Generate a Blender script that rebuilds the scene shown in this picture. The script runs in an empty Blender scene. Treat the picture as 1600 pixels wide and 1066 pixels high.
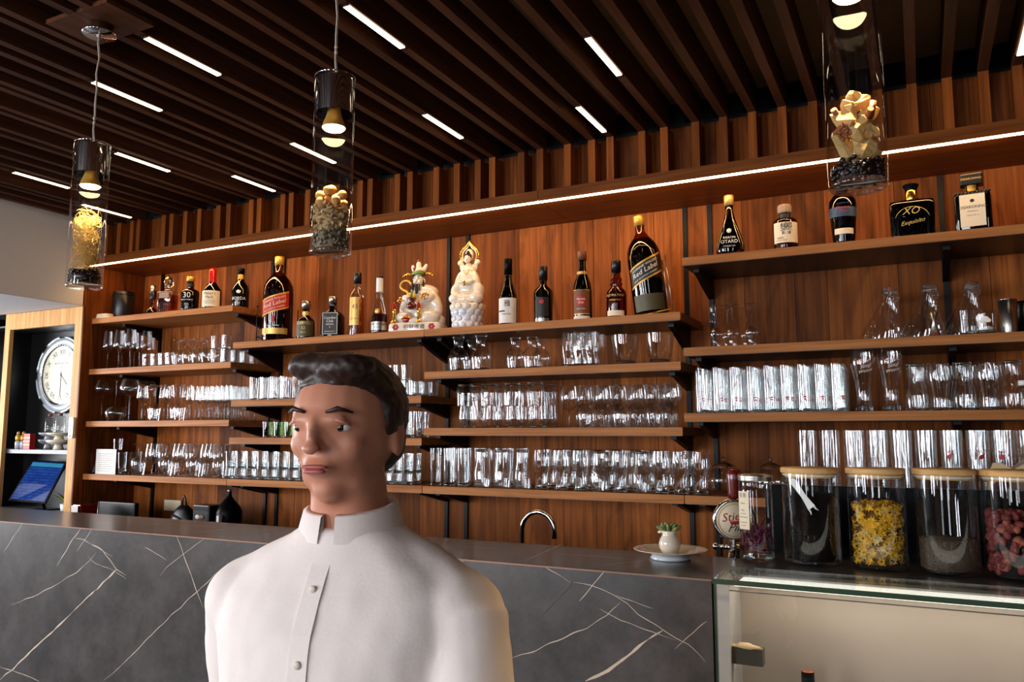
import bpy, bmesh, math, random
from math import sin, cos, pi, radians
from mathutils import Vector, Matrix, noise

random.seed(7)
scene = bpy.context.scene
COL = scene.collection

# ------------------------------------------------------------------ camera
FPX, YAW, PITCH = 1252.5, 0.4708, 0.1138          # focal length in px of the 1600 px frame, turn left, tilt up
CAM = Vector((0.0, 0.0, 1.5))
FW = Vector((-sin(YAW) * cos(PITCH), cos(YAW) * cos(PITCH), sin(PITCH)))
RT = Vector((cos(YAW), sin(YAW), 0))
UP = RT.cross(FW)
cd = bpy.data.cameras.new('camera'); cam = bpy.data.objects.new('camera', cd); COL.objects.link(cam)
cd.sensor_width = 36; cd.lens = FPX * 36 / 1600; cd.clip_start = 0.05; cd.clip_end = 60
m = Matrix.Identity(4)
for i in range(3):
    m[i][0] = RT[i]; m[i][1] = UP[i]; m[i][2] = -FW[i]; m[i][3] = CAM[i]
cam.matrix_world = m
scene.camera = cam

def ray(px, py): return FW + RT * ((px - 800) / FPX) - UP * ((py - 533) / FPX)
def aty(px, py, Y):
    d = ray(px, py); return CAM + d * (Y / d.y)
def atz(px, py, Z):
    d = ray(px, py); return CAM + d * ((Z - 1.5) / d.z)
def xat(px, Y, py=640): return aty(px, py, Y).x
def zat(px, py, Y): return aty(px, py, Y).z

# ------------------------------------------------------------------ view, world, lights
vs = scene.view_settings
vs.view_transform = 'Standard'; vs.look = 'None'; vs.gamma = 1; vs.exposure = 0.0; vs.use_curve_mapping = False
cy = scene.cycles
cy.max_bounces = 14; cy.diffuse_bounces = 3; cy.glossy_bounces = 5; cy.transmission_bounces = 10
cy.transparent_max_bounces = 40; cy.caustics_reflective = False; cy.caustics_refractive = False
cy.sample_clamp_indirect = 4; cy.blur_glossy = 0.0
cy.use_adaptive_sampling = True; cy.adaptive_threshold = 0.03
cy.use_denoising = True

w = bpy.data.worlds.new('world'); scene.world = w; w.use_nodes = True
w.node_tree.nodes['Background'].inputs[0].default_value = (0.75, 0.82, 1.0, 1)
w.node_tree.nodes['Background'].inputs[1].default_value = 0.025

def area(name, loc, target, sx, sy, power, color, spread=180):
    l = bpy.data.lights.new(name, 'AREA'); l.shape = 'RECTANGLE'; l.size = sx; l.size_y = sy
    l.energy = power; l.color = color; l.spread = radians(spread)
    o = bpy.data.objects.new(name, l); COL.objects.link(o)
    o.location = loc; o.rotation_euler = (Vector(target) - Vector(loc)).to_track_quat('-Z', 'Z').to_euler()
    return o
DAY = (0.93, 0.95, 1.0); WARM = (1.0, 0.60, 0.27)
# tall windows of the street front behind the camera and to the left
for x, p in ((-5.2, 85), (-3.9, 70), (-2.45, 52), (-1.0, 30), (1.1, 16)):
    area('window_daylight', (x, -2.35, 1.75), (x * 0.8, 2.0, 1.4), 0.5, 1.6, p, DAY)
area('window_daylight', (-6.3, 1.3, 1.6), (-3.4, 2.6, 1.55), 1.0, 1.5, 120, DAY)
# warm strip along the ledge over the shelves
o = area('ledge_strip_light', (-1.9, 2.868, 2.418), (-1.9, 3.15, 1.9), 4.4, 0.02, 8.0, (1.0, 0.56, 0.22))
o.rotation_euler = (radians(30), 0, 0)

# ------------------------------------------------------------------ materials
def S(r, g, b, a=1):
    f = lambda c: (c / 255 / 12.92) if c <= 10 else (((c / 255) + 0.055) / 1.055) ** 2.4
    return (f(r), f(g), f(b), a)
MATS = {}
def newmat(name):
    mt = bpy.data.materials.new(name); mt.use_nodes = True
    nt = mt.node_tree; nt.nodes.clear()
    out = nt.nodes.new('ShaderNodeOutputMaterial')
    MATS[name] = mt
    return mt, nt, out
def N(nt, t, **kw):
    n = nt.nodes.new(t)
    for k, v in kw.items(): setattr(n, k, v)
    return n
def pbr(name, col, rough=0.5, metal=0.0, noise_amt=0.15, nscale=40, bump=0.0, coat=0.0, emit=None, estr=0, spec=0.5, sss=0):
    mt, nt, out = newmat(name)
    b = N(nt, 'ShaderNodeBsdfPrincipled')
    tc = N(nt, 'ShaderNodeTexCoord'); nz = N(nt, 'ShaderNodeTexNoise'); nz.inputs['Scale'].default_value = nscale
    nz.inputs['Detail'].default_value = 3
    nt.links.new(tc.outputs['Object'], nz.inputs['Vector'])
    mx = N(nt, 'ShaderNodeMix', data_type='RGBA')
    c2 = tuple(max(0, c * (1 - noise_amt)) for c in col[:3]) + (1,)
    c3 = tuple(min(1, c * (1 + noise_amt)) for c in col[:3]) + (1,)
    mx.inputs[6].default_value = c2; mx.inputs[7].default_value = c3
    nt.links.new(nz.outputs['Fac'], mx.inputs[0]); nt.links.new(mx.outputs[2], b.inputs['Base Color'])
    b.inputs['Roughness'].default_value = rough; b.inputs['Metallic'].default_value = metal
    b.inputs['Coat Weight'].default_value = coat; b.inputs['Coat Roughness'].default_value = 0.05
    b.inputs['Specular IOR Level'].default_value = spec
    if sss: b.inputs['Subsurface Weight'].default_value = sss; b.inputs['Subsurface Radius'].default_value = (.01, .004, .002)
    if bump:
        bp = N(nt, 'ShaderNodeBump'); bp.inputs['Strength'].default_value = bump; bp.inputs['Distance'].default_value = 0.002
        nt.links.new(nz.outputs['Fac'], bp.inputs['Height']); nt.links.new(bp.outputs[0], b.inputs['Normal'])
    if emit: b.inputs['Emission Color'].default_value = emit; b.inputs['Emission Strength'].default_value = estr
    nt.links.new(b.outputs[0], out.inputs[0])
    return mt
def wood(name, dark, light, axis, rough=0.45, scale=1.0, knots=True, vary=0.35, spec=0.1):
    """grain runs along axis; every board (object) gets its own offset and tone"""
    mt, nt, out = newmat(name)
    b = N(nt, 'ShaderNodeBsdfPrincipled'); tc = N(nt, 'ShaderNodeTexCoord'); oi = N(nt, 'ShaderNodeObjectInfo')
    add = N(nt, 'ShaderNodeVectorMath', operation='ADD'); sc = N(nt, 'ShaderNodeVectorMath', operation='SCALE')
    comb = N(nt, 'ShaderNodeCombineXYZ')
    for k in range(3): nt.links.new(oi.outputs['Random'], comb.inputs[k])
    sc.inputs['Scale'].default_value = 37.0
    nt.links.new(comb.outputs[0], sc.inputs[0]); nt.links.new(tc.outputs['Object'], add.inputs[0]); nt.links.new(sc.outputs[0], add.inputs[1])
    mp = N(nt, 'ShaderNodeMapping'); s = [60 * scale] * 3; s[axis] = 2.2 * scale
    mp.inputs['Scale'].default_value = s; nt.links.new(add.outputs[0], mp.inputs[0])
    n1 = N(nt, 'ShaderNodeTexNoise'); n1.inputs['Scale'].default_value = 1.0; n1.inputs['Detail'].default_value = 6; n1.inputs['Distortion'].default_value = 0.6
    nt.links.new(mp.outputs[0], n1.inputs['Vector'])
    mp2 = N(nt, 'ShaderNodeMapping'); s2 = [7 * scale] * 3; s2[axis] = 1.8 * scale
    mp2.inputs['Scale'].default_value = s2; nt.links.new(add.outputs[0], mp2.inputs[0])
    n2 = N(nt, 'ShaderNodeTexNoise'); n2.inputs['Scale'].default_value = 1.0; n2.inputs['Detail'].default_value = 3; n2.inputs['Distortion'].default_value = 1.6
    nt.links.new(mp2.outputs[0], n2.inputs['Vector'])
    r1 = N(nt, 'ShaderNodeMapRange'); r1.inputs[1].default_value = 0.25; r1.inputs[2].default_value = 0.75
    nt.links.new(n1.outputs['Fac'], r1.inputs[0])
    mx = N(nt, 'ShaderNodeMix', data_type='RGBA'); mx.inputs[6].default_value = dark; mx.inputs[7].default_value = light
    nt.links.new(r1.outputs[0], mx.inputs[0])
    r2 = N(nt, 'ShaderNodeMapRange'); r2.inputs[1].default_value = 0.28; r2.inputs[2].default_value = 0.5
    r2.inputs[3].default_value = 0.45 if knots else 0.8; r2.inputs[4].default_value = 1.0
    nt.links.new(n2.outputs['Fac'], r2.inputs[0])
    tone = N(nt, 'ShaderNodeMapRange'); tone.inputs[3].default_value = 1 - vary; tone.inputs[4].default_value = 1 + vary * 0.7
    nt.links.new(oi.outputs['Random'], tone.inputs[0])
    mu = N(nt, 'ShaderNodeMath', operation='MULTIPLY'); nt.links.new(r2.outputs[0], mu.inputs[0]); nt.links.new(tone.outputs[0], mu.inputs[1])
    v = N(nt, 'ShaderNodeVectorMath', operation='SCALE'); nt.links.new(mx.outputs[2], v.inputs[0]); nt.links.new(mu.outputs[0], v.inputs['Scale'])
    nt.links.new(v.outputs[0], b.inputs['Base Color'])
    b.inputs['Roughness'].default_value = rough; b.inputs['Specular IOR Level'].default_value = spec
    bp = N(nt, 'ShaderNodeBump'); bp.inputs['Strength'].default_value = 0.12; bp.inputs['Distance'].default_value = 0.001
    nt.links.new(n1.outputs['Fac'], bp.inputs['Height']); nt.links.new(bp.outputs[0], b.inputs['Normal'])
    nt.links.new(b.outputs[0], out.inputs[0])
    return mt
def thin_glass(name, tint=(0.93, 0.95, 0.95, 1), base=0.05, edge=0.85, rough=0.0, wob=0.0, power=3.2):
    """a thin glass wall: see-through, reflecting more and more towards its edges"""
    mt, nt, out = newmat(name)
    tr = N(nt, 'ShaderNodeBsdfTransparent'); tr.inputs[0].default_value = tint
    gl = N(nt, 'ShaderNodeBsdfGlossy'); gl.inputs['Roughness'].default_value = rough; gl.inputs[0].default_value = (1, 1, 1, 1)
    geo = N(nt, 'ShaderNodeNewGeometry'); dot = N(nt, 'ShaderNodeVectorMath', operation='DOT_PRODUCT')
    nt.links.new(geo.outputs['Normal'], dot.inputs[0]); nt.links.new(geo.outputs['Incoming'], dot.inputs[1])
    ab = N(nt, 'ShaderNodeMath', operation='ABSOLUTE'); nt.links.new(dot.outputs['Value'], ab.inputs[0])
    inv = N(nt, 'ShaderNodeMath', operation='SUBTRACT'); inv.inputs[0].default_value = 1; nt.links.new(ab.outputs[0], inv.inputs[1])
    pw = N(nt, 'ShaderNodeMath', operation='POWER'); pw.inputs[1].default_value = power; nt.links.new(inv.outputs[0], pw.inputs[0])
    mr = N(nt, 'ShaderNodeMapRange'); mr.inputs[3].default_value = base; mr.inputs[4].default_value = edge
    nt.links.new(pw.outputs[0], mr.inputs[0])
    mx = N(nt, 'ShaderNodeMixShader'); nt.links.new(mr.outputs[0], mx.inputs[0])
    nt.links.new(tr.outputs[0], mx.inputs[1]); nt.links.new(gl.outputs[0], mx.inputs[2]); nt.links.new(mx.outputs[0], out.inputs[0])
    if wob:
        tc = N(nt, 'ShaderNodeTexCoord'); nz = N(nt, 'ShaderNodeTexNoise'); nz.inputs['Scale'].default_value = 1; mp = N(nt, 'ShaderNodeMapping'); mp.inputs['Scale'].default_value = (150, 150, 9); nt.links.new(tc.outputs['Object'], mp.inputs[0])
        nt.links.new(mp.outputs[0], nz.inputs['Vector'])
        bp = N(nt, 'ShaderNodeBump'); bp.inputs['Strength'].default_value = wob; bp.inputs['Distance'].default_value = 0.004
        nt.links.new(nz.outputs['Fac'], bp.inputs['Height']); nt.links.new(bp.outputs[0], gl.inputs['Normal'])
    return mt
def solid_glass(name, col=(0.9, 0.93, 0.93, 1), ior=1.45, rough=0.0):
    mt, nt, out = newmat(name)
    g = N(nt, 'ShaderNodeBsdfGlass'); g.inputs[0].default_value = col; g.inputs['IOR'].default_value = ior; g.inputs['Roughness'].default_value = rough
    nt.links.new(g.outputs[0], out.inputs[0]); return mt
def translucent(name, col, mixf=0.5, rough=0.4, nscale=80):
    mt, nt, out = newmat(name)
    d = N(nt, 'ShaderNodeBsdfDiffuse'); t = N(nt, 'ShaderNodeBsdfTranslucent'); mx = N(nt, 'ShaderNodeMixShader'); mx.inputs[0].default_value = mixf
    tc = N(nt, 'ShaderNodeTexCoord'); nz = N(nt, 'ShaderNodeTexNoise'); nz.inputs['Scale'].default_value = nscale; nt.links.new(tc.outputs['Object'], nz.inputs['Vector'])
    cm = N(nt, 'ShaderNodeMix', data_type='RGBA'); cm.inputs[6].default_value = tuple(c * 0.75 for c in col[:3]) + (1,); cm.inputs[7].default_value = tuple(min(1, c * 1.15) for c in col[:3]) + (1,)
    nt.links.new(nz.outputs['Fac'], cm.inputs[0]); nt.links.new(cm.outputs[2], d.inputs[0]); nt.links.new(cm.outputs[2], t.inputs[0])
    bp = N(nt, 'ShaderNodeBump'); bp.inputs['Strength'].default_value = 0.8; bp.inputs['Distance'].default_value = 0.002; nt.links.new(nz.outputs['Fac'], bp.inputs['Height']); nt.links.new(bp.outputs[0], d.inputs['Normal'])
    nt.links.new(d.outputs[0], mx.inputs[1]); nt.links.new(t.outputs[0], mx.inputs[2]); nt.links.new(mx.outputs[0], out.inputs[0]); return mt
def emis(name, col, strength):
    mt, nt, out = newmat(name)
    e = N(nt, 'ShaderNodeEmission'); e.inputs[0].default_value = col; e.inputs[1].default_value = strength
    nt.links.new(e.outputs[0], out.inputs[0]); return mt

wood('wall_walnut', S(108, 56, 22), S(168, 96, 42), 2, rough=0.55, vary=0.5)
wood('shelf_walnut', S(150, 90, 46), S(192, 128, 74), 0, rough=0.45, knots=False, vary=0.12)
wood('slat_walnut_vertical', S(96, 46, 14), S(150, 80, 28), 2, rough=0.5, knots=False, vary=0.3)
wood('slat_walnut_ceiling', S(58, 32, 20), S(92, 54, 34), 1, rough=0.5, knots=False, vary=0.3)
wood('ledge_walnut', S(88, 44, 14), S(134, 74, 30), 0, rough=0.45, knots=False, vary=0.08)
wood('oak_frame', S(176, 122, 68), S(224, 172, 110), 2, rough=0.45, knots=False, vary=0.1)
wood('panel_walnut', S(84, 40, 14), S(138, 74, 28), 2, rough=0.42, vary=0.2)
wood('bamboo', S(196, 148, 92), S(226, 184, 126), 0, rough=0.45, knots=False, vary=0.1)
pbr('ceiling_board', S(120, 96, 66), 0.7)
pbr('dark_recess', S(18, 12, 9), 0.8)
pbr('black_metal', S(14, 13, 13), 0.45, 0.6)
pbr('black_plastic', S(12, 12, 13), 0.35)
pbr('black_gloss', S(8, 8, 9), 0.35, spec=0.08)
pbr('chrome', S(225, 225, 228), 0.08, 1.0, 0.02)
pbr('steel', S(190, 186, 180), 0.3, 1.0, 0.05)
pbr('white_paint', S(226, 220, 212), 0.8, nscale=60, noise_amt=0.03)
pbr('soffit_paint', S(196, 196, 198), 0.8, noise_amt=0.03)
pbr('floor_tile', S(46, 40, 36), 0.5)
pbr('cream_plastic', S(214, 204, 190), 0.4)
pbr('white_plastic', S(232, 230, 226), 0.35)
pbr('maroon_paint', S(70, 42, 40), 0.6)
pbr('porcelain', S(238, 226, 208), 0.12, coat=0.6, noise_amt=0.04)
pbr('porcelain_blue', S(214, 220, 230), 0.15, coat=0.5, noise_amt=0.04)
pbr('porcelain_cream', S(226, 212, 186), 0.2, coat=0.5, noise_amt=0.04)
pbr('gold', S(235, 180, 80), 0.18, 1.0, 0.15, 90)
pbr('gold_paint', S(214, 164, 70), 0.35, 0.4)
pbr('red_gloss', S(168, 18, 20), 0.15, coat=0.6)
pbr('red_print', S(178, 30, 34), 0.5)
pbr('dark_red', S(96, 14, 14), 0.25, coat=0.5)
pbr('green_glaze', S(98, 130, 50), 0.25, coat=0.4)
pbr('yellow_glaze', S(232, 186, 40), 0.25, coat=0.4)
pbr('black_ink', S(20, 16, 16), 0.6)
pbr('white_ink', S(238, 232, 222), 0.6)
pbr('cream_paper', S(232, 216, 186), 0.7, noise_amt=0.04)
pbr('white_paper', S(226, 222, 216), 0.7, noise_amt=0.04)
pbr('blue_paper', S(40, 66, 96), 0.5)
pbr('black_paper', S(22, 17, 15), 0.5)
pbr('red_paper', S(190, 30, 24), 0.45)
pbr('gold_paper', S(226, 186, 106), 0.35, 0.5)
pbr('brown_paper', S(120, 66, 34), 0.5)
pbr('olive_paper', S(78, 72, 44), 0.5)
pbr('black_beans', S(30, 18, 14), 0.3, noise_amt=0.4)
pbr('dark_tea', S(20, 14, 12), 0.9, spec=0.1, noise_amt=0.5, nscale=200)
pbr('straw', S(226, 192, 120), 0.6)
pbr('root_slices', S(214, 182, 130), 0.7, noise_amt=0.25, nscale=90, bump=0.5)
pbr('nut_shell', S(206, 158, 98), 0.65, noise_amt=0.15, nscale=120, bump=0.6)
pbr('grey_chips', S(128, 116, 92), 0.7, noise_amt=0.45, nscale=150)
pbr('sugar_crystal', S(238, 214, 168), 0.35, noise_amt=0.1, nscale=180, bump=1.0)
pbr('cinnamon', S(142, 76, 34), 0.6)
pbr('chrysanthemum', S(226, 168, 22), 0.7, noise_amt=0.35, nscale=90)
pbr('pale_petals', S(222, 196, 130), 0.7, noise_amt=0.2)
pbr('brown_seed', S(104, 66, 32), 0.8, noise_amt=0.3)
pbr('rose_bud', S(112, 40, 38), 0.7, noise_amt=0.45, nscale=60)
pbr('rose_pale', S(146, 76, 56), 0.7, noise_amt=0.3)
pbr('grain', S(74, 62, 46), 0.7, noise_amt=0.5, nscale=250)
pbr('purple_leaf', S(96, 22, 54), 0.5)
pbr('leaf_green', S(110, 138, 84), 0.45, noise_amt=0.2)
pbr('leaf_pale', S(150, 152, 96), 0.5)
pbr('leaf_bright', S(160, 190, 70), 0.4)
pbr('skin', S(196, 132, 104), 0.45, noise_amt=0.06, sss=0.15)
pbr('hair', S(44, 26, 18), 0.5, noise_amt=0.4, nscale=120)
pbr('white_shirt', S(240, 228, 222), 0.8, noise_amt=0.03, nscale=200, bump=0.15)
pbr('dark_trousers', S(28, 28, 34), 0.8)
pbr('lip', S(168, 88, 80), 0.4)
pbr('eye_white', S(232, 228, 222), 0.2)
pbr('eye_dark', S(28, 18, 14), 0.1)
pbr('beige_back', S(196, 178, 160), 0.35, noise_amt=0.03, nscale=6)
pbr('frost_panel', S(205, 200, 196), 0.3)
pbr('olive_metal', S(92, 88, 78), 0.4, 0.7)
pbr('pale_wood', S(224, 196, 150), 0.5, noise_amt=0.06)
pbr('edge_tan', S(150, 112, 88), 0.5)
pbr('taupe', S(142, 120, 102), 0.6)
pbr('copper_cap', S(214, 128, 88), 0.25, 0.8)
pbr('clock_rim', S(200, 206, 212), 0.22, 0.55, 0.05)
pbr('clock_face', S(236, 230, 206), 0.4, noise_amt=0.02)
pbr('grey_shelf', S(70, 72, 76), 0.4)
pbr('cork', S(150, 84, 54), 0.8)
pbr('brown_leather', S(120, 74, 46), 0.6)
pbr('cord', S(178, 160, 140), 0.5)
thin_glass('glass', tint=(0.96, 0.97, 0.97, 1), base=0.08, edge=0.85, power=2.6)
thin_glass('glass_wavy', tint=(0.95, 0.965, 0.965, 1), base=0.09, edge=0.9, wob=0.13, power=2.8)
thin_glass('glass_jar', tint=(0.93, 0.95, 0.96, 1), base=0.04, edge=0.8)
thin_glass('glass_pendant', tint=(0.93, 0.93, 0.93, 1), base=0.06, edge=0.75)
thin_glass('glass_green', tint=(0.62, 0.75, 0.5, 1), base=0.06, edge=0.6)
thin_glass('glass_bottle', tint=(0.86, 0.86, 0.84, 1), base=0.05, edge=0.7)
thin_glass('glass_amber', tint=(0.5, 0.2, 0.07, 1), base=0.05, edge=0.55)
thin_glass('glass_brown', tint=(0.13, 0.045, 0.02, 1), base=0.05, edge=0.5)
thin_glass('glass_dark', tint=(0.03, 0.03, 0.025, 1), base=0.05, edge=0.5)
thin_glass('glass_olive', tint=(0.08, 0.1, 0.03, 1), base=0.05, edge=0.5)
thin_glass('glass_pane', tint=(0.97, 0.98, 0.97, 1), base=0.04, edge=0.7)
thin_glass('glass_top', tint=(0.95, 0.97, 0.95, 1), base=0.04, edge=0.8, power=5)
thin_glass('liquid_amber', tint=(0.62, 0.2, 0.04, 1), base=0.02, edge=0.2)
thin_glass('liquid_red', tint=(0.36, 0.06, 0.02, 1), base=0.02, edge=0.2)
thin_glass('liquid_dark', tint=(0.10, 0.02, 0.01, 1), base=0.02, edge=0.2)
thin_glass('liquid_yellow', tint=(0.9, 0.56, 0.14, 1), base=0.02, edge=0.2)
solid_glass('glass_solid')
translucent('sugar_crystal', S(246, 214, 150), 0.55, nscale=160)
translucent('straw', S(240, 208, 130), 0.5)
translucent('nut_shell', S(224, 176, 110), 0.25, nscale=120)
translucent('root_slices', S(228, 200, 150), 0.45, nscale=120)
pbr('glass_edge', S(52, 74, 62), 0.15, coat=0.5)
emis('led_warm', (1.0, 0.78, 0.52, 1), 9.0)
emis('led_ledge', (1.0, 0.70, 0.38, 1), 15.0)
emis('led_case', (1.0, 0.92, 0.80, 1), 30)
emis('tray_glow', (1.0, 0.94, 0.84, 1), 2.2)  # emission standing in for light falling on a white tray
emis('bulb_glow', (1.0, 0.72, 0.38, 1), 28.0)
M = MATS

# ------------------------------------------------------------------ mesh helpers
class MB:
    def __init__(s): s.v = []; s.f = []; s.mi = []; s.sm = []; s.cur = 0
    def quadface(s, idx, smooth=False): s.f.append(tuple(idx)); s.mi.append(s.cur); s.sm.append(smooth)
    def add(s, verts, faces, smooth=False, mat=None):
        b = len(s.v); s.v += [tuple(p) for p in verts]
        for f in faces: s.f.append(tuple(b + i for i in f)); s.mi.append(s.cur if mat is None else mat); s.sm.append(smooth)
        return s
    def box(s, a, b, rot=None, org=None):
        (x0, y0, z0), (x1, y1, z1) = a, b
        v = [Vector(p) for p in ((x0, y0, z0), (x1, y0, z0), (x1, y1, z0), (x0, y1, z0), (x0, y0, z1), (x1, y0, z1), (x1, y1, z1), (x0, y1, z1))]
        if rot is not None:
            o = Vector(org) if org is not None else Vector((0, 0, 0)); v = [rot @ (p - o) + o for p in v]
        return s.add(v, [(0, 3, 2, 1), (4, 5, 6, 7), (0, 1, 5, 4), (1, 2, 6, 5), (2, 3, 7, 6), (3, 0, 4, 7)])
    def lathe(s, prof, seg=24, cx=0, cy=0, cz=0, rib=None, sx=1, sy=1, caps=(False, False), smooth=True, mats=None):
        v = []; f = []
        mm = []
        for k, (r, z) in enumerate(prof):
            for i in range(seg):
                a = 2 * pi * i / seg; rr = r * (1 + (rib[0] * cos(rib[1] * a) if rib else 0))
                v.append((cx + rr * cos(a) * sx, cy + rr * sin(a) * sy, cz + z))
        for k in range(len(prof) - 1):
            for i in range(seg):
                j = (i + 1) % seg
                f.append((k * seg + i, k * seg + j, (k + 1) * seg + j, (k + 1) * seg + i)); mm.append(mats[k] if mats else s.cur)
        b = len(s.v); s.v += v
        for q, mi in zip(f, mm): s.f.append(tuple(b + t for t in q)); s.mi.append(mi); s.sm.append(smooth)
        if caps[0]: s.f.append(tuple(b + i for i in reversed(range(seg)))); s.mi.append(s.cur); s.sm.append(False)
        if caps[1]: n = (len(prof) - 1) * seg; s.f.append(tuple(b + n + i for i in range(seg))); s.mi.append(s.cur); s.sm.append(False)
        return s
    def superlathe(s, prof, hw, hd, seg=28, n=4.0, cz=0, smooth=True, caps=(True, True)):
        """rounded-rectangle sections: prof = [(scale, z)]; hw, hd half width and depth"""
        v = []; f = []
        for (k, z) in prof:
            for i in range(seg):
                a = 2 * pi * i / seg; c, q = cos(a), sin(a)
                v.append((hw * k * math.copysign(abs(c) ** (2 / n), c), hd * k * math.copysign(abs(q) ** (2 / n), q), cz + z))
        for k in range(len(prof) - 1):
            for i in range(seg):
                j = (i + 1) % seg; f.append((k * seg + i, k * seg + j, (k + 1) * seg + j, (k + 1) * seg + i))
        s.add(v, f, smooth)
        b = len(s.v) - len(v)
        if caps[0]: s.f.append(tuple(b + i for i in reversed(range(seg)))); s.mi.append(s.cur); s.sm.append(False)
        if caps[1]: q = (len(prof) - 1) * seg; s.f.append(tuple(b + q + i for i in range(seg))); s.mi.append(s.cur); s.sm.append(False)
        return s
    def tube(s, pts, r, seg=8, caps=True, smooth=True):
        pts = [Vector(p) for p in pts]; n = len(pts)
        rs = r if isinstance(r, (list, tuple)) else [r] * n
        v = []; f = []; prev = None
        for i, p in enumerate(pts):
            t = (pts[min(i + 1, n - 1)] - pts[max(i - 1, 0)])
            if t.length < 1e-9: t = Vector((0, 0, 1))
            t.normalize()
            if prev is None:
                a = Vector((0, 0, 1)) if abs(t.z) < 0.9 else Vector((1, 0, 0)); u = t.cross(a).normalized()
            else:
                u = (prev - t * prev.dot(t)); u = u.normalized() if u.length > 1e-6 else t.orthogonal().normalized()
            prev = u; q = t.cross(u)
            for k in range(seg):
                a = 2 * pi * k / seg; v.append(p + (u * cos(a) + q * sin(a)) * rs[i])
        for i in range(n - 1):
            for k in range(seg):
                j = (k + 1) % seg; f.append((i * seg + k, i * seg + j, (i + 1) * seg + j, (i + 1) * seg + k))
        s.add(v, f, smooth); b = len(s.v) - len(v)
        if caps:
            s.f.append(tuple(b + k for k in reversed(range(seg)))); s.mi.append(s.cur); s.sm.append(False)
            s.f.append(tuple(b + (n - 1) * seg + k for k in range(seg))); s.mi.append(s.cur); s.sm.append(False)
        return s
    def ball(s, c, r, seg=12, rings=8, rot=None, jit=0):
        rx, ry, rz = r if isinstance(r, (tuple, list)) else (r, r, r)
        v = []; f = []; c = Vector(c)
        for k in range(rings + 1):
            th = pi * k / rings
            for i in range(seg):
                a = 2 * pi * i / seg
                p = Vector((rx * sin(th) * cos(a), ry * sin(th) * sin(a), rz * cos(th)))
                if jit: p *= 1 + jit * noise.noise((p + c) * 60)
                if rot is not None: p = rot @ p
                v.append(c + p)
        for k in range(rings):
            for i in range(seg):
                j = (i + 1) % seg; f.append((k * seg + i, (k + 1) * seg + i, (k + 1) * seg + j, k * seg + j))
        return s.add(v, f, True)
    def prism(s, poly, y0, y1, plane='xz'):
        """extrude a polygon; plane xz -> along y, yz -> along x, xy -> along z"""
        def P(a, b, h): return (a, h, b) if plane == 'xz' else ((h, a, b) if plane == 'yz' else (a, b, h))
        n = len(poly); v = [P(a, b, y0) for a, b in poly] + [P(a, b, y1) for a, b in poly]
        f = [tuple(range(n)), tuple(reversed(range(n, 2 * n)))] + [(i, n + i, n + (i + 1) % n, (i + 1) % n) for i in range(n)]
        return s.add(v, f)
    def build(s, name, mat, parent=None, kind=None, loc=None, mods=None, fixn=False):
        me = bpy.data.meshes.new(name)
        me.from_pydata([tuple(p) for p in s.v], [], s.f)
        mats = mat if isinstance(mat, (list, tuple)) else [mat]
        for x in mats: me.materials.append(M[x] if isinstance(x, str) else x)
        me.polygons.foreach_set('material_index', s.mi); me.polygons.foreach_set('use_smooth', s.sm)
        if fixn:
            bm = bmesh.new(); bm.from_mesh(me); bmesh.ops.recalc_face_normals(bm, faces=bm.faces); bm.to_mesh(me); bm.free()
        me.update()
        o = bpy.data.objects.new(name, me); COL.objects.link(o)
        if parent is not None: o.parent = parent
        if kind: o['kind'] = kind
        if loc is not None: o.location = loc
        return o
def tag(o, label, cat, group=None):
    o['label'] = label; o['category'] = cat
    if group: o['group'] = group
    return o
def thing(name, label, cat, loc=(0, 0, 0), rz=0, group=None):
    o = bpy.data.objects.new(name, None); COL.objects.link(o); o.empty_display_size = 0.05
    o.location = loc; o.rotation_euler = (0, 0, rz)
    return tag(o, label, cat, group)
def kids(o): return [c for c in KIDS.get(o.name, [])]
KIDS = {}
def copy_thing(src, loc, rot, label, group=None):
    c = src.copy(); COL.objects.link(c); c.location = loc; c.rotation_euler = rot; c['label'] = label
    if group: c['group'] = group
    for ch in src.children:
        d = ch.copy(); COL.objects.link(d); d.parent = c
        for g in ch.children:
            e = g.copy(); COL.objects.link(e); e.parent = d
    return c
def text2d(txt, size, align='CENTER', shear=0, spacing=1.0):
    cu = bpy.data.curves.new('lettering', 'FONT'); cu.body = txt; cu.size = size; cu.align_x = align; cu.align_y = 'CENTER'
    cu.resolution_u = 2; cu.fill_mode = 'FRONT'; cu.shear = shear; cu.space_character = spacing
    o = bpy.data.objects.new('lettering', cu); me = bpy.data.meshes.new_from_object(o)
    v = [(p.co.x, p.co.y) for p in me.vertices]; f = [tuple(p.vertices) for p in me.polygons]
    bpy.data.objects.remove(o); bpy.data.curves.remove(cu); bpy.data.meshes.remove(me)
    return v, f
def text_flat(mb, txt, size, org, ux, uz, **kw):
    v, f = text2d(txt, size, **kw); ux = Vector(ux).normalized(); uz = Vector(uz).normalized(); org = Vector(org)
    mb.add([org + ux * a + uz * b for a, b in v], f); return mb
def text_wrap(mb, txt, size, r, z, a0=-pi / 2, slope=0.0, **kw):
    """lettering on a cylinder of radius r round the z axis, centred at angle a0"""
    v, f = text2d(txt, size, **kw)
    mb.add([(r * cos(a0 + a / r), r * sin(a0 + a / r), z + b + slope * a) for a, b in v], f); return mb
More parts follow.
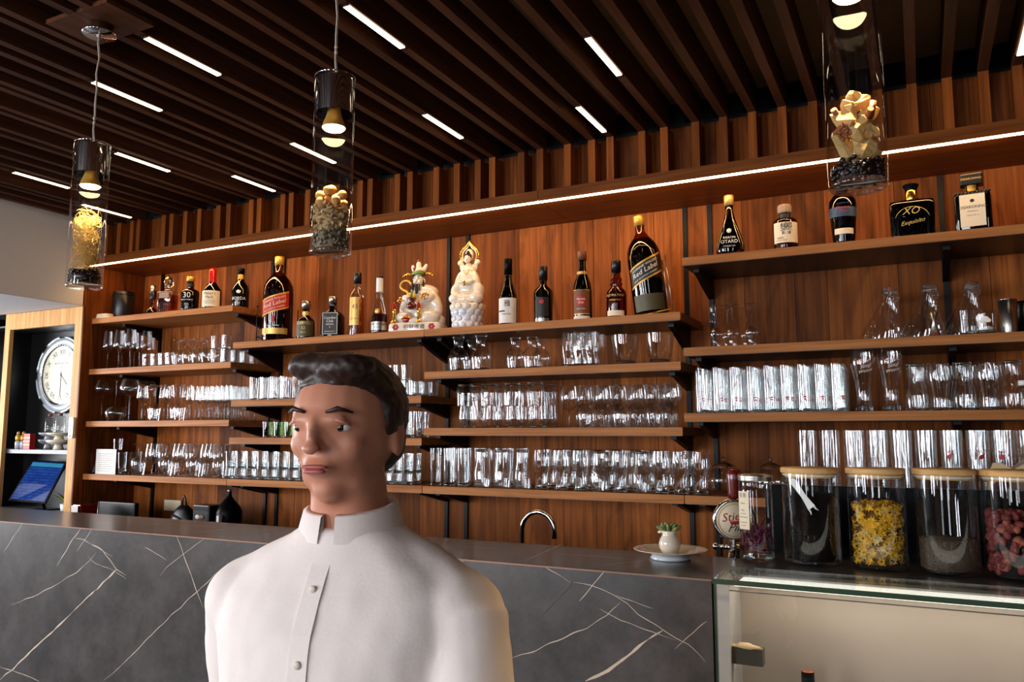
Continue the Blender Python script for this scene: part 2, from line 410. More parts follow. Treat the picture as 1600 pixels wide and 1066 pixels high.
def patch(r, z0, z1, half, a0=-pi / 2, seg=12, slope=0.0, top=None):
    """a paper label bent round a cylinder"""
    mb = MB(); v = []; f = []
    for i in range(seg + 1):
        t = -half + 2 * half * i / seg; a = a0 + t; dz = slope * r * t
        e = top(i / seg) if top else 0
        v.append((r * cos(a), r * sin(a), z0 + dz)); v.append((r * cos(a), r * sin(a), z1 + dz + e))
    for i in range(seg): f.append((2 * i, 2 * i + 2, 2 * i + 3, 2 * i + 1))
    mb.add(v, f, True); return mb

# ------------------------------------------------------------------ dimensions
YW, YF, YLED = 3.23, 2.90, 2.86        # back wall, shelf fronts, ledge front
XL, XR = -4.12, 0.40
ZB = 2.655                              # underside of ceiling slats
ZC = 2.765                              # ceiling board
CT = 1.15                               # counter top

# ------------------------------------------------------------------ setting
MB().box((-7, -2.6, -0.05), (3.2, 3.4, 0)).build('floor', 'floor_tile', kind='structure')
ceil_ = MB().box((-7, -2.6, ZC), (3.2, 2.945, ZC + 0.04)).build('ceiling', 'ceiling_board', kind='structure')
MB().box((-7, 2.945, ZC + 0.12), (3.2, 3.4, ZC + 0.16)).build('ceiling', 'dark_recess', kind='structure')
MB().box((-7, 2.93, ZC + 0.04), (3.2, 2.945, ZC + 0.16)).build('ceiling', 'dark_recess', kind='structure')  # hidden dark boards from here added to shut sky light out of the gap
MB().box((-7.1, 2.93, ZC + 0.16), (3.3, 3.4, ZC + 0.18)).build('ceiling', 'dark_recess', kind='structure')

wall = MB().box((XL - 0.05, YW + 0.012, 0), (XR + 0.05, YW + 0.05, ZC + 0.14)).build('wall_back', 'dark_recess', kind='structure')
joints = [XL, -3.98, -3.83, -3.64, -3.449, -3.294, -3.108, -3.02, -2.90, -2.782, -2.62, -2.47, -2.29, -2.13, -1.98, -1.875, -1.75, -1.606,
          -1.394, -1.243, -1.126, -0.97, -0.835, -0.733, -0.605, -0.413, -0.295, -0.05, 0.098, 0.24, XR]
for a, b in zip(joints, joints[1:]):
    pr = random.uniform(0, 0.002)
    mb = MB().box((a + 0.0008, YW - pr, 0.02), (b - 0.0008, YW + 0.012, 2.43))
    mb.build('plank', 'wall_walnut', wall)
# boarding over the ledge, coloured darker for the shade between the upright slats
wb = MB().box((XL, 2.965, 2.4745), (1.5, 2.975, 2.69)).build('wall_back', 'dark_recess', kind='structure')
x = XL
while x < 1.5:
    wd = random.choice((0.18, 0.24, 0.3)); MB().box((x + 0.001, 2.955, 2.476), (min(x + wd, 1.5) - 0.001, 2.965, 2.672)).build('panel', 'panel_walnut', wb); x += wd
# side panels of the shelf alcove
MB().box((-4.185, YLED, 0), (XL, YW, 2.43)).build('wall_left', 'panel_walnut', kind='structure')
MB().box((XR, YLED, 0), (XR + 0.06, YW, 2.43)).build('wall_right', 'panel_walnut', kind='structure')
# bulkhead over the niche, soffit and far left wall
MB().box((-4.60, -2.6, 2.203), (XL, YLED - 0.02, ZC)).build('wall_left', 'white_paint', kind='structure')
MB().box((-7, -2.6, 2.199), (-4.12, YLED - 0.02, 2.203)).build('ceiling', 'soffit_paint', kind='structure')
MB().box((-7, 3.2, 0), (-4.95, 3.3, 2.2)).build('wall_back', 'maroon_paint', kind='structure')
MB().box((-7.1, -2.6, 0), (-7, 3.3, ZC)).build('wall_left', 'white_paint', kind='structure')
MB().box((-7, -2.7, 0), (3.2, -2.6, ZC)).build('wall_front', 'maroon_paint', kind='structure')
MB().box((3.2, -2.6, 0), (3.3, 3.3, ZC)).build('wall_right', 'maroon_paint', kind='structure')
MB().box((XR + 0.06, YLED, 0), (3.2, 2.95, 2.43)).build('wall_back', 'panel_walnut', kind='structure')

# ledge with the light strip
lg = thing('light_ledge', 'long walnut ledge with a glowing warm strip above all the shelves', 'ledge', (0, 0, 0))
MB().box((XL, YLED, 2.43), (-1.34, YW, 2.474)).build('board', 'ledge_walnut', lg)
MB().box((-1.338, YLED, 2.43), (0.9, YW, 2.474)).build('board', 'ledge_walnut', lg)
MB().box((XL + 0.01, YLED + 0.002, 2.4245), (0.34, YLED + 0.013, 2.4335)).build('light_strip', 'led_ledge', lg)

# ceiling slats with their upright ends and lamps let into some of them
PITCHX = 0.1035
first = 0.026 - PITCHX * 40
strips = {-1.975: (1.508, 1.785), -2.388: (1.633, 1.90), -1.338: (1.634, 1.90), -1.56: (2.361, 2.626), -0.818: (2.096, 2.374), -1.035: (2.551, 2.818),
          -2.924: (2.121, 2.385), -3.552: (2.08, 2.34), -2.195: (2.365, 2.63), -2.718: (2.56, 2.82), 0.327: (2.53, 2.80), -3.75: (2.55, 2.83), -3.15: (1.45, 1.72)}
k = 0; xs = []
while first + k * PITCHX < 2.6: xs.append(first + k * PITCHX); k += 1
strip_at = {}
for sx, yy in strips.items():
    i = min(range(len(xs)), key=lambda j: abs(xs[j] - sx)); xs[i] = sx; strip_at[i] = yy
hw = 0.0145
src = None
ORD = ['first', 'second', 'third', 'fourth', 'fifth', 'sixth', 'seventh', 'eighth', 'ninth', 'tenth', 'eleventh', 'twelfth', 'thirteenth', 'fourteenth',
       'fifteenth', 'sixteenth', 'seventeenth', 'eighteenth', 'nineteenth', 'twentieth', 'twenty-first', 'twenty-second', 'twenty-third', 'twenty-fourth', 'twenty-fifth', 'twenty-sixth']
for i, x in enumerate(xs):
    if x < XL + 0.015: continue
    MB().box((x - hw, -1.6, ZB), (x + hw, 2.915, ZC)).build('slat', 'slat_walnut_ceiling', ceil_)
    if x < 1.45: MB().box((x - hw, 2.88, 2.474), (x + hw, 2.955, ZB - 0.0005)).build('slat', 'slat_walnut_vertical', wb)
descr = {-1.975: 'beside the canopy of the straw-filled pendant', -2.388: 'crossed by the straw pendant cord', -1.338: 'beside the cord of the nut-filled pendant',
         -1.56: 'right of the nut-filled pendant, towards the wall', -0.818: 'upper one of the pair over the tall angled bottle', -1.035: 'lower one of the pair, nearest the wall slats',
         -2.924: 'just right of the straw pendant lamp', -3.552: 'left of the straw pendant lamp', -2.195: 'running behind the nut-filled pendant', -2.718: 'left of the nut-filled pendant, towards the wall',
         0.327: 'at the right edge of the photo', -3.75: 'lowest, behind the straw pendant glass', -3.15: 'at the left edge of the photo'}
for i, (y0, y1) in strip_at.items():
    x = xs[i]
    t = thing('ceiling_strip_light', 'thin glowing ceiling strip light ' + descr[x], 'light', (x, (y0 + y1) / 2, ZB), 0, 'strip lights in the slatted ceiling')
    L = (y1 - y0) / 2
    MB().box((-0.009, -L, -0.004), (0.009, L, -0.0005)).build('glow_face', 'led_warm', t)
    MB().box((-0.0105, -L - 0.015, -0.003), (0.0105, -L, -0.0005)).build('end_cap', 'black_metal', t)
    MB().box((-0.0105, L, -0.003), (0.0105, L + 0.015, -0.0005)).build('end_cap', 'black_metal', t)

# rails and shelves
for j, (x, zl) in enumerate(((-3.955, 'left end of the shelves'), (-3.097, 'right end of the left bay'), (-3.017, 'left end of the second bay'), (-1.980, 'right end of the second bay'),
                        (-1.875, 'left end of the third bay'), (-0.835, 'right end of the third bay'), (-0.733, 'left end of the right bay'), (0.102, 'middle of the right bay'))):
    t = tag(MB().box((x - 0.009, YW - 0.012, 0.98), (x + 0.009, YW - 0.0025, 2.43)).build('shelf_rail', 'black_metal'), 'black upright shelf rail on the boards at the ' + zl, 'rail', 'shelf rails')
SH = {}
brk_poly = lambda D, H: [(YW - 0.012, 0), (YW - 0.012, -H)] + [(YW - 0.012 - D * (1 - cos(a)), -H * cos(a) ** 0.8 if a < pi / 2 - 1e-3 else -0.012) for a in [pi / 2 * q / 7 for q in range(1, 8)]] + [(YW - 0.012 - D, 0)]
def shelf(key, x0, x1, ztop, rails, label, H=0.06, D=0.24):
    t = thing('wall_shelf', label, 'shelf', (0, 0, 0), 0, 'walnut wall shelves')
    MB().box((x0, YF, ztop - 0.03), (x1, YW - 0.013, ztop)).build('board', 'shelf_walnut', t)
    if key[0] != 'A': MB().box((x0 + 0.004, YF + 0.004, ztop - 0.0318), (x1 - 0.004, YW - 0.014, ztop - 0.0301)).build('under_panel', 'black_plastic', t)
    for x in rails:
        MB().prism([(a, b + ztop - 0.032) for a, b in brk_poly(D, H)], x - 0.011, x + 0.011, 'yz').build('bracket', 'black_metal', t)
    SH[key] = ztop
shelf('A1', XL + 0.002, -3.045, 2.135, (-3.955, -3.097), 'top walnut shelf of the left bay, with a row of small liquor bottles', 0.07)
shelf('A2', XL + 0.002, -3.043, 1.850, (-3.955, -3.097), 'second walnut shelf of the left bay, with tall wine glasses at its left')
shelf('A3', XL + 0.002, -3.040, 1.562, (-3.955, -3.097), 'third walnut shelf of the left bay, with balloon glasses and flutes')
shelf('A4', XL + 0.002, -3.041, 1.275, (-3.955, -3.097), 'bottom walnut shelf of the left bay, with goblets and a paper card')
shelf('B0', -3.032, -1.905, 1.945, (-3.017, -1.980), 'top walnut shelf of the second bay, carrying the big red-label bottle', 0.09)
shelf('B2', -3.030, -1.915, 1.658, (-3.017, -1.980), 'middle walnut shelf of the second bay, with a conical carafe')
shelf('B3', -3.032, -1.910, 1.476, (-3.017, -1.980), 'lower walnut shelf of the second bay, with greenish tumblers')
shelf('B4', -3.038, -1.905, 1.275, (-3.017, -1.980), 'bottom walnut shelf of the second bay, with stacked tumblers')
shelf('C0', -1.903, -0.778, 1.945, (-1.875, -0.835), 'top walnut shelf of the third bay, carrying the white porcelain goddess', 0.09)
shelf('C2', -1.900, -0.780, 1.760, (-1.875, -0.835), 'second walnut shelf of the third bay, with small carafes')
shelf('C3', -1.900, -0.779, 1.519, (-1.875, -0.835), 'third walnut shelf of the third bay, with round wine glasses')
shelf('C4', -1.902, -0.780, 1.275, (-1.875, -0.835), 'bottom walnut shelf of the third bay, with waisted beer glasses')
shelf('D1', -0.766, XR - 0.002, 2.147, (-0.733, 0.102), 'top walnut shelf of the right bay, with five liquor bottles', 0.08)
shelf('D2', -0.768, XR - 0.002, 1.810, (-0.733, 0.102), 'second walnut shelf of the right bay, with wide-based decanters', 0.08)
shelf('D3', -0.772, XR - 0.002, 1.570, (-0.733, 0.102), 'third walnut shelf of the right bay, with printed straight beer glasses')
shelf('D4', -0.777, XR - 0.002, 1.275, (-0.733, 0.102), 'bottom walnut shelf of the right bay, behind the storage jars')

# back counter under the shelves
bc = thing('back_counter', 'dark low back counter under the shelves behind the bar', 'counter', (0, 0, 0))
MB().box((XL + 0.002, 2.72, 0.94), (XR - 0.002, YW - 0.015, 0.98)).build('worktop', 'black_gloss', bc)
for i in range(5):
    x0 = XL + 0.01 + i * 0.9
    MB().box((x0, 2.74, 0.08), (x0 + 0.89, YW - 0.02, 0.94)).build('cabinet', 'black_plastic', bc)

# ------------------------------------------------------------------ marble bar counter
def marble():
    mt, nt, out = newmat('veined_stone')
    b = N(nt, 'ShaderNodeBsdfPrincipled'); tc = N(nt, 'ShaderNodeTexCoord')
    nz = N(nt, 'ShaderNodeTexNoise'); nz.inputs['Scale'].default_value = 22; nz.inputs['Detail'].default_value = 3
    nt.links.new(tc.outputs['Object'], nz.inputs['Vector'])
    F = lambda *p: [aty(a, c, 1.97) for a, c in p]
    T = lambda *p: [atz(a, c, CT) for a, c in p]
    lines = [(F((36, 817), (5, 864)), .0022), (F((127, 825), (116, 840), (89, 884)), .004), (F((144, 827), (120, 862)), .0022),
             (F((117, 841), (132, 844), (160, 860), (182, 890), (198, 900)), .0025), (F((132, 844), (176, 870)), .0018),
             (F((151, 864), (141, 876), (120, 894), (82, 916), (50, 934), (17, 945)), .0025), (F((137, 870), (150, 881), (175, 891), (197, 905)), .0018),
             (F((182, 890), (150, 922)), .007), (F((150, 922), (115, 955)), .005), (F((115, 955), (85, 985), (50, 1017), (22, 1044), (0, 1062)), .0065),
             (F((0, 1042), (40, 1055), (62, 1065)), .0025), (F((276, 836), (287, 867), (307, 925), (317, 950)), .0035),
             (F((321, 840), (287, 866), (260, 887), (250, 900)), .0018), (F((226, 855), (260, 875)), .0018),
             (F((357, 880), (305, 927), (252, 977), (195, 1035), (162, 1065)), .0025),
             (F((725, 874), (705, 897), (672, 934)), .003), (F((675, 955), (592, 990)), .002), (F((797, 1027), (740, 1044), (712, 1052)), .003),
             (F((912, 890), (894, 910), (892, 916), (840, 970)), .0048), (F((946, 892), (905, 940)), .0025), (F((851, 886), (892, 910)), .0014),
             (F((895, 910), (925, 915), (960, 930), (980, 944), (997, 960), (1036, 985), (1075, 1007), (1102, 1034)), .0022),
             (F((960, 930), (1020, 952)), .0018), (F((970, 942), (949, 962), (917, 981), (872, 1001), (825, 1021), (800, 1028)), .0028),
             (F((937, 951), (970, 971), (1020, 987), (1055, 1000)), .0018), (F((1036, 985), (1012, 1000)), .004), (F((1012, 1000), (980, 1025), (950, 1047), (915, 1065)), .009),
             (F((1105, 971), (1074, 995), (1055, 1015)), .0016),
             (T((820, 877), (877, 851)), .004), (T((865, 866), (935, 870), (997, 876)), .003), (T((935, 885), (1010, 876)), .003), (T((225, 818), (362, 825)), .003),
             (T((362, 826), (320, 832)), .004), (T((640, 852), (790, 858)), .003), (T((700, 852), (792, 846)), .003)]
    n2 = N(nt, 'ShaderNodeTexNoise'); n2.inputs['Scale'].default_value = 9; n2.inputs['Detail'].default_value = 8; n2.inputs['Roughness'].default_value = 0.7
    nt.links.new(tc.outputs['Object'], n2.inputs['Vector'])
    rg = N(nt, 'ShaderNodeMix', data_type='RGBA'); rg.inputs[6].default_value = S(50, 47, 47); rg.inputs[7].default_value = S(90, 85, 84)
    r0 = N(nt, 'ShaderNodeMapRange'); r0.inputs[1].default_value = 0.3; r0.inputs[2].default_value = 0.75; nt.links.new(n2.outputs['Fac'], r0.inputs[0]); nt.links.new(r0.outputs[0], rg.inputs[0])
    nt.links.new(rg.outputs[2], b.inputs['Base Color']); b.inputs['Roughness'].default_value = 0.3; b.inputs['Coat Weight'].default_value = 0.5; b.inputs['Coat Roughness'].default_value = 0.18
    nt.links.new(b.outputs[0], out.inputs[0])
    return lines
VEINS = marble()
XC = -0.468
bar = thing('bar_counter', 'long bar counter clad in dark stone with pale veins', 'counter', (0, 0, 0))
MB().box((-6.3, 1.97, 0), (XC, 1.985, CT - 0.0005)).build('front_slab', 'veined_stone', bar)
MB().box((-6.3, 1.97, CT), (XC, 2.335, CT + 0.0005)).box((-6.3, 1.986, CT - 0.02), (XC, 2.335, CT)).build('top_slab', 'veined_stone', bar)
MB().box((-6.3, 1.9685, CT - 0.003), (XC, 1.97, CT + 0.0008)).build('edge_trim', 'edge_tan', bar)
MB().box((-6.3, 1.986, 0), (XC, 2.30, CT - 0.021)).build('body', 'black_plastic', bar)

def vein(pts, wd, parent):
    top = abs(pts[0].z - CT) < 1e-4
    nrm = Vector((0, 0, 1)) if top else Vector((0, -1, 0))
    P = []
    for a, c in zip(pts, pts[1:]):
        n = max(2, int((c - a).length / 0.012))
        P += [a.lerp(c, i / n) for i in range(n)]
    P.append(pts[-1]); n = len(P) - 1; v = []; seed = random.random() * 50
    for i, p in enumerate(P):
        t = (P[min(i + 1, n)] - P[max(i - 1, 0)]).normalized(); q = t.cross(nrm)
        nn = noise.noise(Vector((i * 0.35, seed, 0)))
        wv = wd * 0.38 * (0.25 + 0.75 * min(1, 6 * min(i, n - i) / max(n, 1))) * (1 + 0.8 * nn)
        o = p + q * noise.noise(Vector((i * 0.25, 0, seed))) * 0.004 + nrm * (0.0009 if top else 0.0003)
        v += [o + q * wv, o - q * wv]
    f = [(2 * i, 2 * i + 1, 2 * i + 3, 2 * i + 2) for i in range(n)]
    MB().add(v, f).build('vein', 'vein_stone', parent)
pbr('vein_stone', S(206, 188, 168), 0.45, noise_amt=0.2, nscale=60)
for pts, wd in VEINS: vein([Vector(p) for p in pts], wd, bar)

# ------------------------------------------------------------------ glass display case at the right end of the bar
ZT = 1.157; X2 = 1.3
cs = thing('display_case', 'lit glass display case joining the right end of the bar', 'display case', (0, 0, 0))
MB().box((XC + 0.012, 1.962, 0.05), (X2, 1.970, ZT - 0.013)).build('front_glass', 'glass_pane', cs)
MB().box((XC + 0.006, 1.952, ZT - 0.0118), (X2, 2.15, ZT)).build('top_glass', 'glass_top', cs)
MB().box((XC + 0.006, 1.9505, ZT - 0.0118), (X2, 1.9515, ZT)).build('glass_edge', 'glass_edge', cs)
MB().box((XC + 0.004, 1.972, 0.03), (XC + 0.011, 2.33, ZT - 0.014)).build('side_glass', 'glass_edge', cs)
MB().box((XC + 0.012, 1.972, 0.05), (XC + 0.040, 2.0, ZT - 0.014)).build('side_frame', 'frost_panel', cs)
MB().box((XC + 0.012, 2.21, 0.05), (X2, 2.22, ZT - 0.014)).build('back_panel', 'beige_back', cs)
MB().box((XC + 0.012, 2.0, 0.05), (XC + 0.018, 2.21, ZT - 0.014)).build('side_panel', 'frost_panel', cs)
MB().box((XC + 0.012, 2.105, ZT - 0.0245), (X2, 2.21, ZT - 0.0125)).build('rear_rail', 'frost_panel', cs)
MB().box((XC + 0.05, 2.145, ZT - 0.0295), (X2 - 0.01, 2.185, ZT - 0.0255)).build('light_strip', 'led_case', cs)
MB().box((XC + 0.05, 1.985, ZT - 0.019), (X2 - 0.01, 2.10, ZT - 0.016)).build('glow_face', 'tray_glow', cs)  # white tray under the top glass, made to glow as if lit
MB().box((XC + 0.03, 1.975, ZT - 0.03), (X2 - 0.01, 1.978, ZT - 0.0275)).build('seal', 'olive_metal', cs)
MB().box((XC + 0.012, 1.972, 0.02), (X2, 2.33, 0.05)).build('base', 'black_plastic', cs)
MB().box((XC + 0.006, 2.151, ZT - 0.03), (X2, 2.50, ZT)).build('worktop', 'veined_stone', cs)
MB().box((XC + 0.012, 2.222, 0.05), (X2, 2.48, ZT - 0.031)).build('body', 'black_plastic', cs)
q = aty(1195, 764, 2.46)
t = tag(MB().box((q.x, 2.46, ZT + 0.0005), (X2, 2.475, 1.350)).build('screen_panel', 'black_gloss'), 'low black upright panel standing behind the storage jars', 'panel')
# clamp inside the case
q0 = aty(1137, 1010, 1.985); q1 = aty(1192, 1043, 1.985)
t = thing('clamp_block', 'dull grey metal clamp block inside the lit glass case', 'clamp', (q0.x, 1.985, q1.z))
dx, dz = q1.x - q0.x, q0.z - q1.z
MB().box((0, 0, 0), (dx, 0.03, dz)).build('block', 'olive_metal', t)
mb = MB(); mb.ball((dx * 0.55, 0.012, dz + 0.0005), (dx * 0.36, 0.012, 0.008), 10, 6, jit=0.5); mb.ball((dx * 0.2, 0.012, dz + 0.0005), (dx * 0.14, 0.01, 0.005), 8, 5, jit=0.5)
mb.build('packing', 'pale_wood', t)
# bottle inside the case
q = aty(1262, 1049, 2.1)
t = thing('wine_bottle', 'dark bottle with coppery screw cap inside the lit glass case', 'bottle', (q.x, 2.1, q.z - 0.30))
R_ = 0.0152
MB().lathe([(0.037, 0), (0.038, 0.01), (0.038, 0.19), (0.03, 0.22), (0.0145, 0.25), (0.0145, 0.262)], 24, caps=(True, True)).build('body', 'glass_dark', t)
MB().lathe([(R_, 0.262), (R_, 0.287), (R_ - .001, 0.288), (R_, 0.289), (R_, 0.2995)], 24, caps=(True, False)).build('cap', 'black_gloss', t)
MB().lathe([(R_, 0.2997), (R_ - 0.001, 0.3015)], 24, caps=(True, True)).build('cap_top', 'copper_cap', t)
MB().box((XC + 0.02, 1.99, q.z - 0.305), (X2 - 0.01, 2.2, q.z - 0.3005)).build('glass_shelf', 'glass_pane', cs)

# ------------------------------------------------------------------ pendant lamps
def pendant(px_top, py_top, px_bot, py_bot, label, rad, fill, power):
    YP = 1.4
    top = aty(px_top, py_top, YP); bot = aty(px_bot, py_bot, YP)
    x = (top.x + bot.x) / 2; z0, z1 = bot.z, top.z; H = z1 - z0
    t = thing('pendant_lamp', label, 'lamp', (x, YP, z0), 0, 'glass cylinder pendant lamps')
    MB().lathe([(rad, 0.004), (rad, H)], 40).build('glass_cylinder', 'glass_pendant', t)
    MB().lathe([(0.0005, 0.001), (rad - 0.004, 0.0), (rad, 0.004), (rad - 0.003, 0.010), (0.0005, 0.010)], 40).build('glass_base', 'glass_bottle', t)
    MB().lathe([(rad + 0.0006, H - 0.0012), (rad + 0.001, H), (rad - 0.0015, H + 0.0008), (rad - 0.002, H - 0.001)], 40).build('rim', 'chrome', t)
    MB().lathe([(0.0005, H - 0.004), (rad - 0.005, H - 0.004), (rad - 0.004, H - 0.008), (rad - 0.004, H - 0.088)], 40).build('chrome_cap', 'chrome', t)
    zb = H - 0.125
    MB().lathe([(0.010, zb + 0.052), (0.014, zb + 0.05), (0.017, zb + 0.035), (0.025, zb + 0.012), (0.0265, zb + 0.004)], 28).build('bulb', 'gold_paint', t)
    MB().lathe([(0.0262, zb + 0.005), (0.0225, zb), (0.0005, zb - 0.001)], 28).build('bulb_face', 'bulb_glow', t)
    MB().box((rad - 0.006, -0.0012, H - 0.036), (rad + 0.007, 0.0012, H - 0.033)).build('fixing_pin', 'chrome', t)
    zc = ZB - z0
    pts = [(0.002 * sin(k * 1.3), 0.002 * cos(k * 1.7), H - 0.004 + (zc - 0.03 - H + 0.004) * k / 14) for k in range(15)]
    MB().tube(pts, 0.0022, 6).build('cord', 'cord', t)
    MB().tube([(p[0] + 0.004, p[1], p[2]) for p in pts], 0.001, 5).build('cord', 'steel', t)
    MB().ball((0.001, 0, H + 0.075), 0.0045, 10, 6).build('cord_bead', 'cord', t)
    MB().ball((0.001, 0, H + 0.062), 0.0045, 10, 6).build('cord_bead', 'cord', t)
    MB().lathe([(0.0005, zc - 0.030), (0.044, zc - 0.030), (0.046, zc - 0.027), (0.034, zc - 0.024), (0.034, zc + 0.001), (0.0005, zc + 0.001)], 36).build('ceiling_canopy', 'chrome', t)
    MB().box((-0.13, -0.075, zc - 0.001), (0.13, 0.075, zc + 0.012)).build('mounting_board', 'slat_walnut_ceiling', t)
    fill(t, rad - 0.004, H)
    # the spot bulb in the cap shines down into the glass
    l = bpy.data.lights.new('pendant_bulb', 'SPOT'); l.energy = power; l.color = (1.0, 0.66, 0.34); l.spot_size = radians(75); l.spot_blend = 0.5; l.shadow_soft_size = 0.02
    o = bpy.data.objects.new('pendant_bulb', l); COL.objects.link(o); o.location = (x, YP, z0 + zb - 0.006)
    return t
def rod(x0=0):
    return Matrix.Rotation(random.uniform(0, 6.28), 3, 'Z') @ Matrix.Rotation(random.uniform(0, 3.1), 3, 'X')
def pile(mb, R, z0, z1, n, size, seg=6, rings=4, jit=0.0, shell=0.5, stretch=(1, 1, 1)):
    for _ in range(n):
        r = R * math.sqrt(random.uniform(shell * shell, 0.92)); a = random.uniform(0, 2 * pi); s_ = size * random.uniform(0.75, 1.2)
        r = min(r, R - s_ * 0.9)
        mb.ball((r * cos(a), r * sin(a), random.uniform(z0, z1)), (s_ * stretch[0], s_ * stretch[1], s_ * stretch[2]), seg, rings, rot=rod(), jit=jit)
    return mb
def fill_straw(t, R, H):
    pile(MB(), R, 0.016, 0.052, 170, 0.0055, stretch=(1.2, 0.8, 0.7)).build('black_beans', 'black_beans', t, 'stuff')
    MB().lathe([(0.0005, 0.046), (R * 0.8, 0.046), (R * 0.8, 0.012), (0.0005, 0.012)], 20).build('bean_core', 'black_beans', t, 'stuff')
    mb = MB()
    for k in range(210):
        zc = 0.055 + 0.15 * random.random() ** 0.9; rr = (R - 0.003) * random.uniform(0.35, 0.98)
        a0 = random.uniform(0, 6.28); tilt = Matrix.Rotation(random.uniform(-1.1, 1.1), 3, 'X') @ Matrix.Rotation(random.uniform(-1.1, 1.1), 3, 'Y')
        pts = []; ln = random.uniform(1.6, 5.0)
        for q in range(11):
            a = a0 + ln * q / 10; p = tilt @ Vector((rr * cos(a), rr * sin(a), random.uniform(-0.002, 0.002)))
            d = math.hypot(p.x, p.y)
            if d > R - 0.002: p.x *= (R - 0.002) / d; p.y *= (R - 0.002) / d
            p.z = max(p.z + zc, 0.05); pts.append(p)
        mb.tube(pts, 0.00065, 3, caps=False)
    mb.build('straw_tangle', 'straw', t, 'stuff')
def fill_nuts(t, R, H):
    pile(MB(), R, 0.014, 0.055, 300, 0.0035, jit=0.3).build('grey_chips', 'grey_chips', t, 'stuff')
    MB().lathe([(0.0005, 0.05), (R * 0.75, 0.05), (R * 0.75, 0.012), (0.0005, 0.012)], 20).build('chip_core', 'grey_chips', t, 'stuff')
    MB().lathe([(0.0005, 0.1), (R * 0.7, 0.1), (R * 0.7, 0.05), (0.0005, 0.05)], 20).build('slice_core', 'root_slices', t, 'stuff')
    mb = MB()
    for _ in range(190):
        r = R * math.sqrt(random.uniform(.3, .8)); a = random.uniform(0, 6.28); z = random.uniform(0.05, 0.118); rt = rod()
        c = Vector((r * cos(a), r * sin(a), z)); rr = random.uniform(0.004, 0.0075)
        v = [c + rt @ Vector((rr * cos(k * pi / 4), rr * sin(k * pi / 4), h)) for h in (-0.0013, 0.0013) for k in range(8)]
        mb.add(v, [tuple(range(8)), tuple(reversed(range(8, 16)))] + [(i, (i + 1) % 8, 8 + (i + 1) % 8, 8 + i) for i in range(8)])
    mb.build('root_slices', 'root_slices', t, 'stuff')
    d = 0.0125
    for (a, r, z) in ((3.6, .026, .137), (4.3, .028, .117), (5.0, .022, .143), (5.7, .029, .118), (0.1, .028, .135), (0.9, .026, .12), (1.8, .025, .137), (2.7, .028, .118), (4.7, .002, .150), (3.1, .012, .128)):
        MB().ball((min(r, R - d) * cos(a), min(r, R - d) * sin(a), z), d * random.uniform(.9, 1.0), 16, 10, jit=0.06).build('nut', 'nut_shell', t)
def fill_crystal(t, R, H):
    pile(MB(), R, 0.014, 0.044, 230, 0.0045, jit=0.2).build('dark_beans', 'black_beans', t, 'stuff')
    MB().lathe([(0.0005, 0.04), (R * 0.8, 0.04), (R * 0.8, 0.012), (0.0005, 0.012)], 20).build('bean_core', 'black_beans', t, 'stuff')
    for (x, y, z, sx, sy, sz, ry) in ((-.018, -.018, .065, .008, .01, .022, -.4), (.016, -.02, .058, .020, .009, .013, .45), (.004, -.02, .085, .014, .010, .012, .5), (-.012, -.014, .117, .019, .014, .017, .15),
                                      (.014, -.012, .108, .012, .012, .014, -.6), (.024, -.008, .09, .012, .011, .010, .3), (-.006, .012, .075, .016, .015, .02, 1.0), (-.010, -.006, .140, .015, .012, .008, .5), (.010, -.008, .142, .014, .011, .009, -.5),
                                      (.001, -.012, .152, .010, .009, .008, .2), (.018, .008, .130, .014, .012, .012, .8), (-.020, .006, .100, .012, .012, .014, 1.1)):
        mb = MB(); rt = Matrix.Rotation(ry, 3, 'Y') @ Matrix.Rotation(x * 30, 3, 'Z')
        mb.ball((x, y, z), (sx * 1.25, sy * 1.25, sz * 1.25), 7, 5, rot=rt, jit=0.75); mb.sm = [False] * len(mb.f)
        mb.build('sugar_rock', 'sugar_crystal', t); continue
        v = []
        for sxx in (-1, 1):
            for syy in (-1, 1):
                for szz in (-1, 1):
                    v.append(Vector((x, y, z)) + rt @ Vector((sxx * sx * random.uniform(.7, 1.05), syy * sy * random.uniform(.7, 1.05), szz * sz * random.uniform(.7, 1.05))))
        mb.add(v, [(0, 1, 3, 2), (4, 6, 7, 5), (0, 4, 5, 1), (2, 3, 7, 6), (0, 2, 6, 4), (1, 5, 7, 3)])
        mb.build('sugar_rock', 'sugar_crystal', t)
    for (x, y, z, a, c) in ((.027, -.016, .125, .2, 1.3), (.022, -.022, .115, 1.2, .3), (-.026, -.014, .125, 1.0, -.4), (-.024, -.02, .098, 1.3, .7)):
        rt = Matrix.Rotation(c, 3, 'Z') @ Matrix.Rotation(a, 3, 'X'); p = Vector((x, y, z))
        mb = MB(); mb.tube([p - rt @ Vector((0, 0, .014)), p + rt @ Vector((0, 0, .014))], 0.005, 10); mb.build('cinnamon_stick', 'cinnamon', t)
    for (x, y, z) in ((-.006, -.028, .096), (-.018, -.022, .088)):
        mb = MB()
        for k in range(8):
            a = k * pi / 4; mb.ball((x + .007 * cos(a), y, z + .007 * sin(a)), (.0055, .003, .0028), 6, 4, rot=Matrix.Rotation(-a, 3, 'Y'))
        mb.build('star_anise', 'cinnamon', t)
pendant(143, 226, 133, 450, 'glass cylinder pendant lamp filled with tangled straw over black beans', 0.0465, fill_straw, 34)
pendant(523, 122, 517, 398, 'glass cylinder pendant lamp filled with round nuts and sliced roots', 0.0465, fill_nuts, 34)
pendant(1326, -112, 1336, 296, 'glass cylinder pendant lamp filled with yellow crystal chunks and cinnamon', 0.0465, fill_crystal, 70)

